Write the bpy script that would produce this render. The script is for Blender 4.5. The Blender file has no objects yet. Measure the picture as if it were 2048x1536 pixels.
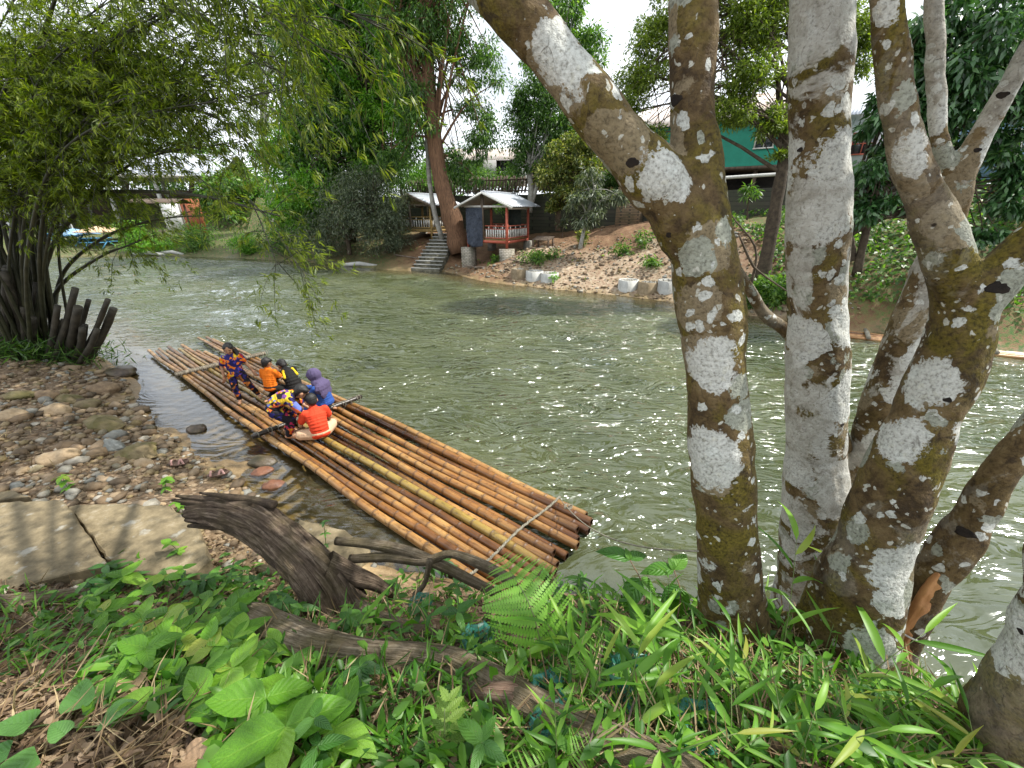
import bpy, bmesh, math, random
import numpy as np
from mathutils import Vector, Matrix, Euler
R = math.radians
scene = bpy.context.scene
col = scene.collection

# ------------------------------------------------------------ camera, sky, sun, exposure
EYE = 3.4                      # eye height above the water (water = z 0)
FPX = 800.0                    # focal length in photo pixels (2048 wide)
PITCH = math.atan(353 / 800.0)
cam = bpy.data.cameras.new('camera')
cam.sensor_width = 36.0
cam.lens = 36.0 * FPX / 2048.0
cam.clip_start = 0.05
cam.clip_end = 600
camo = bpy.data.objects.new('camera', cam)
col.objects.link(camo)
camo.location = (0, 0, EYE)
camo.rotation_euler = (math.pi / 2 - PITCH, 0, 0)
scene.camera = camo

SUN = Vector((0.80, 0.12, 1.15)).normalized()
SKY_STRENGTH = 0.062
world = bpy.data.worlds.new('World')
scene.world = world
world.use_nodes = True
wt = world.node_tree
wt.nodes.clear()
_out = wt.nodes.new('ShaderNodeOutputWorld')
_bg = wt.nodes.new('ShaderNodeBackground')
_bg.inputs[1].default_value = SKY_STRENGTH
_sky = wt.nodes.new('ShaderNodeTexSky')
_sky.sky_type = 'NISHITA'
_sky.sun_disc = False
_sky.sun_elevation = math.asin(SUN.z)
_sky.sun_rotation = math.atan2(SUN.x, SUN.y)
_sky.dust_density = 2.0
_tc = wt.nodes.new('ShaderNodeTexCoord')
_nz = wt.nodes.new('ShaderNodeTexNoise')
_nz.inputs['Scale'].default_value = 2.6
_nz.inputs['Detail'].default_value = 5
_rp = wt.nodes.new('ShaderNodeValToRGB')
_rp.color_ramp.elements[0].position = 0.20
_rp.color_ramp.elements[1].position = 0.48
_mx = wt.nodes.new('ShaderNodeMix')
_mx.data_type = 'RGBA'
_mx.inputs[7].default_value = (18.5, 19.4, 20.6, 1)       # sunlit cloud
wt.links.new(_tc.outputs['Generated'], _nz.inputs['Vector'])
wt.links.new(_nz.outputs['Fac'], _rp.inputs[0])
wt.links.new(_rp.outputs[0], _mx.inputs[0])
wt.links.new(_sky.outputs[0], _mx.inputs[6])
wt.links.new(_mx.outputs[2], _bg.inputs[0])
wt.links.new(_bg.outputs[0], _out.inputs[0])

sl = bpy.data.lights.new('sun', 'SUN')
sl.energy = 5.0
sl.angle = R(0.55)
sl.color = (1.0, 0.955, 0.87)
so = bpy.data.objects.new('sun', sl)
col.objects.link(so)
so.rotation_euler = SUN.to_track_quat('Z', 'Y').to_euler()
so.location = (10, 10, 30)

scene.view_settings.view_transform = 'Standard'
scene.view_settings.look = 'None'
scene.view_settings.exposure = 0.60
scene.view_settings.gamma = 1.0
scene.view_settings.use_curve_mapping = False
scene.cycles.max_bounces = 5
scene.cycles.diffuse_bounces = 3
scene.cycles.glossy_bounces = 2
scene.cycles.transparent_max_bounces = 6
scene.cycles.caustics_reflective = False
scene.cycles.caustics_refractive = False

# ------------------------------------------------------------ helpers: places
CP, SP = math.cos(PITCH), math.sin(PITCH)
def _ray(px, py):
    u = (px - 1024) / FPX
    v = (768 - py) / FPX
    return u, CP + v * SP, -SP + v * CP
def PZ(px, py, z=0.0):
    d = _ray(px, py)
    t = (z - EYE) / d[2]
    return Vector((d[0] * t, d[1] * t, z))
def PY(px, py, Y):
    d = _ray(px, py)
    t = Y / d[1]
    return Vector((d[0] * t, Y, EYE + d[2] * t))
def mpp(P):                     # metres per photo pixel at a place
    return (P[1] * CP - (P[2] - EYE) * SP) / FPX

rng = np.random.default_rng(7)
random.seed(7)

# ------------------------------------------------------------ helpers: numpy noise
_perm = np.random.default_rng(3).permutation(512)
_grad = np.random.default_rng(4).normal(size=(512, 2))
_grad /= np.linalg.norm(_grad, axis=1)[:, None]
def pn(x, y):
    x = np.asarray(x, float); y = np.asarray(y, float)
    xi = np.floor(x).astype(int); yi = np.floor(y).astype(int)
    xf = x - xi; yf = y - yi
    u = xf * xf * xf * (xf * (xf * 6 - 15) + 10); v = yf * yf * yf * (yf * (yf * 6 - 15) + 10)
    def g(ix, iy, dx, dy):
        h = _perm[(_perm[ix % 512] + iy) % 512]
        return _grad[h, 0] * dx + _grad[h, 1] * dy
    n00 = g(xi, yi, xf, yf); n10 = g(xi + 1, yi, xf - 1, yf)
    n01 = g(xi, yi + 1, xf, yf - 1); n11 = g(xi + 1, yi + 1, xf - 1, yf - 1)
    return (n00 * (1 - u) + n10 * u) * (1 - v) + (n01 * (1 - u) + n11 * u) * v
def fbm(x, y, o=4):
    s = 0; a = 1.0
    for i in range(o):
        s = s + a * pn(x * 2 ** i + 17.3 * i, y * 2 ** i - 9.1 * i); a *= 0.5
    return s

# ------------------------------------------------------------ helpers: objects
def link(name, me, parent=None, mat=None, smooth=False):
    o = bpy.data.objects.new(name, me)
    col.objects.link(o)
    if parent is not None: o.parent = parent
    if mat is not None and not me.materials: me.materials.append(mat)
    if smooth: me.polygons.foreach_set('use_smooth', [True] * len(me.polygons))
    return o
def tag(o, label=None, cat=None, group=None, kind=None):
    if label: o['label'] = label
    if cat: o['category'] = cat
    if group: o['group'] = group
    if kind: o['kind'] = kind
    return o
def thing(name, label, cat, loc=(0, 0, 0), rz=0.0, group=None):
    o = bpy.data.objects.new(name, None)
    o.empty_display_size = 0.1
    col.objects.link(o)
    o.location = loc
    o.rotation_euler = (0, 0, rz)
    return tag(o, label, cat, group)
def child(o, data, name, loc=(0, 0, 0), rot=(0, 0, 0), sc=(1, 1, 1)):
    c = bpy.data.objects.new(name, data)
    col.objects.link(c)
    c.parent = o; c.location = loc; c.rotation_euler = rot; c.scale = sc
    return c
def copy_tree(o, parent=None):
    c = o.copy(); col.objects.link(c)
    c.parent = parent
    for ch in o.children: copy_tree(ch, c)
    return c
def npmesh(name, V, F, mat=None, smooth=False, attr=None, uv=None):
    """mesh from an (N,3) array and an (M,k) face array (or a list of such arrays)"""
    V = np.asarray([tuple(q) for q in V] if isinstance(V, list) else V, np.float32)
    if isinstance(F, list) and isinstance(F[0], tuple): F = np.array(F)
    Fs = [np.asarray(f, np.int32) for f in (F if isinstance(F, list) else [F]) if len(f)]
    me = bpy.data.meshes.new(name)
    me.vertices.add(len(V)); me.vertices.foreach_set('co', V.ravel())
    loops = np.concatenate([f.ravel() for f in Fs])
    sizes = np.concatenate([np.full(len(f), f.shape[1], np.int32) for f in Fs])
    starts = np.concatenate([[0], np.cumsum(sizes)[:-1]]).astype(np.int32)
    me.loops.add(len(loops)); me.loops.foreach_set('vertex_index', loops)
    me.polygons.add(len(sizes))
    me.polygons.foreach_set('loop_start', starts)
    me.polygons.foreach_set('loop_total', sizes)
    if smooth: me.polygons.foreach_set('use_smooth', np.ones(len(sizes), bool))
    if attr:
        for k, a in attr.items():
            at = me.attributes.new(k, 'FLOAT', 'POINT')
            at.data.foreach_set('value', np.asarray(a, np.float32))
    if uv is not None:
        ul = me.uv_layers.new(name='UVMap')
        ul.data.foreach_set('uv', np.asarray(uv, np.float32)[loops].ravel())
    me.update(calc_edges=True)
    if mat: me.materials.append(mat)
    return me

class MB:
    """collects plain shapes that make up ONE part"""
    def __init__(s): s.v = []; s.f3 = []; s.f4 = []; s.n = 0
    def add(s, V, F):
        V = np.asarray(V, float); F = np.asarray(F, int) + s.n
        s.v.append(V); s.n += len(V)
        (s.f4 if F.shape[1] == 4 else s.f3).append(F)
        return s
    def box(s, c, size, rot=None):
        x, y, z = [k / 2 for k in size]
        V = np.array([(-x, -y, -z), (x, -y, -z), (x, y, -z), (-x, y, -z), (-x, -y, z), (x, -y, z), (x, y, z), (-x, y, z)])
        if rot is not None: V = V @ np.array(Euler(rot).to_matrix()).T
        return s.add(V + np.array(c), [(0, 3, 2, 1), (4, 5, 6, 7), (0, 1, 5, 4), (1, 2, 6, 5), (2, 3, 7, 6), (3, 0, 4, 7)])
    def bar(s, a, b, w, h=None):
        a = Vector(a); b = Vector(b); h = h or w; d = b - a; L = d.length
        q = d.to_track_quat('X', 'Z').to_matrix()
        x, y, z = L / 2, w / 2, h / 2
        V = np.array([(-x, -y, -z), (x, -y, -z), (x, y, -z), (-x, y, -z), (-x, -y, z), (x, -y, z), (x, y, z), (-x, y, z)]) @ np.array(q).T
        return s.add(V + np.array((a + b) / 2), [(0, 3, 2, 1), (4, 5, 6, 7), (0, 1, 5, 4), (1, 2, 6, 5), (2, 3, 7, 6), (3, 0, 4, 7)])
    def tube(s, P, r, sides=8, caps=True, wob=0.0, flat=1.0):
        P = np.asarray([tuple(p) for p in P], float); n = len(P)
        r = np.broadcast_to(np.asarray(r, float), (n,))
        T = np.gradient(P, axis=0); T /= np.linalg.norm(T, axis=1)[:, None] + 1e-9
        up = np.array((0, 0, 1.0)) if abs(T[0, 2]) < 0.9 else np.array((1.0, 0, 0))
        A = np.cross(T[0], up); A /= np.linalg.norm(A)
        V = []
        an = np.arange(sides) / sides * 2 * math.pi
        for i in range(n):
            A = A - T[i] * A.dot(T[i]); A /= np.linalg.norm(A) + 1e-9
            B = np.cross(T[i], A)
            rr = r[i] * (1 + wob * rng.normal(size=sides)) if wob else r[i]
            V.append(P[i] + (np.cos(an) * rr)[:, None] * A + (np.sin(an) * rr * flat)[:, None] * B)
        V = np.concatenate(V)
        i = np.arange(n - 1)[:, None] * sides; j = np.arange(sides)[None, :]
        k = (j + 1) % sides
        F = np.stack([i + j, i + k, i + sides + k, i + sides + j], -1).reshape(-1, 4)
        base = s.n
        s.add(V, F)
        if caps:
            V2 = np.array([P[0], P[-1]])
            a = np.arange(sides); b = (a + 1) % sides
            o = (n - 1) * sides
            s.v.append(V2); s.n += 2
            m = base + n * sides
            s.f3.append(np.stack([np.full(sides, m), base + b, base + a], -1))
            s.f3.append(np.stack([np.full(sides, m + 1), base + o + a, base + o + b], -1))
        return s
    def ball(s, c, r, seg=10, rot=None):
        r = np.broadcast_to(np.asarray(r, float), (3,))
        ring = seg // 2
        th = np.linspace(0, math.pi, ring + 1)[1:-1]; ph = np.arange(seg) / seg * 2 * math.pi
        V = np.array([(math.sin(t) * math.cos(p), math.sin(t) * math.sin(p), math.cos(t)) for t in th for p in ph] + [(0, 0, 1), (0, 0, -1)]) * r
        if rot is not None: V = V @ np.array(Euler(rot).to_matrix() if not isinstance(rot, Matrix) else rot).T
        m = len(th); F = []; T = []
        for i in range(m - 1):
            for j in range(seg): F.append((i * seg + j, (i + 1) * seg + j, (i + 1) * seg + (j + 1) % seg, i * seg + (j + 1) % seg))
        for j in range(seg):
            T.append((m * seg, j, (j + 1) % seg)); T.append((m * seg + 1, (m - 1) * seg + (j + 1) % seg, (m - 1) * seg + j))
        b = s.n
        s.add(V + np.array(c), F)
        s.f3.append(np.array(T) + b)
        return s
    def mesh(s, name, mat=None, smooth=False):
        F = []
        if s.f4: F.append(np.concatenate(s.f4))
        if s.f3: F.append(np.concatenate(s.f3))
        return npmesh(name, np.concatenate(s.v), F, mat, smooth)
    def build(s, name, mat, parent=None, smooth=False):
        return link(name, s.mesh(name, mat, smooth), parent)

def remesh(mb, name, voxel, mat, parent=None, smooth_it=3, factor=0.5):
    """melt overlapping shapes into one continuous surface"""
    me = mb.mesh(name + '_tmp')
    o = bpy.data.objects.new(name + '_tmp', me); col.objects.link(o)
    m = o.modifiers.new('r', 'REMESH'); m.mode = 'VOXEL'; m.voxel_size = voxel; m.use_smooth_shade = True
    if smooth_it:
        sm = o.modifiers.new('s', 'SMOOTH'); sm.factor = factor; sm.iterations = smooth_it
    dg = bpy.context.evaluated_depsgraph_get()
    dg.update()
    me2 = bpy.data.meshes.new_from_object(o.evaluated_get(dg))
    me2.name = name
    bpy.data.objects.remove(o); bpy.data.meshes.remove(me)
    me2.polygons.foreach_set('use_smooth', [True] * len(me2.polygons))
    me2.materials.clear(); me2.materials.append(mat)
    return link(name, me2, parent)

def spline(pts, n):
    """smooth path through points (each a tuple of any length)"""
    P = np.array([tuple(p) for p in pts], float)
    if len(P) == 2:
        t = np.linspace(0, 1, n)[:, None]; return P[0] * (1 - t) + P[1] * t
    Q = np.vstack([2 * P[0] - P[1], P, 2 * P[-1] - P[-2]])
    out = []
    for t in np.linspace(0, len(P) - 1 - 1e-6, n):
        i = int(t); f = t - i
        a, b, c, d = Q[i], Q[i + 1], Q[i + 2], Q[i + 3]
        out.append(0.5 * (2 * b + (c - a) * f + (2 * a - 5 * b + 4 * c - d) * f * f + (3 * b - a - 3 * c + d) * f ** 3))
    return np.array(out)

# ------------------------------------------------------------ helpers: materials
class NT:
    def __init__(s, name):
        s.m = bpy.data.materials.new(name); s.m.use_nodes = True
        s.t = s.m.node_tree; s.t.nodes.clear()
        s.out = s.t.nodes.new('ShaderNodeOutputMaterial')
        s._tc = None
    def n(s, typ, ins=None, **props):
        nd = s.t.nodes.new('ShaderNode' + typ)
        for k, v in props.items(): setattr(nd, k, v)
        for k, v in (ins or {}).items(): s.put(nd.inputs[k], v)
        return nd
    def put(s, sock, v):
        if isinstance(v, bpy.types.NodeSocket): s.t.links.new(v, sock)
        elif isinstance(v, bpy.types.Node): s.t.links.new(v.outputs[0], sock)
        else:
            if sock.type == 'RGBA' and len(v) == 3: v = (*v, 1)
            sock.default_value = v
    def co(s, which='Object'):
        if s._tc is None: s._tc = s.n('TexCoord')
        return s._tc.outputs[which]
    def pos(s): return s.n('NewGeometry').outputs['Position']
    def map(s, vec, scale=(1, 1, 1), loc=(0, 0, 0), rot=(0, 0, 0)):
        return s.n('Mapping', {'Vector': vec, 'Scale': scale, 'Location': loc, 'Rotation': rot}).outputs[0]
    def noise(s, vec, scale, detail=4, rough=0.55, dist=0.0):
        return s.n('TexNoise', {'Vector': vec, 'Scale': scale, 'Detail': detail, 'Roughness': rough, 'Distortion': dist}).outputs['Fac']
    def ncol(s, vec, scale, detail=3):
        return s.n('TexNoise', {'Vector': vec, 'Scale': scale, 'Detail': detail}).outputs['Color']
    def vor(s, vec, scale, feature='F1', rnd=1.0):
        return s.n('TexVoronoi', {'Vector': vec, 'Scale': scale, 'Randomness': rnd}, feature=feature)
    def math(s, op, a, b=0.0, c=None, clamp=False):
        nd = s.n('Math', operation=op, use_clamp=clamp)
        s.put(nd.inputs[0], a); s.put(nd.inputs[1], b)
        if c is not None: s.put(nd.inputs[2], c)
        return nd.outputs[0]
    def ramp(s, fac, stops, interp='LINEAR'):
        nd = s.n('ValToRGB'); cr = nd.color_ramp; cr.interpolation = interp
        while len(cr.elements) < len(stops): cr.elements.new(0.5)
        for e, (p, c) in zip(cr.elements, stops):
            e.position = p
            e.color = (c, c, c, 1) if isinstance(c, (int, float)) else (*c, 1)
        s.put(nd.inputs[0], fac)
        return nd.outputs[0]
    def mix(s, fac, a, b, blend='MIX'):
        nd = s.n('Mix', data_type='RGBA', blend_type=blend)
        s.put(nd.inputs[0], fac); s.put(nd.inputs[6], a); s.put(nd.inputs[7], b)
        return nd.outputs[2]
    def attr(s, name): return s.n('Attribute', attribute_name=name).outputs['Fac']
    def rand(s): return s.n('ObjectInfo').outputs['Random']
    def warp(s, vec, scale, amt, detail=3):
        c = s.n('VectorMath', {0: s.ncol(vec, scale, detail), 1: (0.5, 0.5, 0.5)}, operation='SUBTRACT').outputs[0]
        c = s.n('VectorMath', {0: c, 'Scale': amt}, operation='SCALE').outputs[0]
        return s.n('VectorMath', {0: vec, 1: c}, operation='ADD').outputs[0]
    def bump(s, h, dist=0.01, strength=1.0, normal=None):
        ins = {'Height': h, 'Distance': dist, 'Strength': strength}
        if normal is not None: ins['Normal'] = normal
        return s.n('Bump', ins).outputs[0]
    def pbsdf(s, base, rough=0.7, normal=None, spec=0.5, **kw):
        ins = {'Base Color': base, 'Roughness': rough, 'Specular IOR Level': spec}
        if normal is not None: ins['Normal'] = normal
        for k, v in kw.items(): ins[k.replace('_', ' ')] = v
        return s.n('BsdfPrincipled', ins).outputs[0]
    def done(s, sh):
        s.t.links.new(sh, s.out.inputs[0]); return s.m

def m_simple(name, c1, c2, scale=8, rough=0.7, bump=0.003, spec=0.4, coord='Object', stretch=(1, 1, 1), rnd=0.25):
    t = NT(name); v = t.map(t.co(coord), stretch)
    n = t.noise(v, scale, 6, 0.62)
    c = t.mix(t.ramp(n, [(0.32, 0.0), (0.68, 1.0)]), c1, c2)
    k = t.math('MULTIPLY_ADD', t.rand(), rnd, 1 - rnd / 2)
    c = t.mix(1.0, c, t.n('CombineXYZ', {0: k, 1: k, 2: k}).outputs[0], 'MULTIPLY')
    return t.done(t.pbsdf(c, rough, t.bump(t.noise(v, scale * 3, 5), bump) if bump else None, spec))

def m_leaf(name, dark, mid, light, rough=0.42, trans=0.45, use_attr=True, veins=False, yellow=None, spec=0.45):
    """leaf: diffuse, translucent and a waxy sheen; every leaf has its own tone"""
    t = NT(name)
    r = t.attr('v') if use_attr else t.rand()
    stops = [(0.0, dark), (0.5, mid), (0.95, light)]
    if yellow: stops = [(0.0, dark), (0.45, mid), (0.86, light), (1.0, yellow)]
    c = t.ramp(r, stops)
    nrm = None
    if veins:
        uv = t.n('UVMap').outputs[0]
        sx = t.n('SeparateXYZ', {0: uv})
        au = t.math('ABSOLUTE', t.math('SUBTRACT', sx.outputs[0], 0.5))
        mid_ = t.ramp(au, [(0.0, 1.0), (0.035, 0.0)])
        side = t.math('SINE', t.math('MULTIPLY', t.math('SUBTRACT', sx.outputs[1], t.math('MULTIPLY', au, 0.55)), 46.0))
        sv = t.ramp(side, [(0.86, 0.0), (1.0, 0.35)])
        vv = t.math('MAXIMUM', mid_, sv)
        c = t.mix(t.math('MULTIPLY', vv, 0.45), c, light)
        blot = t.ramp(t.noise(t.co('Object'), 55, 4), [(0.35, 0.78), (0.65, 1.12)])
        c = t.mix(1.0, c, blot, 'MULTIPLY')
        nrm = t.bump(t.math('ADD', side, t.math('MULTIPLY', mid_, -2.0)), 0.0007 if veins is True else veins, 0.8)
    p = t.pbsdf(c, rough, nrm, spec)
    tr = t.n('BsdfTranslucent', {'Color': t.mix(1.0, c, (1.35, 1.5, 0.55, 1), 'MULTIPLY')})
    if nrm is not None: t.put(tr.inputs['Normal'], nrm)
    return t.done(t.n('MixShader', {0: trans, 1: p, 2: tr.outputs[0]}).outputs[0])

def leaf_cloud7(pos, axis, nrm, L, W, curl, fold):
    """leaves with a folded midrib and a curl: 7 points, 4 faces"""
    n = len(pos)
    axis = axis / (np.linalg.norm(axis, axis=1)[:, None] + 1e-9)
    side = np.cross(axis, nrm); side /= np.linalg.norm(side, axis=1)[:, None] + 1e-9
    up = np.cross(side, axis)
    L = np.broadcast_to(L, (n,))[:, None]; W = np.broadcast_to(W, (n,))[:, None]
    curl = np.broadcast_to(curl, (n,))[:, None]; fold = np.broadcast_to(fold, (n,))[:, None]
    pt = lambda t, s, k: pos + axis * L * t + side * W * s + up * (W * abs(s) * fold * 2 - L * curl * t * t)
    V = np.stack([pt(0, 0, 0), pt(.5, 0, 0), pt(1, 0, 0), pt(.28, .42, 0), pt(.66, .46, 0), pt(.28, -.42, 0), pt(.66, -.46, 0)], 1).reshape(-1, 3)
    b = (np.arange(n) * 7)[:, None]
    F4 = np.concatenate([b + np.array([[0, 1, 4, 3]]), b + np.array([[0, 5, 6, 1]])])
    F3 = np.concatenate([b + np.array([[1, 2, 4]]), b + np.array([[1, 6, 2]])])
    return V, [F4, F3]

def leaf_cloud(pos, axis, nrm, L, W):
    """diamond leaves: base, side, tip, side"""
    n = len(pos)
    axis = axis / (np.linalg.norm(axis, axis=1)[:, None] + 1e-9)
    side = np.cross(axis, nrm); side /= np.linalg.norm(side, axis=1)[:, None] + 1e-9
    up = np.cross(side, axis)
    L = np.broadcast_to(L, (n,))[:, None]; W = np.broadcast_to(W, (n,))[:, None]
    m = pos + axis * L * 0.42
    V = np.stack([pos, m + side * W * 0.5 + up * W * 0.12, pos + axis * L - up * L * 0.08, m - side * W * 0.5 + up * W * 0.12], 1).reshape(-1, 3)
    F = np.arange(n * 4).reshape(-1, 4)
    return V, F
# ------------------------------------------------------------ materials of the setting
def m_ground():
    t = NT('ground'); P = t.pos()
    n1 = t.noise(P, 1.7, 3, 0.6); n2 = t.noise(P, 9, 4, 0.65); n3 = t.noise(P, 46, 3, 0.6)
    soil = t.ramp(t.math('ADD', t.math('MULTIPLY', n2, 0.6), t.math('MULTIPLY', n3, 0.4)),
                  [(0.30, (0.035, 0.022, 0.013)), (0.48, (0.105, 0.065, 0.038)), (0.62, (0.19, 0.125, 0.075)), (0.78, (0.28, 0.20, 0.13))])
    litter = t.ramp(t.vor(t.warp(P, 6, 0.12), 17).outputs['Color'], [(0.1, (0.06, 0.035, 0.02)), (0.45, (0.16, 0.095, 0.05)), (0.7, (0.27, 0.18, 0.105)), (0.95, (0.40, 0.31, 0.22))])
    soil = t.mix(t.ramp(n1, [(0.38, 0.15), (0.62, 0.75)]), soil, litter)
    pv = t.vor(t.warp(P, 12, 0.03), 24)
    peb = t.ramp(pv.outputs['Color'], [(0.05, (0.07, 0.045, 0.026)), (0.35, (0.16, 0.105, 0.06)), (0.6, (0.24, 0.175, 0.11)), (0.85, (0.34, 0.26, 0.18)), (1.0, (0.19, 0.17, 0.14))])
    peb = t.mix(t.ramp(pv.outputs['Distance'], [(0.45, 0.0), (0.75, 0.8)]), peb, (0.05, 0.035, 0.022))
    grav = t.mix(t.ramp(n2, [(0.42, 0.0), (0.6, 0.55)]), peb, (0.16, 0.105, 0.062))
    sand = t.ramp(n2, [(0.3, (0.30, 0.205, 0.10)), (0.7, (0.46, 0.34, 0.19))])
    fargr = t.ramp(t.math('ADD', t.math('MULTIPLY', n2, 0.55), t.math('MULTIPLY', t.vor(P, 7).outputs['Distance'], 0.45)),
                   [(0.25, (0.17, 0.10, 0.065)), (0.5, (0.34, 0.24, 0.17)), (0.7, (0.46, 0.37, 0.28))])
    clay = t.ramp(t.math('ADD', t.math('MULTIPLY', n1, 0.5), t.math('MULTIPLY', n2, 0.5)), [(0.35, (0.075, 0.035, 0.02)), (0.5, (0.19, 0.095, 0.055)), (0.65, (0.30, 0.175, 0.105))])
    moss = t.ramp(n3, [(0.3, (0.02, 0.05, 0.01)), (0.7, (0.07, 0.14, 0.03))])
    c = soil
    c = t.mix(t.attr('gravel'), c, grav)
    c = t.mix(t.attr('clay'), c, clay)
    c = t.mix(t.attr('fargravel'), c, fargr)
    c = t.mix(t.attr('sand'), c, sand)
    c = t.mix(t.math('MULTIPLY', t.attr('moss'), t.ramp(n2, [(0.35, 0.0), (0.6, 1.0)])), c, moss)
    wet = t.attr('wet')
    c = t.mix(wet, c, t.mix(1.0, c, (0.42, 0.40, 0.37, 1), 'MULTIPLY'))
    rough = t.math('MULTIPLY_ADD', wet, -0.55, 0.9)
    return t.done(t.pbsdf(c, rough, t.bump(n3, 0.02, 0.9), 0.35))

def m_water():
    t = NT('river_water'); P = t.pos()
    ca = math.atan2(-0.58, 0.82)
    q = t.map(P, (0.55, 1.5, 1), (0, 0, 0), (0, 0, -ca))
    q = t.warp(q, 0.9, 0.9, 2)
    h1 = t.noise(q, 1.45, 2.6, 0.48, 2.8)
    calm = t.attr('calm')
    h = h1
    nb = t.bump(h, 0.46, t.math('MULTIPLY', t.math('MULTIPLY_ADD', calm, -0.86, 0.95), t.ramp(t.noise(t.map(P, (.45, .45, 1)), .9, 2, .5, .8), [(.36, .38), (.62, 1.0)])))
    murk = t.mix(t.ramp(t.noise(t.map(P, (0.3, 0.3, 1)), 1.2, 3), [(0.35, 0.0), (0.65, 1.0)]), (0.046, 0.056, 0.024), (0.072, 0.082, 0.036))
    murk = t.mix(t.attr('mud'), murk, (0.125, 0.098, 0.046))
    body = t.n('BsdfDiffuse', {'Color': murk, 'Roughness': 0.0}).outputs[0]
    clear = t.n('BsdfTransparent', {'Color': (0.72, 0.70, 0.52, 1)}).outputs[0]
    below = t.n('MixShader', {0: t.attr('murk'), 1: clear, 2: body}).outputs[0]
    gl = t.n('BsdfGlossy', {'Color': (0.92, 0.96, 1, 1), 'Roughness': 0.085, 'Normal': nb}).outputs[0]
    fr = t.n('Fresnel', {'IOR': 1.7, 'Normal': nb}).outputs[0]
    return t.done(t.n('MixShader', {0: fr, 1: below, 2: gl}).outputs[0])

# ------------------------------------------------------------ terrain: one sheet through measured heights
CT = []
def cpx(px, py, z): p = PZ(px, py, z); CT.append((p.x, p.y, z))
def cpy(px, py, Y): p = PY(px, py, Y); CT.append(tuple(p))
def cw(x, y, z): CT.append((x, y, z))
# near bank
NEAR_SHORE = [(-24, 17), (-18, 13.6), (-14.0, 11.7), (-11.4, 10.0), (-8.95, 8.5), (-7.1, 6.7), (-6.1, 5.95), (-4.75, 5.05), (-3.7, 4.4), (-2.7, 3.7),
              (-1.9, 3.25), (-0.9, 2.95), (0.0, 2.75), (1.0, 2.62), (1.9, 2.42), (2.55, 2.05), (2.85, 1.6), (3.0, 1.1), (3.3, 0.3), (3.9, -1.5), (5, -5)]
for x, y in NEAR_SHORE: cw(x, y, 0.0)
for x, y, z in [(-14, 10.6, .45), (-11.5, 8.6, .42), (-9.2, 7.2, .32), (-7.6, 5.6, .30), (-6.2, 4.9, .28), (-5, 4.1, .26), (-3.9, 3.6, .22), (-2.8, 3.1, .16),
                (-18, 11.5, .7), (-15, 7, .9), (-10, 5, .7), (-8, 3.4, .75), (-6, 3.0, .5), (-12, 2, 1.5), (-9, 1, 1.7), (-6, 1.6, 1.25), (-4.2, 2.6, .42), (-3.4, 2.4, .45),
                (-2.5, 2.45, .38), (-1.7, 2.35, .42), (-1.0, 2.2, .55), (-3.6, 1.7, .95), (-2.6, 1.75, .85), (-1.9, 1.7, 1.0), (-1.2, 1.6, 1.1), (-.5, 1.65, 1.1), (0, 1.6, 1.15),
                (.6, 1.65, 1.12), (1.2, 1.6, 1.1), (1.8, 1.5, 1.1), (2.2, 1.3, 1.05), (2.4, .9, 1.1), (.7, 2.05, .75), (1.4, 2.0, .75), (2.05, 1.85, .65), (-.2, 2.1, .7), (-.9, 2.55, .25), (.2, 2.4, .35),
                (-2.2, 1.1, 1.4), (-1.4, 1.05, 1.5), (-.6, 1.1, 1.48), (.2, 1.1, 1.5), (.9, 1.1, 1.45), (1.5, 1.0, 1.4), (2.0, .7, 1.35), (-3, .9, 1.5), (-1, .5, 1.8), (0, .5, 1.82), (1, .5, 1.78),
                (1.8, .2, 1.7), (0, -1, 1.95), (-5, 0, 1.85), (-10, -2, 2.0), (2, -3, 1.9), (0, -5, 2.0), (-20, 4, 1.8), (-22, 8, 1.6), (-20, -5, 2), (-30, 8, 2.2), (-30, -5, 2.2)]: cw(x, y, z)
# river bed
for i, (x, y) in enumerate(NEAR_SHORE):
    if -2.7 <= x <= 5: cw(x + .35, y + .55, -.45); cw(x + 1.2, y + 1.6, -.9)
    elif -8 < x < -2.7: cw(x + .55, y + .75, -.06); cw(x + 1.2, y + 1.6, -.20); cw(x + 2.6, y + 3.4, -.8)
    else: cw(x + .5, y + .7, -.22); cw(x + 2, y + 2.6, -.7)
for x, y in [(-10, 18), (-4, 15), (2, 11), (6, 7), (9, 4), (12, 2), (15, -3), (-20, 24), (-30, 27), (-40, 24), (-60, 20)]: cw(x, y, -1.1)
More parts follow.
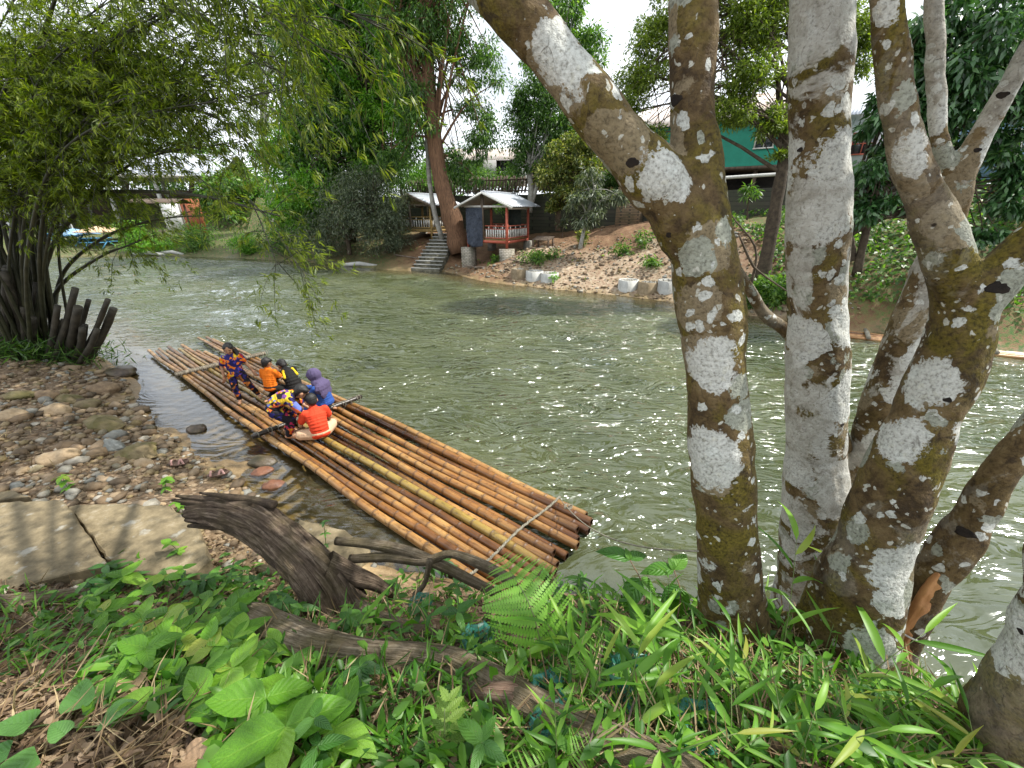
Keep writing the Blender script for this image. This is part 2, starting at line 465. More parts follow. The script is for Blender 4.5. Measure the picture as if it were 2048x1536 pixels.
# far shore and far bank
FAR_SHORE = [(-62, 31), (-48, 31.5), (-34, 31.5), (-30.3, 32.4), (-25, 31.8), (-20.2, 30.7), (-14, 28.2), (-8.8, 25.4), (-3.5, 23.3), (.62, 19.3), (4.8, 16.9), (6.3, 15.7), (8.9, 13.1), (11.2, 11.4), (14, 9.4), (18, 6), (24, 0), (30, -8)]
for x, y in FAR_SHORE: cw(x, y, 0.0); cw(x - .5, y - .8, -.18); cw(x - 1.5, y - 2.2, -.7)
WALL = [(-14, 36.5), (-3.2, 31.5), (3.35, 27.0), (11.5, 21.0), (19, 15.2), (30, 5)]         # foot of the retaining wall
WZ = [2.0, 1.9, 2.0, 3.0, 3.2, 3.2]
for (x, y), z in zip(WALL, WZ): cw(x, y, z)
for px, py, Y in [(1100, 520, 21.2), (1200, 500, 21.5), (1300, 500, 19.8), (1150, 480, 24.5), (1250, 450, 23.5), (1330, 540, 17.8), (1400, 470, 19.5), (1550, 560, 14.6), (1480, 470, 17.5),
                  (1750, 560, 12.6), (1750, 500, 14.2), (1950, 520, 11.8), (1950, 450, 13.6), (1990, 400, 15.0), (1060, 500, 22.5), (880, 510, 25.5), (840, 480, 28), (760, 500, 28.5), (640, 495, 31)]: cpy(px, py, Y)
for x, y, z in [(-20, 34, .9), (-20, 38, 1.8), (-26, 35, .7), (-30, 36, .7), (-36, 35, .7), (-34, 40, 1.2), (-45, 36, .8), (-40, 50, 2), (-20, 50, 2.2), (-60, 40, 1.5), (-10, 30, 1.0), (-12, 33, 1.7), (-2.5, 24.6, .3), (-2, 27, 1.0), (0, 25.5, .8), (-5.0, 24.3, -.05), (-4.9, 25.2, .3), (-4.6, 26.2, .75), (-4.3, 27.3, 1.25), (-5.8, 25.0, .3), (-5.6, 26.4, .8), (-4.2, 25.0, .3)]: cw(x, y, z)
CT = np.array(CT)
def _phi(r2): return np.sqrt(r2 + 0.12)
_D = ((CT[:, None, :2] - CT[None, :, :2]) ** 2).sum(-1)
_A = _phi(_D) - 0.02 * np.eye(len(CT))
_A = np.block([[_A, np.ones((len(CT), 1))], [np.ones((1, len(CT))), np.zeros((1, 1))]])
_w = np.linalg.lstsq(_A, np.concatenate([CT[:, 2], [0]]), rcond=None)[0]
def seg_dist(x, y, line):
    """distance to a polyline, signed: positive on its left-hand side (seen along it) """
    best = np.full(np.shape(x), 1e9); sg = np.zeros(np.shape(x))
    for (ax, ay), (bx, by) in zip(line[:-1], line[1:]):
        dx, dy = bx - ax, by - ay; L2 = dx * dx + dy * dy
        t = np.clip(((x - ax) * dx + (y - ay) * dy) / L2, 0, 1)
        ex, ey = x - ax - t * dx, y - ay - t * dy
        d = np.hypot(ex, ey); cr = dx * ey - dy * ex
        m = d < best
        best = np.where(m, d, best); sg = np.where(m, np.sign(cr), sg)
    return best * sg
WALL_TOP = 4.15
def height(x, y):
    x = np.atleast_1d(np.asarray(x, float)); y = np.atleast_1d(np.asarray(y, float))
    z = np.empty(x.shape)
    for s in range(0, len(x), 40000):
        a = x[s:s + 40000]; b = y[s:s + 40000]
        z[s:s + 40000] = _phi((a[:, None] - CT[None, :, 0]) ** 2 + (b[:, None] - CT[None, :, 1]) ** 2) @ _w[:-1] + _w[-1]
    near = np.exp(-(np.hypot(x, y - 1) / 9) ** 2)
    z = z + near * (fbm(x * 2.2, y * 2.2, 4) * 0.05) + (1 - near) * fbm(x * .7, y * .7, 5) * 0.16 * np.clip(np.abs(z) * 2, 0, 1)
    wd = seg_dist(x, y, WALL)
    back = np.clip((wd - 1.3) / .4, 0, 1)
    z = np.where(wd > 0, np.minimum(z, 2.6) * (1 - back) + (WALL_TOP - .05 + np.clip(wd, 0, 60) * .012) * back, z)
    return z
def gz(x, y): return float(height([x], [y])[0])

def graded(lo, hi, c0, c1, fine, growth, maxstep):
    out = list(np.arange(c0, c1 + 1e-6, fine))
    s = fine; v = out[-1]
    while v < hi: s = min(s * growth, maxstep); v += s; out.append(v)
    s = fine; v = c0; pre = []
    while v > lo: s = min(s * growth, maxstep); v -= s; pre.append(v)
    return np.array(pre[::-1] + out)
gx = graded(-150, 150, -4.2, 3.4, .035, 1.035, 6)
gy = graded(-9, 220, .55, 4.2, .035, 1.04, 6)
X, Y = np.meshgrid(gx, gy)
x, y = X.ravel(), Y.ravel()
z = height(x, y)
nsd = seg_dist(x, y, NEAR_SHORE); fsd = seg_dist(x, y, FAR_SHORE)
ns = lambda v, a, b: np.clip((v - a) / (b - a), 0, 1)
wob = fbm(x * .8, y * .8, 4)
nearmask = (nsd < 0).astype(float)
beach = nearmask * ns(-x + wob * .7, 1.6, 2.6) * ns(.95 - z + wob * .25, 0, .25)
sand = np.maximum(ns(.07 - z, 0, .07) * ns(14 - np.hypot(x, y), 0, 4), ns(z + .25, 0, .2) * ns(.08 - z, 0, .06))
sand = np.maximum(sand, np.exp(-(((x + 1.75) / 1.0) ** 2 + ((y - 3.05) / .55) ** 2)) * ns(z, -.2, 0))
far = (fsd > -1).astype(float)
fg = far * ns(x + wob * 1.2, -.6, .8) * ns(10.2 - x + wob, 0, 1.5) * ns(4.2 - fsd + wob * 2.6, 0, 1.6)
clay = far * ns(16 - fsd + wob * 3, 0, 4) * ns(x, -22, -15)
moss = np.clip(far * (ns(x + wob, 10, 11.5) + ns(-6 - x, 0, 3)) + far * .25, 0, 1)
moss = np.maximum(moss, (1 - far) * ns(wob, .1, .5) * .55 * ns(z, .8, 1.1))
wet = np.clip(ns(.10 - z, 0, .1), 0, 1) * np.where(z < -.02, .35, .9)
nx_, ny_ = len(gx), len(gy)
i = np.arange(ny_ - 1)[:, None] * nx_ + np.arange(nx_ - 1)[None, :]
F = np.stack([i, i + 1, i + nx_ + 1, i + nx_], -1).reshape(-1, 4)
gm = npmesh('ground', np.stack([x, y, z], 1), F, m_ground(), True, dict(gravel=beach, sand=sand, fargravel=fg, clay=clay, moss=moss, wet=wet))
tag(link('ground', gm), kind='structure')

# ------------------------------------------------------------ the river
wx = graded(-150, 60, -6.5, 5.0, .05, 1.022, 5)
wy = graded(-8, 60, 1.4, 9.0, .05, 1.022, 5)
X, Y = np.meshgrid(wx, wy); x, y = X.ravel(), Y.ravel()
bed = height(x, y)
dep = -bed
fx, fy = .82, -.57
s_ = x * fx + y * fy; n_ = -x * fy + y * fx
w1 = pn(s_ * .25, n_ * .25) * 1.6; w2 = pn(s_ * .25 + 40, n_ * .25 + 9) * 1.6
a = pn(s_ * .8 + w1, n_ * 1.7 + w2)
b = 1 - np.abs(pn(s_ * 1.5 + w2 * 2, n_ * 3.6 + w1 * 2)) * 2
c = pn(s_ * 3.6 + w1 * 3, n_ * 8.5 + w2 * 3)
lively = ns(dep, .1, .6) * (0.55 + .45 * ns(pn(s_ * .12 + 5, n_ * .2), -.2, .3))
r = np.hypot(x, y)
wz = lively * (a * .13 + b * .030 + c * .013 * ns(30 - r, 0, 15))
wz += ns(dep, 0, .1) * (1 - lively) * .004 * np.sin(s_ * 26 + w1 * 9 + n_ * 7)
nsd_w = seg_dist(x, y, NEAR_SHORE)
murk = 1 - np.exp(-np.clip(dep, 0, 3) / (.14 + .9 * ns(-1.0 - x, 0, 1.2) * np.exp(-(np.clip(nsd_w, 0, 9) / 1.5) ** 2) * ns(10 - r, 0, 2.5)))
mud = np.clip(np.exp(-np.clip(fsd + 0, -9, 0) ** 2 / 3.5) * (fsd < 0) * ns(r, 8, 12), 0, 1) if False else None
fs = seg_dist(x, y, FAR_SHORE); nsd = seg_dist(x, y, NEAR_SHORE)
mud = np.exp(-(np.clip(-fs, 0, 9) / 1.3) ** 2) * .9
mud = np.maximum(mud, .95 * np.exp(-(np.clip(nsd, 0, 9) / 1.5) ** 2) * ns(-x, -.5, 1.5))
calm = np.clip(ns(.50 - dep, 0, .3) + .6 * ns(x, 2.6, 4.5) * ns(7 - y, 0, 3), 0, 1)
keep = bed.reshape(X.shape) < .12
kf = (keep[:-1, :-1] | keep[1:, :-1] | keep[:-1, 1:] | keep[1:, 1:]).ravel()
nx_, ny_ = len(wx), len(wy)
i = np.arange(ny_ - 1)[:, None] * nx_ + np.arange(nx_ - 1)[None, :]
F = np.stack([i, i + 1, i + nx_ + 1, i + nx_], -1).reshape(-1, 4)[kf]
used = np.unique(F); remap = np.full(len(x), -1); remap[used] = np.arange(len(used))
wm = npmesh('river', np.stack([x, y, wz], 1)[used], remap[F], m_water(), True, dict(murk=murk[used], mud=mud[used], calm=calm[used]))
tag(link('river', wm), kind='structure')
# ------------------------------------------------------------ lichen-covered trunks on the near bank
def m_bark(name, cover=1.0, pale=0.0, warm=1.0, seed=0.0):
    t = NT(name); P0 = t.n('VectorMath', {0: t.pos(), 1: (seed, seed * .7, seed * .3)}, operation='ADD').outputs[0]
    P = t.warp(t.warp(P0, 7, 0.10, 3), 38, 0.03, 3)
    n1 = t.noise(P0, 3.2, 4, 0.62); n2 = t.noise(P0, 17, 5, 0.68); n3 = t.noise(P0, 75, 3, 0.6)
    bark = t.ramp(t.math('ADD', t.math('MULTIPLY', n1, .45), t.math('MULTIPLY', n2, .55)),
                  [(0.32, (0.020, 0.012, 0.006)), (0.44, (0.058, 0.037, 0.016)), (0.54, (0.115, 0.078, 0.034)), (0.70, (0.19, 0.14, 0.072))])
    moss = t.ramp(n3, [(0.3, (0.045, 0.038, 0.004)), (0.7, (0.150, 0.118, 0.014))])
    c = t.mix(t.math('MULTIPLY', t.ramp(t.noise(P0, 4.3, 5, 0.6, 0.6), [(0.44, 0.0), (0.60, .85)]), warm), bark, moss)
    h = t.math('MULTIPLY', n3, 0.25)
    def patches(scale, lo, hi, soft, colour, amount, c, h, off, dens):
        Q = t.n('VectorMath', {0: P, 1: (off, off * .5, -off)}, operation='ADD').outputs[0]
        v = t.vor(Q, scale)
        rad = t.n('SeparateColor', {0: v.outputs['Color']})
        r = t.math('MULTIPLY_ADD', rad.outputs[0], hi - lo, lo)
        e = t.math('SUBTRACT', r, t.math('ADD', t.math('MULTIPLY_ADD', t.math('SUBTRACT', n2, .5), .42, v.outputs['Distance']), t.math('MULTIPLY', t.math('SUBTRACT', n3, .5), .22)))
        e2 = t.math('ADD', e, .5)
        m = t.ramp(e2, [(0.5, 0.0), (0.5 + soft, 1.0)])
        m = t.math('MULTIPLY', m, t.math('LESS_THAN', rad.outputs[1], dens))
        m = t.math('MULTIPLY', m, amount)
        col_ = t.mix(t.ramp(n3, [(0.3, 0.0), (0.7, 1.0)]), tuple(k * .62 for k in colour), colour)
        return t.mix(m, c, col_), t.math('ADD', h, t.math('MULTIPLY', m, 0.5))
    dk = t.ramp(t.noise(P0, 11, 5, .7, .6), [(.56, 0), (.66, .8)])
    c = t.mix(dk, c, (.030, .020, .011))
    c, h = patches(4.6, .10, .62, .03, (0.25, 0.20, 0.125), .8, c, h, 3.1, .6 + pale * .3)
    c, h = patches(6.0, .05, .60, .02, (0.33, 0.35, 0.29), .90, c, h, 8.3, min(1, .50 * cover + pale * .4))
    c, h = patches(3.4, .14, .60, .03, (0.58, 0.59, 0.55), .93, c, h, 0.0, min(1, .44 * cover + pale * .45))
    c, h = patches(15, .10, .52, .04, (0.58, 0.60, 0.56), .92, c, h, 5.7, min(1, .32 * cover))
    c, h = patches(34, .10, .45, .06, (0.55, 0.55, 0.48), .80, c, h, 1.7, .28 * cover)
    if pale:
        pm = t.ramp(t.noise(P0, 2.3, 6, 0.66, 0.4), [(0.54 - pale * .11, 0.0), (0.57 - pale * .11, min(1, pale * 1.3))])
        c = t.mix(pm, c, t.mix(t.ramp(n2, [(0.35, 0.0), (0.6, 1.0)]), (0.31, 0.30, 0.26), (0.50, 0.50, 0.46)))
    Q = t.map(P0, (1, 1, .35))
    crack = t.ramp(t.vor(t.warp(Q, 5, .25), 9, 'DISTANCE_TO_EDGE').outputs['Distance'], [(0.0, 1.0), (0.016, 0.0)])
    crack = t.math('MULTIPLY', crack, t.ramp(n2, [(0.50, 0.0), (0.6, .7)]))
    c = t.mix(crack, c, (0.05, 0.036, 0.022))
    c = t.mix(t.ramp(n3, [(.30, .55), (.48, 0)]), c, t.mix(1.0, c, (.35, .32, .27, 1), 'MULTIPLY'))
    knot = t.vor(t.n('VectorMath', {0: P0, 1: (4.4, 1.2, 7.7)}, operation='ADD').outputs[0], 5.5)
    km = t.math('MULTIPLY', t.ramp(t.math('ADD', knot.outputs['Distance'], t.math('MULTIPLY', n2, .08)), [(0.07, 1.0), (0.10, 0.0)]),
                t.math('GREATER_THAN', t.n('SeparateColor', {0: knot.outputs['Color']}).outputs[2], .55))
    c = t.mix(km, c, (0.025, 0.018, 0.012))
    h = t.math('ADD', t.math('MULTIPLY', n3, .3), n2)
    return t.done(t.pbsdf(c, 0.82, t.bump(h, 0.014, 0.95), 0.25))

def tw(px, py, Y, w):                       # a place on a trunk and its radius
    p = PY(px, py, Y); return (p.x, p.y, p.z, w * .5 * mpp(p) / math.sqrt(1 + min(1.6, abs(px - 1024) / FPX) ** 2))
def limb(mb, pts, n=26, sides=18, wob=0.012, bumps=True):
    S = spline(pts, n)
    r = S[:, 3].copy()
    if bumps: r *= 1 + .035 * np.sin(np.arange(n) * 1.3 + pts[0][0] * 9) + .03 * rng.normal(size=n)
    mb.tube(S[:, :3], r, sides, True, wob)
    return S

M_bark_mossy = m_bark('bark_mossy', .95, 0.0, 1.0, 0.0)
M_bark_pale = m_bark('bark_pale', 1.35, .62, .9, 4.3)
M_bark_lean = m_bark('bark_leaning', .85, .10, 1.1, 9.6)
M_bark_grey = m_bark('bark_grey_brown', .8, .45, .35, 15.2)
M_bark_dark = m_bark('bark_dark', .7, .12, .15, 21.4)
M_twig = m_simple('twig_bark', (0.05, 0.036, 0.022), (0.14, 0.11, 0.075), 20, .85, .004)
M_knot_shade = m_simple('painted_knot_shade', (0.006, 0.004, 0.003), (0.02, 0.013, 0.008), 30, .95, .004)  # near-black colour painted as the shade inside a knot hole
M_leaf_canopy = m_leaf('leaf_canopy', (0.02, 0.06, 0.012), (0.045, 0.11, 0.02), (0.09, 0.17, 0.03))

def roots(mb, S, n, rad, reach, zdrop=.12):
    b = S[0]
    for k in range(n):
        a = k / n * 6.28 + rng.uniform(-.3, .3)
        L = reach * rng.uniform(.7, 1.2)
        q = []
        for f in np.linspace(0, 1, 7):
            x_, y_ = b[0] + math.cos(a) * (rad * .4 + L * f), b[1] + math.sin(a) * (rad * .4 + L * f)
            q.append((x_, y_, min(b[2] + .25 * (1 - f) ** 2, gz(x_, y_) + .30 * (1 - f) ** 2.2 - .03), rad * .5 * (1 - f) + .02))
        mb.tube([t_[:3] for t_ in q], [t_[3] for t_ in q], 10)

def canopy(root, ends, seed, n=2600, spread=1.5, clumps=9):
    """limbs above and a leafy crown with gaps"""
    g = np.random.default_rng(seed)
    P_, A_, N_ = [], [], []
    mb = MB()
    for e in ends:
        base = np.array(e[:3]); d = np.array(e[4:7])
        for k in range(clumps):
            tip = base + d * g.uniform(.8, 2.2) + g.normal(size=3) * np.array((spread, spread, .55))
            tip[2] = max(tip[2], base[2] + .9)
            need = 3.4 + .62 * math.hypot(tip[0], tip[1]) + 1.3
            tip[2] = max(tip[2], need)
            mid = (base + tip) / 2 + g.normal(size=3) * .12 + np.array((0, 0, .25))
            S = spline([base, mid, tip], 9)
            mb.tube(S, np.linspace(e[3] * .55, .012, 9), 6)
            m = n // (clumps * len(ends))
            c = tip + g.normal(size=(m, 3)) * np.array((.55, .55, .26)) * g.uniform(.7, 1.25)
            ax = (c - tip) + g.normal(size=(m, 3)) * .35 + np.array((0, 0, -.25))
            P_.append(c); A_.append(ax); N_.append(g.normal(size=(m, 3)) * .45 + np.array((0, 0, 1)))
    mb.build('branch', M_twig, root, True)
    P_ = np.concatenate(P_); A_ = np.concatenate(A_); N_ = np.concatenate(N_)
    V, F = leaf_cloud(P_, A_, N_, g.uniform(.10, .17, len(P_)), g.uniform(.04, .065, len(P_)))
    o = link('crown', npmesh('crown', V, F, M_leaf_canopy, False, dict(v=np.repeat(g.random(len(P_)), 4))), root)
    o['kind'] = 'stuff'

def overhang(root, blobs, base, seed):
    g = np.random.default_rng(seed); P_, A_, N_ = [], [], []; mb = MB()
    for (c, rad, n) in blobs:
        c = np.array(c, float)
        mb.tube(spline([base, (np.array(base) + c) / 2 + np.array((0, 0, .6)), c], 12), np.linspace(.055, .015, 12), 7)
        for k in range(9):
            d = g.normal(size=3) * np.array((1, 1, .4)) * rad * .62; m = n // 9
            mb.tube(spline([c, c + d * .5 + g.normal(size=3) * .1, c + d], 6), np.linspace(.015, .004, 6), 5)
            q = c + d + g.normal(size=(m, 3)) * np.array((.42, .42, .2)) * rad * .55
            P_.append(q); A_.append(q - c - d + g.normal(size=(m, 3)) * .4 + np.array((0, 0, -.3))); N_.append(g.normal(size=(m, 3)) * .45 + np.array((0, 0, 1)))
    b = mb.build('branch', M_twig, None, True)
    P_, A_, N_ = map(np.concatenate, (P_, A_, N_))
    V, F = leaf_cloud(P_, A_, N_, g.uniform(.10, .18, len(P_)), g.uniform(.045, .07, len(P_)))
    o = link('crown', npmesh('crown', V, F, M_leaf_canopy, False, dict(v=np.repeat(g.random(len(P_)), 4)))); o['kind'] = 'stuff'
    local(root, b, o)

def local(root, *objs):
    """keep world shape, parent under an Empty standing at the base"""
    for o in objs:
        o.parent = root
        o.matrix_parent_inverse = Matrix.Translation(root.location).inverted()

def fg_tree(label, mat, limbs, root_args=None, crown=None, knots=(), voxel=.014):
    b = limbs[0][0]
    base = (b[0], b[1], gz(b[0], b[1]))
    root = thing('lichen_tree', label, 'tree', base, 0, 'lichen-covered trees on the near bank')
    mb = MB(); ends = []; first = None
    for L in limbs:
        S = limb(mb, L)
        if first is None: first = S
        d = S[-1, :3] - S[-3, :3]; d /= np.linalg.norm(d)
        ends.append(tuple(S[-1]) + tuple(d))
    if root_args: roots(mb, first, *root_args)
    tr = remesh(mb, 'trunk', voxel, mat, None, 2)
    # shallow swelling and dents so that the outline is not turned on a lathe
    me = tr.data; n = len(me.vertices); co = np.empty(n * 3, np.float32); me.vertices.foreach_get('co', co); co = co.reshape(-1, 3)
    nr = np.empty(n * 3, np.float32); me.vertices.foreach_get('normal', nr); nr = nr.reshape(-1, 3)
    d = .010 * fbm(co[:, 0] * 9 + co[:, 2] * 2.2, co[:, 1] * 9 + co[:, 2] * 5.1, 4)
    me.vertices.foreach_set('co', (co + nr * d[:, None]).ravel().astype(np.float32)); me.update()
    parts = [tr]
    for (px, py, Y, s) in knots:
        p = PY(px, py, Y); ray = (p - Vector((0, 0, EYE))).normalized()
        hit, loc, nor, _ = tr.ray_cast(Vector((0, 0, EYE)), ray)
        if not hit: continue
        k = MB(); q = nor.to_track_quat('Z', 'Y').to_matrix()
        rr = s * mpp(loc)
        ang = np.arange(13) / 13 * 6.28
        prof = [(1.15, -.10), (1.0, .05), (.85, .06), (.6, .05), (.35, .04)]
        V = []
        for (f, h_) in prof:
            jit = 1 + .13 * np.sin(ang * 3 + px) + .08 * rng.normal(size=13)
            for a_, j_ in zip(ang, jit): V.append(np.array(q @ Vector((math.cos(a_) * f * rr * j_, math.sin(a_) * f * rr * .7 * j_, h_ * rr))) + np.array(loc))
        V.append(np.array(loc + q @ Vector((0, 0, .03 * rr))))
        Fq = [(r_ * 13 + j, r_ * 13 + (j + 1) % 13, (r_ + 1) * 13 + (j + 1) % 13, (r_ + 1) * 13 + j) for r_ in range(4) for j in range(13)]
        b0 = k.n
        k.add(V, Fq); k.f3.append(np.array([(4 * 13 + j, 4 * 13 + (j + 1) % 13, 65) for j in range(13)]))
        parts.append(k.build('knot_shade_disc', M_knot_shade, None, True))  # raised dark disc, no real hollow: its shade is in the colour
    local(root, *parts)
    if crown:
        pre = set(root.children)
        canopy(root, [ends[i] for i in crown[0]], *crown[1:])
        local(root, *[c_ for c_ in root.children if c_ not in pre])
    return root

# mossy forked tree
forked = fg_tree('forked mossy trunk with white lichen, one limb leaning out over the river', M_bark_mossy,
        [[tw(1470, 1330, 1.50, 165), tw(1463, 1220, 1.52, 142), tw(1454, 1080, 1.56, 134), tw(1444, 940, 1.6, 130), tw(1434, 790, 1.64, 130), tw(1422, 640, 1.68, 136), tw(1408, 530, 1.7, 142), tw(1396, 440, 1.72, 132), tw(1391, 340, 1.74, 112), tw(1384, 200, 1.76, 99), tw(1386, 80, 1.78, 103), tw(1384, -60, 1.8, 104), tw(1386, -230, 1.85, 104)],
         [tw(1420, 600, 1.68, 118), tw(1388, 480, 1.69, 128), tw(1345, 405, 1.69, 124), tw(1280, 325, 1.68, 114), tw(1195, 222, 1.68, 106), tw(1105, 105, 1.69, 101), tw(1005, -5, 1.7, 98), tw(900, -120, 1.75, 98)]],
        (5, .13, .45), ([0, 1], 11, 900, 1.6, 7), [(1340, 470, 1.6, 8), (1265, 325, 1.6, 12), (1352, 200, 1.6, 13)])
overhang(forked, [((-1.2, 4.6, 7.6), 1.3, 2600), ((-2.8, 5.6, 8.2), 1.4, 2600), ((-4.4, 5.0, 8.4), 1.3, 2200), ((-.2, 6.6, 8.6), 1.4, 2400), ((-2.2, 7.8, 9.6), 1.5, 2400), ((-3.6, 3.4, 7.4), 1.2, 2000), ((1.0, 8.2, 9.6), 1.4, 2000), ((-5.6, 6.6, 9.2), 1.4, 2000)], tuple(PY(900, -120, 1.75)), 19)
# straight pale tree, with the mossy limb that reaches down to the water
fg_tree('straight pale trunk almost white with lichen beside the forked mossy one', M_bark_pale,
        [[tw(1622, 1225, 2.08, 165), tw(1626, 1120, 2.1, 145), tw(1630, 950, 2.12, 134), tw(1632, 750, 2.14, 132), tw(1634, 550, 2.16, 131), tw(1637, 350, 2.18, 131), tw(1640, 150, 2.2, 133), tw(1643, -20, 2.22, 136), tw(1646, -220, 2.25, 136)]],
        (4, .16, .4), ([0], 12, 500, 1.5, 6), [(1600, 300, 2, 6), (1685, 850, 2, 5)])
# thick leaning tree
fg_tree('thick leaning trunk forking wide, olive moss below and pale plates above', M_bark_lean,
        [[tw(1672, 1330, 1.46, 240), tw(1700, 1225, 1.48, 205), tw(1745, 1090, 1.52, 180), tw(1795, 960, 1.56, 168), tw(1850, 830, 1.6, 162), tw(1905, 710, 1.62, 160), tw(1938, 610, 1.62, 150), tw(2005, 545, 1.6, 125), tw(2090, 455, 1.58, 115), tw(2200, 320, 1.55, 108), tw(2330, 140, 1.5, 105)],
         [tw(1915, 690, 1.62, 140), tw(1920, 590, 1.64, 132), tw(1890, 500, 1.66, 118), tw(1850, 395, 1.68, 98), tw(1815, 300, 1.7, 84), tw(1793, 190, 1.71, 78), tw(1778, 70, 1.72, 75), tw(1768, -60, 1.73, 74), tw(1755, -230, 1.75, 74)]],
        (5, .2, .5), ([0, 1], 13, 700, 1.5, 6), [(1995, 575, 1.5, 17), (1895, 800, 1.5, 7)])
# forked tree behind it
fg_tree('slender grey-brown forked trunk behind the thick leaning one', M_bark_grey,
        [[tw(1665, 1120, 2.55, 95), tw(1705, 1000, 2.55, 90), tw(1748, 850, 2.55, 88), tw(1795, 710, 2.56, 84), tw(1838, 590, 2.57, 80), tw(1882, 480, 2.58, 76), tw(1908, 400, 2.58, 74), tw(1935, 320, 2.57, 62), tw(1988, 225, 2.55, 58), tw(2050, 115, 2.52, 56), tw(2120, -10, 2.5, 56), tw(2200, -150, 2.5, 52)],
         [tw(1900, 420, 2.58, 58), tw(1900, 360, 2.6, 50), tw(1880, 285, 2.62, 42), tw(1871, 170, 2.64, 42), tw(1869, 50, 2.66, 44), tw(1868, -60, 2.7, 44), tw(1866, -200, 2.7, 44)]],
        (3, .1, .3), ([0, 1], 14, 500, 1.4, 5), [(2005, 190, 2.5, 8), (1955, 300, 2.5, 6)])
# low leaning stem with the peeled strip and the wire
low = fg_tree('dark low stem leaning over the water with a strip of peeled bark', M_bark_dark,
        [[tw(1762, 1370, 1.50, 125), tw(1790, 1295, 1.52, 102), tw(1826, 1215, 1.54, 96), tw(1868, 1150, 1.56, 94), tw(1912, 1088, 1.58, 112), tw(1950, 1030, 1.6, 100), tw(1990, 960, 1.62, 84), tw(2050, 878, 1.64, 80), tw(2120, 790, 1.66, 80), tw(2230, 640, 1.7, 78), tw(2400, 400, 1.75, 76)]],
        (3, .11, .3), ([0], 15, 260, 1.2, 4), [(1930, 1065, 1.5, 13)], .012)
M_raw = m_simple('raw_wood', (0.19, 0.075, 0.026), (0.42, 0.215, 0.085), 14, .7, .006, stretch=(1, 1, .25))
mb = MB()
for (off, w_) in ((0, 32), (18, 20), (-14, 18)):
    S = spline([tw(1800 + off * .6, 1300 + off * .3, 1.515, w_ * 1.5), tw(1828 + off * .6, 1236 + off * .3, 1.535, w_ * 1.2), tw(1858 + off * .6, 1186 + off * .3, 1.55, w_ * 1.1), tw(1884 + off * .6, 1148 + off * .3, 1.565, w_ * .9)], 13)
    for q in range(13):
        d_ = np.array((0, 0, EYE)) - S[q, :3]; d_ /= np.linalg.norm(d_); S[q, :3] += d_ * .098
    mb.tube(S[:, :3], S[:, 3] * 1.15, 8, True, .14, .8)
local(low, remesh(mb, 'peeled_strip', .006, M_raw, None, 1))
M_wire = m_simple('galvanised_wire', (0.30, 0.29, 0.27), (0.5, 0.48, 0.45), 40, .5, 0)
c_ = Vector(tw(1808, 1248, 1.53, 4)[:3]); ax_ = (Vector(tw(1868, 1150, 1.56, 4)[:3]) - Vector(tw(1790, 1295, 1.52, 4)[:3])).normalized(); q_ = ax_.to_track_quat('Z', 'Y').to_matrix()
S = np.array([tuple(c_ + q_ @ Vector((math.cos(a_) * .108, math.sin(a_) * .108, .02 * math.sin(a_ + 1)))) for a_ in np.linspace(0, 6.2832, 40)])
mb = MB(); mb.tube(S[:, :3], .0055, 8)
local(low, mb.build('wire_loop', M_wire, None, True))
# corner trunk
fg_tree('pale stout trunk slanting up beside the lowest corner of the bank', M_bark_lean,
        [[tw(1945, 1690, .80, 340), tw(2015, 1545, .82, 300), tw(2080, 1400, .86, 275), tw(2140, 1250, .9, 255), tw(2190, 1060, .95, 265), tw(2310, 800, 1.0, 240), tw(2480, 420, 1.05, 150)]],
        None, ([0], 16, 260, 1.1, 4), [(2040, 1262, .8, 7)], .012)
# mossy bough over the water
b0 = tw(1590, 668, 2.2, 40)
bough = thing('fallen_bough', 'mossy bough slanting down to the water between forked and pale trunks', 'branch', (b0[0] - .1, b0[1] + .9, 0))
mb = MB()
S = limb(mb, [tw(1400, 440, 2.6, 6), tw(1465, 520, 2.62, 14), tw(1500, 580, 2.64, 24), tw(1530, 630, 2.64, 28), tw(1575, 665, 2.62, 30), tw(1650, 760, 2.6, 30), tw(1690, 900, 2.58, 34)], 24, 10)
local(bough, remesh(mb, 'bough', .012, M_bark_dark, None, 1))
mb = MB()
for pts in ([tw(1478, 470, 2.62, 4), tw(1500, 520, 2.62, 6), tw(1520, 545, 2.62, 5), tw(1600, 600, 2.6, 2)], [tw(1500, 580, 2.64, 7), tw(1512, 500, 2.66, 5), tw(1470, 440, 2.7, 3), tw(1440, 400, 2.72, 2)]):
    S = spline(pts, 12); mb.tube(S[:, :3], S[:, 3], 6)
local(bough, mb.build('twig', M_twig, None, True))
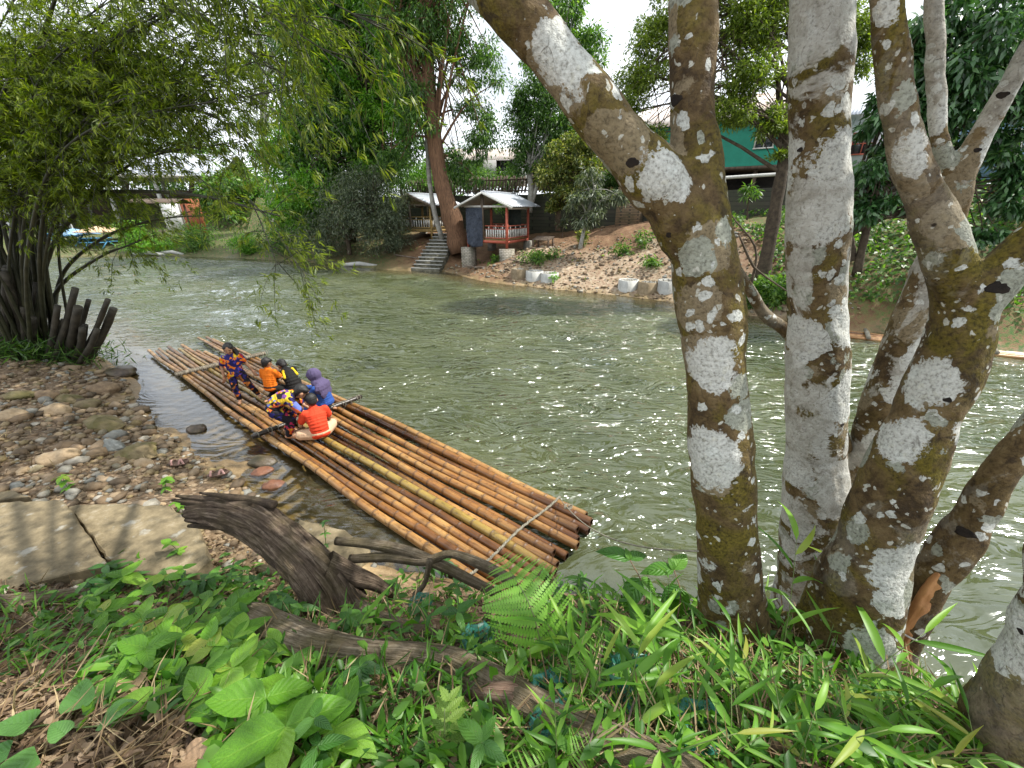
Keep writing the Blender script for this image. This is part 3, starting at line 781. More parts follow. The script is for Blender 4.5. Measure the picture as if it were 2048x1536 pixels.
# ------------------------------------------------------------ bamboo raft
def m_bamboo():
    t = NT('bamboo_cane')
    g = t.co('Object'); r = t.rand()
    v = t.n('VectorMath', {0: g, 1: t.n('CombineXYZ', {0: t.math('MULTIPLY', r, 37.0), 1: t.math('MULTIPLY', r, 11.0)}).outputs[0]}, operation='ADD').outputs[0]
    lon = t.map(v, (1.1, 22, 22))
    n1 = t.noise(lon, 1.6, 5, 0.6); n2 = t.noise(t.map(v, (5, 60, 60)), 1.5, 4, 0.65)
    sec = t.noise(t.map(v, (1.3, .2, .2)), 1.0, 2, .5)
    c = t.ramp(t.math('ADD', t.math('MULTIPLY', sec, .54), t.math('ADD', t.math('MULTIPLY', n1, .3), t.math('MULTIPLY', r, .30))),
               [(0.40, (0.065, 0.026, 0.009)), (0.50, (0.150, 0.060, 0.016)), (0.60, (0.28, 0.125, 0.033)), (0.76, (0.46, 0.265, 0.09))])
    c = t.mix(t.ramp(n2, [(0.52, 0.0), (0.68, .65)]), c, (0.085, 0.040, 0.016))
    green = t.math('GREATER_THAN', r, .94)
    c = t.mix(t.math('MULTIPLY', green, .5), c, (0.22, 0.20, 0.03))
    n3 = t.noise(t.map(v, (7, 14, 14)), 1.7, 5, 0.7)
    c = t.mix(t.ramp(n3, [(0.55, 0.0), (0.68, .72)]), c, (0.055, 0.028, 0.014))
    ring = t.attr('ring')
    c = t.mix(t.math('MULTIPLY', ring, .78), c, (0.060, 0.028, 0.012))
    end = t.attr('end')
    c = t.mix(t.math('MULTIPLY', end, .92), c, (0.05, 0.020, 0.011))
    mossy = t.attr('algae')
    c = t.mix(t.math('MULTIPLY', mossy, t.ramp(n1, [(0.35, .25), (0.6, .8)])), c, (0.085, 0.055, 0.020))
    wet = t.attr('wet')
    c = t.mix(t.math('MULTIPLY', wet, .95), c, t.mix(1.0, c, (0.13, 0.105, 0.11, 1), 'MULTIPLY'))
    rg = t.math('MULTIPLY_ADD', wet, -.16, t.math('MULTIPLY_ADD', n2, .22, t.math('MULTIPLY_ADD', ring, .2, .24)))
    return t.done(t.pbsdf(c, rg, t.bump(n2, .0016, .8), .5))
M_cane = m_bamboo()
RO = np.array((-3.38, 5.98)); RE = np.array((.797, -.604)); RN = np.array((.604, .797))
def rp(s, n, z): q = RO + RE * s + RN * n; return Vector((q[0], q[1], z))
RZ = math.atan2(RE[1], RE[0])
raft = thing('bamboo_raft', 'long raft of lashed bamboo poles floating with children aboard', 'raft', (RO[0], RO[1], .0), RZ)
def cane(s0, s1, offs, r0, r1, z0, z1, seed):
    """one pole; raft-local x runs downstream along the raft, y across"""
    g = np.random.default_rng(seed)
    nodes = []; s = s0 + g.uniform(.05, .3)
    while s < s1 - .06: nodes.append(s); s += g.uniform(.30, .40) * (1.08 - .25 * (s - s0) / (s1 - s0))
    st = []
    for nd in nodes:
        for d, k, rg in ((-.035, 0.985, 0), (-.011, 1.0, .2), (-.004, 1.085, .7), (.004, 1.07, 1.0), (.010, .965, .8), (.035, .985, .1)): st.append((nd + d, k, rg))
    st += [(s0, 1, .3), (s0 + .02, 1, .1), (s1, 1, .3), (s1 - .02, 1, .1)]
    for s in np.linspace(s0, s1, 18): st.append((s, .985, 0))
    st = sorted(st); S = np.array(st); S = S[np.concatenate([[True], np.diff(S[:, 0]) > .0025])]
    u = (S[:, 0] - s0) / (s1 - s0)
    off = np.interp(S[:, 0], [-6.9, 0, 5], offs) + .018 * np.sin(S[:, 0] * g.uniform(.8, 1.5) + g.uniform(0, 6)) + .006 * np.sin(S[:, 0] * 3.1 + g.uniform(0, 6))
    zz = z0 + (z1 - z0) * u + .012 * np.sin(S[:, 0] * g.uniform(.6, 1.1) + g.uniform(0, 6))
    soaked = seed % 100 in (2, 4, 6, 8, 12, 13)
    if soaked: zz = zz - .045 * np.exp(-((S[:, 0] - 1.2) / 1.5) ** 2)
    rr = (r0 + (r1 - r0) * u) * S[:, 1]
    k = 14; an = np.arange(k) / k * 2 * math.pi
    ca, sa = np.cos(an), np.sin(an)
    V = np.stack([np.repeat(S[:, 0], k), (off[:, None] + rr[:, None] * ca).ravel(), (zz[:, None] + rr[:, None] * sa).ravel()], 1)
    ringa = np.repeat(S[:, 2], k)
    m = len(S)
    i = np.arange(m - 1)[:, None] * k + np.arange(k)[None]; j = np.arange(m - 1)[:, None] * k + (np.arange(k)[None] + 1) % k
    F = [np.stack([i, j, j + k, i + k], -1).reshape(-1, 4)]
    ex = []; er = []
    for e, sg in ((0, 1), (m - 1, -1)):                    # hollow cut ends
        b = len(V) + sum(len(q) for q in ex)
        for f, d in ((.78, 0.0), (.72, .05), (.0, .06)):
            ex.append(np.stack([np.full(k, S[e, 0] + sg * d), off[e] + rr[e] * f * ca, zz[e] + rr[e] * f * sa], 1)); er.append(np.full(k, 1.0))
        a = np.arange(k); c = (a + 1) % k
        F.append(np.stack([e * k + a, e * k + c, b + c, b + a], -1) if sg > 0 else np.stack([e * k + c, e * k + a, b + a, b + c], -1))
        for q in (0, 1): F.append(np.stack([b + q * k + a, b + q * k + c, b + (q + 1) * k + c, b + (q + 1) * k + a], -1))
    V = np.concatenate([V] + ex); ringa = np.concatenate([ringa] + er)
    sx = V[:, 0]
    end = np.clip(1 - (s1 - sx) / 1.1, 0, 1) * g.uniform(.55, 1)
    wet = np.clip(np.exp(-((sx - 1.4) / 1.6) ** 2) * g.uniform(.6, 1.5) + np.exp(-((sx - 1.0 - g.uniform(0, 1)) / .8) ** 2) * g.uniform(0, .8), 0, 1) * (np.clip((.14 - V[:, 2]) / .05, 0, 1) * .5 + .5) * (.6 + .4 * np.sin(sx * 3 + g.uniform(0, 6)))
    wet = np.clip(wet, 0, 1) * (.55 + .45 * np.sin(sx * 5 + g.uniform(0, 6)))
    if soaked: wet = np.clip(np.maximum(wet, 1.15 * np.exp(-((sx - 1.1) / g.uniform(.9, 1.7)) ** 4)), 0, 1)
    wet = np.clip(wet + np.clip((.045 - V[:, 2]) / .03, 0, 1), 0, 1)
    algae = np.clip((-.4 - sx) / 1.5, 0, 1) * g.uniform(.55, 1)
    me = npmesh('bamboo_pole', V, F, M_cane, True, dict(ring=ringa, end=end, wet=wet, algae=algae))
    return link('bamboo_pole', me, raft)
NP_ = 15
gaps_far = np.cumsum([0, .085, .08, .09, .13, .085, .09, .08, .10, .09, .07, .20, .09, .085, .09])
gaps_mid = np.cumsum([0, .115, .100, .105, .115, .10, .11, .10, .125, .10, .105, .10, .11, .10, .10])
gaps_nr = np.cumsum([0] + [.103] * 14)
ga = np.random.default_rng(5)
for i_ in range(NP_):
    s1 = 4.82 + ga.uniform(-.10, .14) + (.0 if i_ > 3 else -.05)
    s0 = [-6.7, -6.55, -6.6, -6.3, -6.75, -6.2, -6.1, -6.5, -5.9, -5.5, -4.7, -6.9, -6.75, -6.8, -6.6][i_]
    low_ = [0, .0, .035, .01, -.03, .02, -.01, .03, -.045, .015, -.02, .03, -.035, .02, -.01][i_]
    cane(s0, s1, [gaps_far[i_] - .63, gaps_mid[i_] - .745, gaps_nr[i_] - .70], .036 + ga.uniform(-.006, .006), .054 + ga.uniform(-.005, .004), .10 + low_ * .7, .095 + low_, 100 + i_)
for i_, n0 in enumerate((-.58, -.28, .02, .33, .60)):       # lower layer that carries the deck
    cane(-5.2 + .2 * i_, 4.7 - .1 * i_, [n0 * .8, n0, n0], .042, .05, -.01, -.005, 140 + i_)
M_bar = m_simple('wet_dark_pole', (0.012, 0.009, 0.007), (0.045, 0.033, 0.024), 18, .32, .003, .5)
M_rope = m_simple('rope_fibre', (0.12, 0.11, 0.085), (0.30, 0.28, 0.22), 60, .85, .002)
M_rope_d = m_simple('rope_weathered', (0.13, 0.11, 0.08), (0.30, 0.26, 0.20), 60, .85, .002)
def crossbar(s, n0, n1, z, r, mat, rope, turns, skew=0.0):
    a = Vector((s - skew, n0, z)); b = Vector((s + skew, n1, z))
    mb = MB(); pts = [a.lerp(b, f) for f in np.linspace(0, 1, 14)]
    mb.tube(pts, [r * (1 + .04 * math.sin(k * 2.1)) for k in range(14)], 12, True, .02)
    bar_ = mb.build('crossbar', mat, raft, True)
    mb = MB(); d = (b - a)
    for k in range(turns):                                     # lashing: loops round bar and pole
        f = (k + .5) / turns + rng.uniform(-.015, .015)
        c = a.lerp(b, f)
        tilt = rng.uniform(-.5, .5)
        an = np.linspace(0, 2 * math.pi, 15)
        ring_ = [(c.x + math.cos(q) * (r + .007) + .0, c.y + math.sin(q * 1.0 + 1.2) * .02 * tilt * 2, c.z + math.sin(q) * (r + .007)) for q in an]
        mb.tube(ring_, .0065, 6, False)
        if k % 2:
            ring_ = [(c.x + math.cos(q) * (r + .012), c.y + .018 + math.sin(q + .6) * .03, c.z - .02 + math.sin(q) * (r + .035)) for q in an]
            mb.tube(ring_, .006, 6, False)
    rail = [a.lerp(b, f) + Vector((.012 * math.sin(f * 40), 0, r + .006)) for f in np.linspace(.02, .98, 60)]
    mb.tube(rail, .004, 6)
    mb.build('lashing', rope, bar_, True)
    return bar_
crossbar(0.0, -.93, .92, .195, .036, M_bar, M_rope, 12, .04)
crossbar(-4.05, -.80, .98, .165, .040, M_rope_d, M_rope_d, 40, .03)
# twisted lashing across the downstream end
mb = MB()
f = np.linspace(0, 1, 90)
base = np.stack([4.30 + .10 * f + .015 * np.sin(f * 9), -.80 + 1.55 * f, .165 + .012 * np.abs(np.sin(f * 47))], 1)
for ph in (0, 2.1, 4.2):
    tw_ = np.stack([np.cos(f * 120 + ph) * .009, np.zeros(90), np.sin(f * 120 + ph) * .009], 1)
    mb.tube(base + tw_, .0075, 6)
mb.build('end_rope', M_rope, raft, True)
mb = MB()
bb = M_cane
# small red cap by the upstream lashing
ob = MB().tube([(-3.80, -.02, .150), (-3.80, -.02, .162), (-3.80, -.02, .178)], [.05, .05, .03], 14).build('bottle_cap_lid', m_simple('red_plastic', (.5, .03, .02), (.62, .05, .03), 10, .35, 0), None, True)
ob.matrix_world = raft.matrix_basis @ ob.matrix_world
tag(ob, 'small red plastic lid lying by the rope-wrapped upstream crossbar', 'lid')
# mooring line to the forked tree
a = rp(4.40, .74, .17); b = PY(1396, 1102, 1.50)
pts = [a.lerp(b, f) - Vector((0, 0, .22 * 4 * f * (1 - f))) for f in np.linspace(0, 1, 40)]
mb = MB(); mb.tube(pts, .0055, 6)
for k in range(5):
    c = pts[5]; q = [(c.x + .03 * math.cos(a_ + k) + .01 * k, c.y + .02 * math.sin(a_ * 1.3 + k), c.z + .02 * math.sin(a_ + k)) for a_ in np.linspace(0, 5, 9)]
    mb.tube(q, .005, 5)
ml = mb.build('mooring_line', M_rope, None, True)
tag(ml, 'thin mooring line running from raft end to forked mossy trunk', 'rope')
# ------------------------------------------------------------ the children on the raft
def m_print(name, stops, scale, rough=.85, squares=False):
    t = NT(name); g = t.co('Object')
    v = t.vor(t.warp(g, 9, .05), scale)
    if squares: v.distance = 'CHEBYCHEV'
    c = t.ramp(t.n('SeparateColor', {0: v.outputs['Color']}).outputs[0], stops, 'CONSTANT')
    v2 = t.vor(t.warp(g, 20, .03), scale * 2.4)
    c2 = t.ramp(t.n('SeparateColor', {0: v2.outputs['Color']}).outputs[1], stops[::-1] and [(p, cc) for p, cc in stops], 'CONSTANT')
    c = t.mix(t.math('GREATER_THAN', t.n('SeparateColor', {0: v2.outputs['Color']}).outputs[2], .62), c, c2)
    return t.done(t.pbsdf(c, rough, t.bump(t.noise(g, 22, 4), .010, .8), .25))
def m_cloth(name, c, rough=.85):
    t = NT(name); g = t.co('Object'); n = t.noise(g, 14, 4)
    return t.done(t.pbsdf(t.mix(n, tuple(k * .75 for k in c), c), rough, t.bump(t.math('ADD', t.noise(t.map(g, (1, 1, .35)), 16, 3, .5, 1.0), t.math('MULTIPLY', t.noise(g, 60, 3), .2)), .016, .9), .25))
M_skin = m_simple('skin', (0.30, 0.155, 0.088), (0.40, 0.215, 0.125), 9, .55, .001, .4, rnd=.25)
M_hair = m_simple('black_hair', (0.004, 0.0035, 0.0035), (0.012, 0.010, 0.009), 50, .5, .006, .5, stretch=(1, 1, .2))
M_eye = m_simple('dark_eye', (0.01, 0.007, 0.006), (0.02, 0.015, 0.012), 10, .2, 0)
M_lip = m_simple('lip', (0.25, 0.08, 0.06), (0.3, 0.1, 0.08), 10, .5, 0)
navy, org, yel, blk, red_, wht, pur = (.018, .016, .11), (.72, .19, .015), (.62, .42, .03), (.010, .009, .014), (.42, .03, .02), (.5, .5, .55), (.14, .05, .20)
M_girl = m_print('blue_orange_print', [(0, navy), (.34, org), (.52, navy), (.64, (.05, .04, .30)), (.74, red_), (.82, yel), (.90, navy)], 13)
M_girl2 = m_print('dark_print', [(0, blk), (.30, (.30, .10, .02)), (.45, navy), (.62, blk), (.80, org), (.90, navy)], 13)
M_boy = m_print('patchwork_print', [(0, navy), (.18, yel), (.34, blk), (.50, pur), (.60, (.55, .10, .03)), (.70, (.12, .16, .45)), (.80, yel), (.90, blk)], 9, .85, True)
M_boy2 = m_print('patchwork_trousers', [(0, blk), (.35, navy), (.50, yel), (.58, blk), (.72, (.60, .12, .02)), (.82, (.35, .02, .08)), (.90, blk)], 11, .85, True)
M_orange = m_cloth('orange_cotton', (.80, .185, .012)); M_red = m_cloth('coral_cotton', (.70, .060, .022)); M_black = m_cloth('black_cotton', (.014, .013, .013))
M_yellow = m_cloth('yellow_cotton', (.70, .48, .02)); M_purple = m_cloth('mauve_jersey', (.095, .075, .155)); M_blue = m_cloth('blue_cotton', (.030, .085, .32)); M_cream = m_cloth('cream_cotton', (.62, .42, .27))

def V3(*a): return np.array(a, float)
def frame(zdir, xhint):
    z = zdir / np.linalg.norm(zdir); y_ = np.cross(z, xhint); y_ /= np.linalg.norm(y_); x_ = np.cross(y_, z)
    return Matrix(((x_[0], y_[0], z[0]), (x_[1], y_[1], z[1]), (x_[2], y_[2], z[2])))
def cap(mb, a, b, ra, rb, seg=10):
    a, b = np.array(a, float), np.array(b, float)
    mb.tube([a + (b - a) * f for f in (0, .33, .66, 1)], [ra + (rb - ra) * f for f in (0, .33, .66, 1)], seg)
    mb.ball(a, ra, seg); mb.ball(b, rb, seg)
def torso(mb, J, s, inf):
    p, c, n = J['pel'], J['chest'], J['neck']
    X_ = V3(1, 0, 0)
    path = spline([p - (c - p) * .12, p, (p + c) / 2 + J.get('hunch', V3(0, -.01, 0)), c, n], 15)
    for k, f in enumerate(np.linspace(0, 1, 15)):
        d = path[min(k + 1, 14)] - path[max(k - 1, 0)]
        w = np.interp(f, [0, .2, .5, .8, .92, 1], [.125, .118, .112, .135, .09, .05]) * s
        dp = np.interp(f, [0, .2, .5, .8, .92, 1], [.10, .098, .088, .092, .06, .045]) * s
        mb.ball(path[k], (w + inf, dp + inf, .05 * s + inf * .5), 12, frame(d, X_))
def head(mb, hp, rot, s):
    Rm = Euler(rot).to_matrix()
    P_ = lambda x, y, z: hp + np.array(Rm @ Vector((x, y, z))) * s
    mb.ball(P_(0, -.008, .018), V3(.078, .094, .092) * s, 14, Rm)       # skull
    mb.ball(P_(0, .028, -.040), V3(.058, .058, .062) * s, 12, Rm)       # jaw
    mb.ball(P_(0, .058, -.078), V3(.024, .022, .020) * s, 10, Rm)       # chin
    mb.ball(P_(0, .090, -.022), V3(.013, .018, .015) * s, 8, Rm)        # nose
    mb.ball(P_(0, .082, .000), V3(.009, .014, .026) * s, 8, Rm)
    mb.ball(P_(0, .072, -.055), V3(.024, .016, .012) * s, 8, Rm)        # mouth
    for q in (-1, 1):
        mb.ball(P_(q * .040, .062, -.030), V3(.026, .024, .026) * s, 8, Rm)
        mb.ball(P_(q * .030, .070, .020), V3(.026, .016, .012) * s, 8, Rm)
        mb.ball(P_(q * .080, -.004, -.012), V3(.012, .022, .030) * s, 8, Rm)
    return P_, Rm
def hand(mb, w, d, s, palm_n):
    d = d / np.linalg.norm(d); side = np.cross(d, palm_n); side /= np.linalg.norm(side) + 1e-9; pn_ = np.cross(side, d)
    Fm = frame(d, side)
    mb.ball(w + d * .038 * s, V3(.034, .016, .042) * s, 10, Fm)
    for k, (o, L) in enumerate(((-.025, .050), (-.008, .058), (.009, .055), (.025, .043))):
        a = w + d * .070 * s + side * o * s
        b = a + d * L * .5 * s - pn_ * .006 * s
        c = b + d * L * .42 * s - pn_ * .026 * s
        cap(mb, a, b, .0088 * s, .0080 * s, 8); cap(mb, b, c, .0080 * s, .0068 * s, 8)
    a = w + d * .022 * s - side * .030 * s; b = a + (d * .028 - side * .022) * s; c = b + (d * .026 - pn_ * .012) * s
    cap(mb, a, b, .0105 * s, .0090 * s, 8); cap(mb, b, c, .0090 * s, .0075 * s, 8)

def person(label, loc, fwd, J, s, hrot, shirt, pants, sleeve=.55, leg=1.0, hair=True, long_hair=False, scarf=None, shoes=False, face=False, trouser_len=1.0):
    """J: joints in metres, x right, y forward, z up from the deck"""
    J = {k: (V3(*v) if not isinstance(v, np.ndarray) else v) for k, v in J.items()}
    rz = math.atan2(fwd[1], fwd[0]) - math.pi / 2
    root = thing('person', label, 'person', loc, rz, 'children on the raft')
    mb = MB()
    torso(mb, J, s, 0)
    cap(mb, J['neck'] - V3(0, 0, .02), J['head'] - V3(0, 0, .05) * s, .040 * s, .038 * s)
    hs = s * .93; P_, Rm = head(mb, J['head'], hrot, hs)
    for q in 'LR':
        sg = -1 if q == 'L' else 1
        sh, el, wr = J['sh' + q], J['el' + q], J['wr' + q]
        cap(mb, sh, el, .040 * s, .030 * s); cap(mb, el, wr, .030 * s, .020 * s)
        hand(mb, wr, wr - el + V3(0, .02, -.02), s, V3(-sg * .5, .1, .8))
        hp, kn, an, toe = J['hp' + q], J['kn' + q], J['an' + q], J['toe' + q]
        cap(mb, hp, kn, .070 * s, .048 * s); cap(mb, kn, an, .048 * s, .029 * s)
        mb.ball(kn + (an - kn) * .28 + V3(0, -.012, 0), .047 * s, 10)
        cap(mb, an - V3(0, 0, .012) * s, toe, .030 * s, .022 * s)
        dd = toe - an; dd = dd / np.linalg.norm(dd)
        mb.ball(toe - dd * .02 * s, V3(.034, .034, .020) * s, 10)
        mb.ball(an - dd * .028 * s - V3(0, 0, .02) * s, .026 * s, 8)
    remesh(mb, 'body', .0062, M_skin, root, 2)
    # shirt
    mb = MB(); torso(mb, J, s, .014)
    for q in 'LR':
        sh, el, wr = J['sh' + q], J['el' + q], J['wr' + q]
        mb.ball(sh, .052 * s, 10); cap(mb, J['chest'] * .6 + J['neck'] * .4, sh, .055 * s, .050 * s)
        if sleeve <= 1: cap(mb, sh, sh + (el - sh) * sleeve, .052 * s, .052 * s)
        else: cap(mb, sh, el, .050 * s, .042 * s); cap(mb, el, el + (wr - el) * (sleeve - 1), .042 * s, .036 * s)
    sh_ = remesh(mb, 'shirt', .009, shirt, root, 3)
    # trousers
    mb = MB()
    mb.ball(J['pel'], (.135 * s, .115 * s, .085 * s), 12, frame(J['chest'] - J['pel'], V3(1, 0, 0)))
    for q in 'LR':
        hp, kn, an = J['hp' + q], J['kn' + q], J['an' + q]
        if trouser_len <= .5: cap(mb, hp, hp + (kn - hp) * trouser_len * 2, .084 * s, .076 * s)
        else:
            cap(mb, hp, kn, .080 * s, .060 * s); cap(mb, kn, kn + (an - kn) * (trouser_len * 2 - 1) * .92, .060 * s, .044 * s)
            mb.ball(kn + (an - kn) * .28 + V3(0, -.012, 0), .055 * s, 10)
    remesh(mb, 'trousers', .009, pants, root, 3)
    if hair:
        mb = MB()
        mb.ball(P_(0, -.016, .030), V3(.0835, .0965, .090) * hs, 14, Rm)
        mb.ball(P_(0, -.050, -.010), V3(.070, .054, .068) * hs, 12, Rm)
        for q in (-1, 1): mb.ball(P_(q * .052, .020, .052), V3(.036, .060, .036) * hs, 10, Rm)
        if long_hair:
            for q in (-1, 1): mb.ball(P_(q * .070, -.008, -.020), V3(.020, .045, .075) * hs, 10, Rm)
            Q = spline([P_(-.05, -.05, -.02), P_(-.095, -.02, -.11), P_(-.105, .05, -.20), P_(-.10, .085, -.30), P_(-.095, .09, -.36)], 12)
            mb.tube(Q, np.interp(np.linspace(0, 1, 12), [0, .3, .8, 1], [.045, .042, .030, .008]) * hs, 10)
            mb.ball(P_(0, -.06, -.10), V3(.065, .04, .09) * hs, 10, Rm)
        remesh(mb, 'hair', .008, M_hair, root, 2)
    if scarf:
        mb = MB()
        mb.ball(P_(0, -.018, .020), V3(.100, .112, .110) * s, 14, Rm)
        mb.ball(P_(0, .062, .062), V3(.062, .045, .030) * s, 10, Rm)
        mb.ball(P_(0, -.01, -.085), V3(.088, .090, .075) * s, 12, Rm)
        n_, c_ = J['neck'], J['chest']
        mb.ball(n_ + V3(0, -.005, .01), V3(.125, .100, .075) * s, 12)
        mb.ball(n_ * .4 + c_ * .6 + V3(0, -.045, 0), V3(.185, .085, .115) * s, 12)
        mb.ball(c_ + V3(0, .055, 0), V3(.165, .070, .13) * s, 12)
        mb.ball(c_ + V3(0, -.085, -.05), V3(.15, .04, .11) * s, 12)
        remesh(mb, 'headscarf', .009, scarf, root, 3)
    for q in (-1, 1):
        if face or scarf:
            MB().ball(P_(q * .031, .079, .004), V3(.012, .006, .006) * s, 8, Rm).build('eye', M_eye, root, True)
    if face: MB().ball(P_(0, .0865, -.055), V3(.020, .005, .006) * s, 8, Rm).build('mouth', M_lip, root, True)
    return root
DK = .150
def deck(px, py, z=DK): p = PZ(px, py, z); return (p.x, p.y, z)
# girl walking along the poles
person('girl standing in blue and orange printed tunic and leggings, long dark hair over one shoulder', deck(489, 803), (.50, -.86),
       {k: (-v[0], v[1], v[2]) for k, v in dict(pel=(0, 0, .585), chest=(0, .01, .80), neck=(0, .0, .905), head=(0, .02, 1.025), shR=(-.125, 0, .865), elR=(-.175, -.03, .70), wrR=(-.185, .02, .55), shL=(.125, 0, .865), elL=(.185, -.02, .71), wrL=(.255, .03, .57),
            hpR=(-.065, 0, .56), knR=(-.075, .03, .31), anR=(-.06, .0, .06), toeR=(-.07, .11, .022), hpL=(.065, 0, .56), knL=(.145, .05, .33), anL=(.235, -.06, .075), toeL=(.27, .045, .022)).items()},
       .98, (-.30, 0, -.15), M_girl, M_girl2, .62, long_hair=True, face=True)
# child kneeling with its back turned
person('small child kneeling with back turned, bright orange shirt with black sleeves', deck(549, 800), (.10, .99),
       dict(pel=(0, 0, .27), chest=(0, .03, .49), neck=(0, .03, .60), head=(0, .05, .715), shR=(.12, .03, .56), elR=(.165, .10, .42), wrR=(.10, .23, .35), shL=(-.12, .03, .56), elL=(-.165, .06, .40), wrL=(-.13, .18, .30),
            hpR=(.06, 0, .25), knR=(.10, .22, .10), anR=(.07, -.04, .06), toeR=(.07, -.14, .03), hpL=(-.06, 0, .25), knL=(-.10, .22, .10), anL=(-.07, -.04, .06), toeL=(-.07, -.14, .03)),
       .95, (-.15, 0, -.25), M_orange, M_black, .70)
# child in black and yellow, bowed
pk = person('child bowed forward in black shirt with yellow shoulder panels', deck(592, 789), (-.80, .60),
       dict(pel=(0, 0, .13), chest=(0, .12, .39), neck=(0, .20, .47), head=(0, .29, .535), shR=(.135, .16, .44), elR=(.17, .28, .30), wrR=(.09, .40, .20), shL=(-.135, .16, .44), elL=(-.17, .28, .30), wrL=(-.09, .40, .20), hunch=(0, -.03, .02),
            hpR=(.07, .02, .11), knR=(.20, .26, .16), anR=(.06, .30, .05), toeR=(-.02, .36, .03), hpL=(-.07, .02, .11), knL=(-.20, .26, .16), anL=(-.06, .32, .05), toeL=(.03, .38, .03)),
       1.05, (-.65, 0, .1), M_black, M_black, .55)
for q in (-1, 1):
    mb = MB()
    for f in np.linspace(0, 1, 7): mb.ball((q * (.085 + .03 * f), .105 - .075 * f, .475 - .10 * f), (.030, .026, .030), 8)
    remesh(mb, 'yellow_panel', .007, M_yellow, pk, 2)
# boy in patchwork print, bending
person('boy bending over in yellow, purple and navy patchwork shirt and trousers', deck(588, 872), (.93, .36),
       dict(pel=(0, -.17, .50), chest=(0, .03, .665), neck=(0, .13, .70), head=(0, .245, .715), shR=(.14, .09, .66), elR=(.17, .19, .48), wrR=(.11, .32, .38), shL=(-.14, .09, .66), elL=(-.17, .17, .46), wrL=(-.12, .30, .36), hunch=(0, -.015, .05),
            hpR=(.075, -.16, .475), knR=(.10, .04, .31), anR=(.09, -.05, .07), toeR=(.10, .08, .022), hpL=(-.075, -.16, .475), knL=(-.11, .03, .30), anL=(-.13, -.10, .07), toeL=(-.14, .02, .022)),
       1.12, (-.55, 0, .15), M_boy, M_boy2, .9)
# girl in a headscarf
person('girl in mauve headscarf and blue tunic kneeling with one arm stretched out', deck(655, 823), (-.97, .12),
       dict(pel=(0, -.02, .20), chest=(0, .03, .43), neck=(0, .06, .55), head=(0, .115, .66), shR=(.14, .05, .49), elR=(.17, .20, .38), wrR=(.09, .40, .40), shL=(-.14, .05, .49), elL=(-.16, .18, .33), wrL=(-.07, .33, .24),
            hpR=(.07, 0, .18), knR=(.11, .28, .11), anR=(.08, .0, .06), toeR=(.08, -.11, .03), hpL=(-.07, 0, .18), knL=(-.11, .28, .11), anL=(-.08, .0, .06), toeL=(-.08, -.11, .03)),
       1.10, (-.45, 0, .05), M_blue, M_blue, 1.9, hair=False, scarf=M_purple)
# boy in coral red, cross-legged
person('boy sitting cross-legged in coral red shirt and cream shorts, back turned', deck(643, 876), (-.62, .78),
       dict(pel=(0, 0, .10), chest=(0, .075, .35), neck=(0, .12, .465), head=(0, .17, .575), shR=(.150, .10, .425), elR=(.21, .14, .24), wrR=(.12, .29, .15), shL=(-.150, .10, .425), elL=(-.22, .15, .23), wrL=(-.18, .31, .14), hunch=(0, -.03, .0),
            hpR=(.08, .02, .09), knR=(.27, .22, .11), anR=(.02, .30, .055), toeR=(-.10, .31, .03), hpL=(-.08, .02, .09), knL=(-.31, .17, .085), anL=(-.22, .38, .05), toeL=(-.33, .33, .03)),
       1.12, (-.40, 0, .1), M_red, M_cream, .62, trouser_len=.36)
# ------------------------------------------------------------ far bank: shelters, walls, houses
M_zinc = m_simple('zinc_sheet', (0.34, 0.37, 0.42), (0.55, 0.58, 0.62), 3, .42, .002, .5, stretch=(1, .3, 1))
M_zinc_old = m_simple('rusty_zinc_sheet', (0.34, 0.24, 0.18), (0.52, 0.50, 0.48), 1.2, .5, .002, .5)
M_redpaint = m_simple('red_oxide_paint', (0.34, 0.075, 0.045), (0.50, 0.13, 0.08), 9, .6, .002)
M_whitepaint = m_simple('white_paint', (0.50, 0.50, 0.47), (0.72, 0.71, 0.67), 14, .65, .002)
M_wood = m_simple('grey_wood', (0.10, 0.075, 0.055), (0.24, 0.19, 0.145), 9, .8, .005, stretch=(1, 1, .2))
M_wood_d = m_simple('dark_wood', (0.045, 0.030, 0.020), (0.12, 0.085, 0.06), 9, .8, .005, stretch=(1, 1, .2))
M_yellowwood = m_simple('ochre_wood', (0.22, 0.14, 0.05), (0.38, 0.26, 0.09), 9, .7, .004)
M_conc = m_simple('weathered_concrete', (0.16, 0.15, 0.125), (0.34, 0.325, 0.285), 3.5, .85, .006)
M_conc_l = m_simple('pale_concrete', (0.28, 0.28, 0.26), (0.47, 0.47, 0.44), 3.0, .85, .004)
M_interior = m_simple('dim_cloth', (0.02, 0.03, 0.03), (0.05, 0.06, 0.05), 5, .9, .004)
def m_tarp():
    t = NT('black_tarpaulin'); g = t.co('Object')
    n = t.noise(t.warp(g, 3, .4), 5, 5, .6, 1.2)
    return t.done(t.pbsdf(t.mix(n, (0.012, 0.016, 0.026), (0.055, 0.075, 0.115)), .38, t.bump(n, .14, 1.0), .5))
M_tarp = m_tarp()
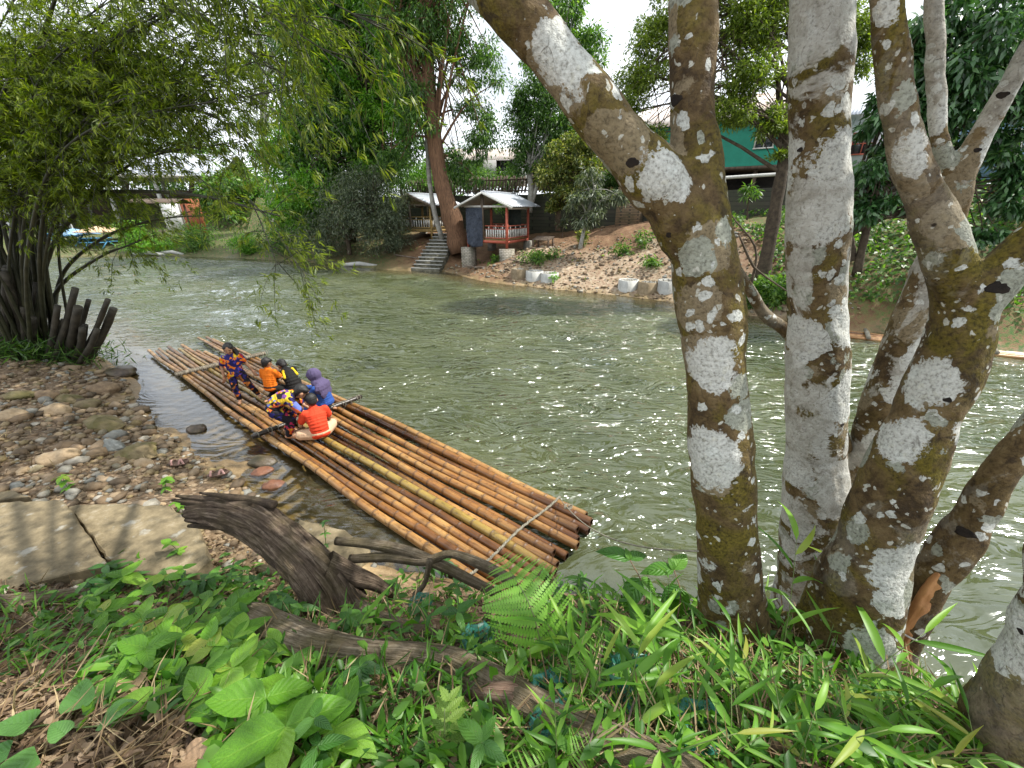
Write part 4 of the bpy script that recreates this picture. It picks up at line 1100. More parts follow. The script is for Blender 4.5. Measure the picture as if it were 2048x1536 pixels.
def m_brick(name, c1, c2, mort, sx=1.0):
    t = NT(name); g = t.co('Object')
    v = t.n('CombineXYZ', {0: t.math('ADD', t.n('SeparateXYZ', {0: g}).outputs[0], t.n('SeparateXYZ', {0: g}).outputs[1]), 1: t.n('SeparateXYZ', {0: g}).outputs[2]}).outputs[0]
    b = t.n('TexBrick', {'Vector': v, 'Color1': c1, 'Color2': c2, 'Mortar': mort, 'Scale': 1.0, 'Mortar Size': .014, 'Brick Width': .22 * sx, 'Row Height': .085 * sx})
    c = t.mix(t.ramp(t.noise(g, 2.2, 5), [(0.45, 0.0), (0.7, .7)]), b.outputs['Color'], (0.045, 0.05, 0.025))
    return t.done(t.pbsdf(c, .85, t.bump(b.outputs['Fac'], .012, -.8), .3))
M_whitebrick = m_brick('whitewashed_brick', (0.42, 0.39, 0.33), (0.33, 0.30, 0.24), (0.13, 0.11, 0.085))
M_brick = m_brick('brown_brick', (0.22, 0.15, 0.09), (0.16, 0.12, 0.075), (0.07, 0.055, 0.04))
M_stonewall = m_brick('mossy_stone_wall', (0.030, 0.032, 0.022), (0.050, 0.045, 0.033), (0.015, 0.015, 0.010), 2.4)

def sheet(mb, a, b, c, d, waves=14, amp=.02, thick=.012):
    """corrugated sheet between four corners a-b (ridge) and d-c (eave)"""
    a, b, c, d = [np.array(q, float) for q in (a, b, c, d)]
    nrm = np.cross(b - a, d - a); nrm /= np.linalg.norm(nrm)
    k = waves * 4 + 1; V = []
    for side in (0, 1):
        for f in (0, 1):
            for i in range(k):
                u = i / (k - 1); p = (a + (b - a) * u) * (1 - f) + (d + (c - d) * u) * f
                V.append(p + nrm * (amp * math.sin(u * waves * 2 * math.pi) - side * thick))
    F = []
    for i in range(k - 1):
        F.append((i, i + 1, k + i + 1, k + i)); F.append((2 * k + i, 3 * k + i, 3 * k + i + 1, 2 * k + i + 1))
        F.append((k + i, k + i + 1, 3 * k + i + 1, 3 * k + i)); F.append((i, 2 * k + i, 2 * k + i + 1, i + 1))
    mb.add(V, F)

def shelter(label, loc, rz, w, dp, zd, ze, za, zp, post_m, rail_m, beam_m, plinth_m, tarp, roof_m=M_zinc):
    """gabled picnic shelter on posts; x across the front, y to the back"""
    r = thing('riverside_shelter', label, 'shelter', loc, rz)
    z0 = loc[2]; zd -= z0; ze -= z0; za -= z0; zp -= z0
    ox, of, ob = .55, .45, .55
    for sx in (-1, 1):
        mb = MB(); sheet(mb, (0, -of, za), (0, dp + ob, za), (sx * (w / 2 + ox), dp + ob, ze - .03), (sx * (w / 2 + ox), -of, ze - .03))
        mb.build('roof_sheet', roof_m, r, False)
        MB().bar((0, -of - .02, za - .05), (sx * (w / 2 + ox), -of - .02, ze - .10), .04, .10).build('barge_board', M_whitepaint if tarp else M_wood, r)
    MB().bar((0, -of, za + .02), (0, dp + ob, za + .02), .16, .05).build('ridge_cap', roof_m, r)
    for sx in (-1, 1):
        for yy in (0, dp):
            zb = zp - .02 if yy == 0 else max(.25, zd - .5)
            MB().box((sx * w / 2, yy, (zb + ze) / 2), (.11, .11, ze - zb)).build('post', post_m, r)
            if yy == 0: MB().box((sx * w / 2, yy, zp / 2 - .35), (.66 * w / 2.5, .60 * w / 2.5, zp + .7)).build('plinth', plinth_m, r)
            else: MB().box((sx * w / 2, yy, zd - .55), (.4, .4, .75)).build('plinth', M_conc, r)
    MB().box((-.10 * w, -.03, (zd + za - .2) / 2 + .1), (.13, .10, za - zd - .1)).build('post', M_wood, r)
    mb = MB()
    for yy in (0, dp): mb.box((0, yy - .03, ze - .02), (w + .3, .06, .10))
    for sx in (-1, 1): mb.box((sx * w / 2, dp / 2, ze - .12), (.06, dp, .09))
    mb.build('tie_beam', M_whitepaint if tarp else M_wood, r)
    for yy in (-.002, dp): MB().box((0, yy, zd - .10), (w + .10, .09, .14)).build('floor_beam', beam_m, r)
    for sx in (-1, 1): MB().box((sx * w / 2, dp / 2, zd - .105), (.08, dp - .1, .13)).build('floor_beam', beam_m, r)
    npk = 12
    for k in range(npk): MB().box((0, (k + .5) * dp / npk, zd - .01), (w - .12, dp / npk * .92, .03)).build('floor_board', M_yellowwood, r)
    # railings
    def rail(a, b, n):
        a = Vector(a); b = Vector(b)
        rl = MB(); rl.bar(a + Vector((0, 0, .72)), b + Vector((0, 0, .72)), .05); rl.bar(a + Vector((0, 0, .10)), b + Vector((0, 0, .10)), .05); rl.bar(a + Vector((0, 0, .56)), b + Vector((0, 0, .56)), .035)
        o = rl.build('railing', beam_m, r)
        me = MB().box((0, 0, .33), (.065, .03, .48)).mesh('slat', rail_m)
        ang = math.atan2(b.y - a.y, b.x - a.x)
        for k in range(n):
            p = a.lerp(b, (k + .6) / (n + .2)); child(o, me, 'slat', p, (0, 0, ang))
        me2 = MB().box((0, 0, .64), (.055, .03, .14)).mesh('slat', rail_m)
        for k in range(1, n, 3): child(o, me2, 'slat', a.lerp(b, (k + .6) / (n + .2)), (0, 0, ang))
    x0 = -.05 * w if tarp else -w / 2
    rail((x0, 0.02, zd), (w / 2 - .06, 0.02, zd), 9 if tarp else 13)
    rail((w / 2, .08, zd), (w / 2, dp - .08, zd), 12)
    rail((-w / 2 + .06, dp, zd), (w / 2 - .06, dp, zd), 14)
    if tarp:
        n_, m_ = 22, 26; V = []
        for i in range(m_):
            for j in range(n_):
                u, v = j / (n_ - 1), i / (m_ - 1)
                V.append((-w / 2 - .02 + u * w * .42, -.10 - .05 * math.sin(u * 9 + v * 4) * v - .10 * v * math.sin(u * 3.1) + .02 * rng.normal(), ze - .08 - v * (ze - zd + .18 + .14 * math.sin(u * 2.6) * v)))
        F = [(i * n_ + j, i * n_ + j + 1, (i + 1) * n_ + j + 1, (i + 1) * n_ + j) for i in range(m_ - 1) for j in range(n_ - 1)]
        me = npmesh('tarpaulin', V, F, M_tarp, True); o = link('tarpaulin', me, r)
        o.modifiers.new('t', 'SOLIDIFY').thickness = .012
        MB().box((.18 * w, dp - .12, (zd + ze) / 2), (.8, .03, ze - zd - .1)).build('hanging_cloth', M_interior, r)
    return r
shelter('gabled shelter with red posts, white slat railing and hanging black tarpaulin', (-1.39, 23.75, 0.05), R(-27), 2.5, 2.7, 1.75, 3.47, 4.17, 1.32, M_redpaint, M_whitepaint, M_redpaint, M_whitebrick, True)
shelter('gabled shelter with ochre posts half hidden behind the grey bush', (-6.35, 28.0, 0.5), R(-27), 2.7, 2.6, 2.12, 3.55, 4.22, 1.25, M_yellowwood, M_whitepaint, M_yellowwood, M_stonewall, False)

M_stepc = m_simple('mossy_concrete', (0.030, 0.030, 0.018), (0.15, 0.14, 0.10), 5, .9, .008, rnd=.5)
# concrete stairs down to the water
st = thing('river_stairs', 'mossy concrete steps climbing from the river beside the red-posted shelter', 'stairs', (-5.05, 24.0, 0), R(-14))
for k in range(11):
    MB().box((.03 * math.sin(k * 2.2), .32 * k + .2, -.30 + .172 * k), (1.75 - .03 * k, .40 if k else .5, .90)).build('step', M_stepc, st)
    MB().box((.03 * math.sin(k * 2.2), .32 * k + .03, .155 + .172 * k), (1.80 - .03 * k, .14, .05)).build('lit_step_edge', M_conc_l, st)  # pale front strip paints the lit edge of each step
# culvert rings set as planters along the gravel
ring_bits = [(1040, 553, 20.3, 0), (1069, 556, 19.9, 1), (1099, 558, 19.5, 1), (1256, 575, 17.5, 1), (1296, 580, 17.0, 0), (1335, 583, 16.6, 1)]
rl = ['brown-stained culvert ring nearest the stone steps, half sunk in gravel', 'pale concrete ring between the brown-stained ring and the weed-topped ring', 'pale concrete ring with weeds on top, third from the stone steps',
      'clean pale concrete ring standing apart, beginning the group beside the mossy trunk', 'mud-brown concrete ring between two pale ones on gravel', 'pale concrete ring with greenish base, furthest from the shelters']
M_ring_b = m_simple('mud_stained_concrete', (0.15, 0.11, 0.06), (0.28, 0.22, 0.14), 4, .85, .005)
for (px, py, Yd, kind), lb in zip(ring_bits, rl):
    p = PY(px, py, Yd); base = gz(p.x, p.y)
    o = thing('culvert_ring', lb, 'concrete ring', (p.x, p.y, base), 0, 'concrete rings along the far shore')
    k = 28; an = np.arange(k) / k * 2 * math.pi; V = []
    for rr, zz in ((.43, -.5), (.43, .30), (.36, .30), (.36, .05)):
        for a_ in an: V.append((math.cos(a_) * rr, math.sin(a_) * rr, zz))
    F = [(q * k + j, q * k + (j + 1) % k, (q + 1) * k + (j + 1) % k, (q + 1) * k + j) for q in range(3) for j in range(k)]
    link('ring', npmesh('ring', V, F, M_conc_l if kind else M_ring_b, False), o)
    g_ = MB()
    for q in range(30): a_, b_ = rng.uniform(0, 6.28), math.sqrt(rng.random()) * .34; g_.ball((math.cos(a_) * b_, math.sin(a_) * b_, .20 + rng.uniform(0, .05)), rng.uniform(.04, .09, 3), 6)
    q = g_.build('gravel_fill', M_conc, o, True); q['kind'] = 'stuff'

# retaining wall, top pipe, brick pier
W = spline([(a, b, c) for (a, b), c in zip(WALL, WZ)], 60)
V = []; F = []
for k, (a, b, c) in enumerate(W):
    d = W[min(k + 1, 59)] - W[max(k - 1, 0)]; nx, ny = -d[1], d[0]; L = math.hypot(nx, ny); nx, ny = nx / L, ny / L
    top = WALL_TOP + .05 + .04 * math.sin(k * .9)
    for (off, zz) in ((0, c - 1.2), (0, top), (.5, top), (.5, c - 1.2)): V.append((a + nx * off, b + ny * off, zz))
for k in range(59):
    for q in range(3): F.append((k * 4 + q, (k + 1) * 4 + q, (k + 1) * 4 + q + 1, k * 4 + q + 1))
tag(link('retaining_wall', npmesh('retaining_wall', V, F, M_stonewall)), 'dark mossy stone retaining wall along the top of the far bank', 'wall')
p = PY(1262, 400, 24.0)
tag(MB().box((p.x, p.y, 3.1), (1.3, .7, 2.6), (0, 0, R(-36))).build('brick_pier', M_brick), 'brown brick pier built against the dark retaining wall', 'pier')
def wall_at(x):
    y_ = np.interp(x, W[:, 0], W[:, 1]); return y_
a = (7.2, wall_at(7.2) + .25, 4.62); b = (16.5, wall_at(16.5) + .25, 4.95)
tag(MB().tube([Vector(a).lerp(Vector(b), f) for f in np.linspace(0, 1, 8)], .075, 10).build('water_pipe', M_whitepaint, None, True), 'long pale pipe running below the green building', 'pipe')

# leaning plank fence on the wall
fx0, fx1 = -8.6, 4.6
fc = thing('plank_fence', 'grey plank fence with slanting boards above the retaining wall', 'fence', (fx0, wall_at(fx0) + .3, WALL_TOP))
o0 = Vector(fc.location)
n_b = 58
for k in range(n_b):
    x_ = fx0 + (fx1 - fx0) * (k + .5) / n_b; q = Vector((x_, wall_at(x_) + .28, WALL_TOP + .12)) - o0
    lean = (.28 if x_ > -3.4 else -.05) * rng.uniform(.7, 1.2); hh = rng.uniform(.92, 1.15)
    MB().box((q.x + lean * .45, q.y, q.z + hh / 2), (rng.uniform(.11, .16), .025, hh), (0, lean, R(-34))).build('board', M_wood, fc)
for zz in (.28, .95):
    P_ = [Vector((x_, wall_at(x_) + .32, WALL_TOP + zz)) - o0 for x_ in np.linspace(fx0, fx1, 9)]
    mb = MB()
    for a, b in zip(P_[:-1], P_[1:]): mb.bar(a, b, .05, .08)
    mb.build('rail', M_wood_d, fc)
for x_ in np.linspace(fx0, fx1, 7):
    MB().box(Vector((x_, wall_at(x_) + .38, WALL_TOP + .55)) - o0, (.10, .10, 1.2)).build('post', M_wood_d, fc)

# houses on the terrace
M_green = m_simple('green_sheet_wall', (0.008, 0.19, 0.125), (0.015, 0.27, 0.185), 2, .55, 0)
M_orangewall = m_simple('orange_wall', (0.26, 0.075, 0.03), (0.34, 0.11, 0.05), 2, .7, .002)
M_housewall = m_simple('pale_house_wall', (0.52, 0.54, 0.56), (0.66, 0.67, 0.68), 1.5, .75, .002)
M_bluewall = m_simple('blue_house_wall', (0.16, 0.28, 0.42), (0.22, 0.36, 0.50), 1.5, .7, .002)
M_glass = m_simple('window_glass', (0.02, 0.025, 0.03), (0.06, 0.07, 0.08), 2, .08, 0, .8)
M_void = m_simple('underfloor_shade_and_tyre_black', (0.012, 0.010, 0.008), (0.03, 0.025, 0.02), 4, .9, .004)  # near-black, for van tyres and the painted shade below the stilt house
def house(label, loc, rz, w, dp, h, pitch, wall_m, roof_m, wins, stilt=0.0, frame_m=M_whitepaint, corr=True, eave=.5, gable_front=False):
    r = thing('house', label, 'house', loc, rz)
    z0 = stilt
    if corr:
        k = int(w / .16) * 2 + 1
        V = []; F = []
        for f in (0, 1):
            for i in range(k): V.append((-w / 2 + w * i / (k - 1), (.012 if i % 2 else -.012), z0 + h * f))
        for i in range(k - 1): F.append((i, i + 1, k + i + 1, k + i))
        mb = MB(); mb.add(V, F); mb.box((0, dp / 2 + .04, z0 + h / 2), (w - .02, dp, h))
        mb.build('wall', wall_m, r)
    else: MB().box((0, dp / 2, z0 + h / 2), (w, dp, h)).build('wall', wall_m, r)
    rz_ = z0 + h + pitch
    if gable_front:
        for sx in (-1, 1):
            mb = MB(); sheet(mb, (0, -eave, rz_), (0, dp + eave, rz_), (sx * (w / 2 + eave), dp + eave, z0 + h - .1), (sx * (w / 2 + eave), -eave, z0 + h - .1), 24, .02); mb.build('roof', roof_m, r)
        MB().add([(-w / 2, 0, z0 + h), (w / 2, 0, z0 + h), (0, 0, rz_ - .05), (-w / 2, .1, z0 + h), (w / 2, .1, z0 + h), (0, .1, rz_ - .05)], [(0, 1, 2), (3, 5, 4)]).build('gable', wall_m, r)
    else:
        for sy, yy in ((-1, -eave), (1, dp + eave)):
            mb = MB(); sheet(mb, (-w / 2 - eave, dp / 2, rz_), (w / 2 + eave, dp / 2, rz_), (w / 2 + eave, yy, z0 + h - .1), (-w / 2 - eave, yy, z0 + h - .1), 40, .02); mb.build('roof', roof_m, r)
    for (cx, cz, ww, hh, nx, nz) in wins:
        fr = MB(); t_ = .06
        fr.box((cx, -.05, z0 + cz + hh / 2), (ww + .1, .08, t_)); fr.box((cx, -.05, z0 + cz - hh / 2), (ww + .1, .08, t_))
        for i in range(nx + 1): fr.box((cx - ww / 2 + ww * i / nx, -.053, z0 + cz), (t_ * (.8 if 0 < i < nx else 1), .075, hh - t_))
        for i in range(1, nz): fr.box((cx, -.047, z0 + cz - hh / 2 + hh * i / nz), (ww - t_, .06, t_ * .7))
        wnd = fr.build('window', frame_m, r)
        for i in range(nx): MB().box((cx - ww / 2 + ww * (i + .5) / nx, -.028, z0 + cz), (ww / nx - t_, .02, hh - t_)).build('pane', M_glass, wnd)
    if stilt:
        for x_ in np.linspace(-w / 2 + .2, w / 2 - .2, 6): MB().box((x_, .3, z0 / 2 - .3), (.16, .16, z0 + .6)).build('stilt', M_wood_d, r)
        MB().box((0, dp * .55, z0 / 2 - .3), (w - .6, dp * .4, z0 + .5)).build('underfloor_shade', M_void, r)  # near-black block stands in for the shade under the floor
        MB().box((0, dp / 2, z0 - .08), (w + .1, dp + .1, .14)).build('floor_beam', M_wood_d, r)
    return r
p = PY(1410, 330, 24.5)
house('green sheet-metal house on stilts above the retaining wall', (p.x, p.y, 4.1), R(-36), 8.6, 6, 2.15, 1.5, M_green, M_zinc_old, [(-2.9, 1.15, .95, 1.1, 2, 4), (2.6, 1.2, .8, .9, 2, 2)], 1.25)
p = PY(985, 350, 37)
house('open-fronted house with pale zinc roof behind the plank fence', (p.x - .6, p.y, 5.2), R(-10), 5.6, 5, 1.75, 1.1, M_housewall, M_zinc_old, [(1.6, 1.0, 1.2, 1.3, 4, 1), (-1.0, 1.0, 1.6, 1.3, 4, 2)], 0, M_wood_d, False, .7)
p = PY(1110, 350, 32)
house('orange-walled house behind the yellow-leaved tree', (p.x + .3, p.y, 4.6), R(-32), 4.6, 5, 2.0, 1.0, M_orangewall, M_zinc, [(-1.6, 1.3, 1.1, 1.1, 2, 2), (1.3, 1.3, 1.1, 1.1, 2, 2)], 0, M_whitepaint, False, .9, True)
p = PY(1735, 300, 24)
house('pale bluish house seen between pale and leaning trunks', (p.x + .8, p.y, 4.9), R(-38), 5.0, 5, 3.0, 1.0, M_housewall, M_zinc, [(-.9, 1.6, 1.0, 1.0, 2, 2), (1.2, 1.6, 1.0, 1.0, 2, 2)], 0, M_redpaint, False)
p = PY(2020, 280, 20)
house('blue-fronted house beyond the dark glossy tree', (p.x + 1.2, p.y, 4.6), R(-45), 5.0, 5, 2.6, 1.0, M_bluewall, M_zinc, [(-.9, 1.4, 1.0, 1.0, 2, 2), (1.0, 1.4, 1.0, 1.0, 2, 2)], 0, M_whitepaint, False)
# boarded bank wall on the right
p0, p1 = PY(1955, 430, 14.5), PY(2110, 425, 12.5)
bw = thing('board_revetment', 'low revetment of tan horizontal boards on the bank below the blue house', 'retaining boards', (p0.x, p0.y, p0.z))
for k in range(6):
    a, b = p0 - p0, p1 - p0
    MB().bar(Vector((a.x, a.y, .17 * k)), Vector((b.x, b.y, .17 * k)), .05, .15).build('plank', M_yellowwood, bw)
for f in (0.02, .5, .98):
    q = (p1 - p0) * f; MB().box((q.x, q.y - .06, .4), (.09, .09, 1.2)).build('post', M_wood, bw)
# slatted rack by the shelter
p = PY(1082, 470, 23.2)
rk = thing('slatted_bench', 'low grey slatted bench on the slope right of the red-posted shelter', 'bench', (p.x, p.y, gz(p.x, p.y)), R(-30))
for k in range(6): MB().box((0, .12 * k, .38 + .03 * k), (1.05, .085, .03)).build('slat', M_wood, rk)
for sx in (-1, 1):
    for yy in (0, .6): MB().box((sx * .45, yy, .15), (.07, .07, .6)).build('leg', M_wood_d, rk)
# loose boards by the foundation
for (px, py, Yd, L, rz, lb) in ((1040, 527, 21.5, 1.3, -.5, 'grey board lying on gravel beside the right brick plinth'), (812, 508, 26, 1.7, -.4, 'weathered board lying on the bank left of the stone steps'), (965, 536, 22.9, 2.0, .05, 'long pole lying along the foot of the red-posted shelter')):
    p = PY(px, py, Yd); tag(MB().box((p.x, p.y, gz(p.x, p.y) + .04), (L, .16, .05), (0, .08, rz)).build('loose_board', M_wood), lb, 'board')
# pole raft moored on the right
p0, p1 = PZ(1640, 664, .06), PZ(2090, 716, .06)
r2 = thing('moored_raft', 'second raft of pale bamboo poles moored below the ivy bank', 'raft', (p0.x, p0.y, 0)); dv = p1 - p0; nv = Vector((-dv.y, dv.x, 0)).normalized()
for k in range(7):
    a = nv * (.11 * k - .1); b = a + dv
    mb = MB(); mb.tube([a.lerp(b, f) + Vector((0, 0, .02 + .012 * math.sin(f * 7 + k))) for f in np.linspace(0, 1, 24)], [.045 + (.006 if i % 3 == 0 else 0) for i in range(24)], 9)
    me = mb.mesh('bamboo_pole', M_cane, True); n_ = len(me.vertices)
    for nm, val in (('ring', 0), ('end', .1), ('wet', .05), ('algae', .1)):
        at = me.attributes.new(nm, 'FLOAT', 'POINT'); at.data.foreach_set('value', np.full(n_, val, np.float32))
    link('bamboo_pole', me, r2)
for f in (.24, .8):
    c = dv * f; MB().tube([c - nv * .2 + Vector((0, 0, .10)), c + nv * .28 + Vector((.05, 0, .12)), c + nv * .75 + Vector((.1, 0, .10))], [.05, .055, .045], 9).build('crossbar', M_rope, r2, True)
# far left: riverside stalls
gl = lambda px, py, Yd: PY(px, py, Yd)
p = gl(170, 390, 46)
hall = thing('long_open_hall', 'long open-sided hall with wide grey roof across the river bend', 'hall', (p.x, p.y, 1.2), R(14))
for sy, (y0, z0_, y1, z1_) in (('f', (0, 7.4, -6, 5.0)), ('b', (0, 7.4, 6, 5.0))):
    mb = MB(); sheet(mb, (-17, y0, z0_), (15, y0, z0_), (15, y1, z1_), (-17, y1, z1_), 90, .03); mb.build('roof', M_zinc, hall)
for x_ in np.linspace(-15, 13, 8):
    for yy in (-5.2, 5.2): MB().box((x_, yy, 2.4), (.28, .28, 5.3)).build('column', M_conc_l, hall)
MB().box((0, 6.4, 2.0), (28, .2, 4.2)).build('back_wall', M_wood_d, hall)
MB().box((0, -5.3, 4.95), (29, .12, .3)).build('fascia', M_whitepaint, hall)
for (px, ww, m_, lb) in ((395, 1.6, M_orangewall, 'red plastered wall panel under the long hall roof'), (355, 1.6, M_whitepaint, 'white panel standing beside the red wall panel under the hall')):
    p = gl(px, 460, 39); tag(MB().box((p.x, p.y, 2.6), (ww, .25, 3.0)).build('panel_wall', m_), lb, 'panel')
for (px, py, Yd, rad, m_, lb) in ((150, 468, 36, 1.6, M_bluewall, 'pale blue parasol shading blue tables by the river bend'), (205, 462, 35.5, 1.8, M_cream, 'cream parasol shading blue tables by the river bend')):
    p = gl(px, py, Yd); g0 = gz(p.x, p.y)
    u = thing('parasol', lb, 'parasol', (p.x, p.y, g0), 0, 'parasols at the riverside tables')
    MB().tube([(0, 0, 0), (0, 0, 1.4), (0, 0, p.z - g0 + .3)], .04, 8).build('pole', M_whitepaint, u)
    k = 8; zt = p.z - g0; V = [(0, 0, zt + .45)] + [(math.cos(q / k * 6.283) * rad, math.sin(q / k * 6.283) * rad, zt) for q in range(k)] + [(0, 0, zt + .41)] + [(math.cos(q / k * 6.283) * rad, math.sin(q / k * 6.283) * rad, zt - .05) for q in range(k)]
    F = [(0, 1 + q, 1 + (q + 1) % k) for q in range(k)] + [(9, 10 + (q + 1) % k, 10 + q) for q in range(k)]
    mb = MB(); mb.add(V, F); mb.add(V, [(1 + q, 10 + q, 10 + (q + 1) % k, 1 + (q + 1) % k) for q in range(k)]); mb.build('canopy', m_, u)
M_bluep = m_simple('blue_painted_timber', (0.03, 0.14, 0.26), (0.06, 0.22, 0.36), 6, .6, .002)
for (px, py, Yd, lb) in ((150, 492, 34.5, 'blue picnic table between two other blue tables by the river bend'), (200, 490, 34, 'blue picnic table under the cream parasol by the river bend'), (120, 494, 35, 'blue picnic table beyond the pale blue parasol, nearest the bamboo')):
    p = gl(px, py, Yd); g0 = gz(p.x, p.y)
    tb = thing('picnic_table', lb, 'table', (p.x, p.y, g0), R(8), 'blue tables by the river bend')
    MB().box((0, 0, .74), (1.7, .75, .05)).build('table_top', M_bluep, tb)
    for sy in (-1, 1): MB().box((0, sy * .7, .44), (1.7, .28, .05)).build('bench_seat', M_bluep, tb)
    for sx in (-1, 1): MB().bar((sx * .65, -.75, 0), (sx * .65, .3, .74), .07).bar((sx * .65, .75, 0), (sx * .65, -.3, .74), .07).build('leg', M_bluep, tb)
p = gl(55, 440, 42); g0 = gz(p.x, p.y)
van = thing('parked_van', 'white van parked beside the stalls across the river', 'van', (p.x, p.y, max(g0, 1.3)), R(5))
pr = [(-2.2, .35), (2.1, .35), (2.2, .9), (1.75, 1.15), (1.1, 1.85), (-2.1, 1.95), (-2.25, 1.0)]
V = [(x_, sy * .85, z_) for sy in (-1, 1) for x_, z_ in pr]; n_ = len(pr)
me = bpy.data.meshes.new('body'); me.from_pydata(V, [], [tuple(range(n_))[::-1], tuple(range(n_, 2 * n_))] + [(i, (i + 1) % n_, n_ + (i + 1) % n_, n_ + i) for i in range(n_)]); me.materials.append(M_housewall); link('body', me, van)
for x_ in (-1.4, 1.35):
    for sy in (-1, 1): MB().tube([(x_, sy * .70, .35), (x_, sy * .88, .35)], .34, 16).build('wheel', M_void, van)
for x_, w_ in ((-1.5, .9), (-.4, 1.0), (.65, .8)): MB().box((x_, -.856, 1.5), (w_, .02, .42)).build('window', M_glass, van)
p = gl(335, 462, 35); g0 = gz(p.x, p.y)
hut = thing('stilt_platform', 'small wooden platform on leaning stilts over the green bank across the river', 'platform', (p.x, p.y, g0))
zt = p.z - g0
for k in range(7): MB().box((0, -.6 + .2 * k, zt), (3.6, .18, .05)).build('deck_board', M_wood, hut)
for sx in (-1, 0, 1):
    for sy in (-1, 1): MB().bar((sx * 1.6 + .15, sy * .5, -.4), (sx * 1.6, sy * .5, zt), .13).build('stilt', M_conc_l if sx == 1 else M_wood, hut)
for sx in (-1, 1): MB().bar((sx * 1.6, .5, zt), (sx * 1.6, .5, zt + 2.0), .1).build('post', M_wood_d, hut)
mb = MB(); sheet(mb, (-2, .1, zt + 2.4), (2, .1, zt + 2.4), (2, -.9, zt + 2.05), (-2, -.9, zt + 2.05), 16); sheet(mb, (-2, .1, zt + 2.4), (2, .1, zt + 2.4), (2, 1.1, zt + 2.05), (-2, 1.1, zt + 2.05), 16); mb.build('roof', M_wood_d, hut)
# drifted planks at the far waterline
for (px, py, Yd, L, lb) in ((300, 508, 32.4, 3.0, 'long pale drift log under the bright weeds at the far waterline'), (345, 507, 32.6, 2.2, 'short pale drift log below the stilt platform'), (720, 533, 26.0, 2.4, 'pale drift log at the waterline below the grey bush')):
    p = PY(px, py, Yd); tag(MB().tube([(p.x - L / 2, p.y + .1, max(.05, gz(p.x, p.y))), (p.x, p.y, max(.08, gz(p.x, p.y)) + .1), (p.x + L / 2, p.y - .3, .06)], [.12, .14, .1], 9).build('drift_log', M_conc_l, None, True), lb, 'log', 'drift logs on the far shore')
# ------------------------------------------------------------ far trees, each with trunk, limbs and a leafy crown
L_dark = m_leaf('leaf_dark_green', (0.02, 0.055, 0.012), (0.058, 0.135, 0.026), (0.15, 0.26, 0.06))
L_mid = m_leaf('leaf_mid_green', (0.026, 0.075, 0.012), (0.075, 0.17, 0.026), (0.18, 0.29, 0.06))
L_bright = m_leaf('leaf_bright_green', (0.05, 0.15, 0.012), (0.11, 0.27, 0.022), (0.22, 0.4, 0.05))
L_grey = m_leaf('leaf_grey_green', (0.030, 0.050, 0.026), (0.085, 0.115, 0.065), (0.21, 0.24, 0.16), .5, .3)
L_yellow = m_leaf('leaf_yellow_green', (0.035, 0.065, 0.012), (0.11, 0.15, 0.030), (0.33, 0.32, 0.10), .45, .4)
L_feather = m_leaf('leaf_feathery', (0.05, 0.085, 0.012), (0.13, 0.19, 0.025), (0.25, 0.31, 0.05))
L_gloss = m_leaf('leaf_glossy_dark', (0.016, 0.055, 0.014), (0.04, 0.11, 0.032), (0.10, 0.20, 0.07), .28, .25, spec=.6)
L_bamboo = m_leaf('leaf_bamboo', (0.05, 0.085, 0.006), (0.125, 0.18, 0.013), (0.26, 0.31, 0.03), .45, .5)
B_brown = m_simple('bark_red_brown', (0.070, 0.034, 0.018), (0.21, 0.115, 0.062), 7, .9, .03, stretch=(3, 3, .35))
B_grey = m_simple('bark_pale_grey', (0.20, 0.19, 0.165), (0.42, 0.41, 0.37), 5, .85, .01)
B_dark = m_simple('bark_dark_brown', (0.035, 0.025, 0.016), (0.10, 0.075, 0.05), 8, .9, .02)

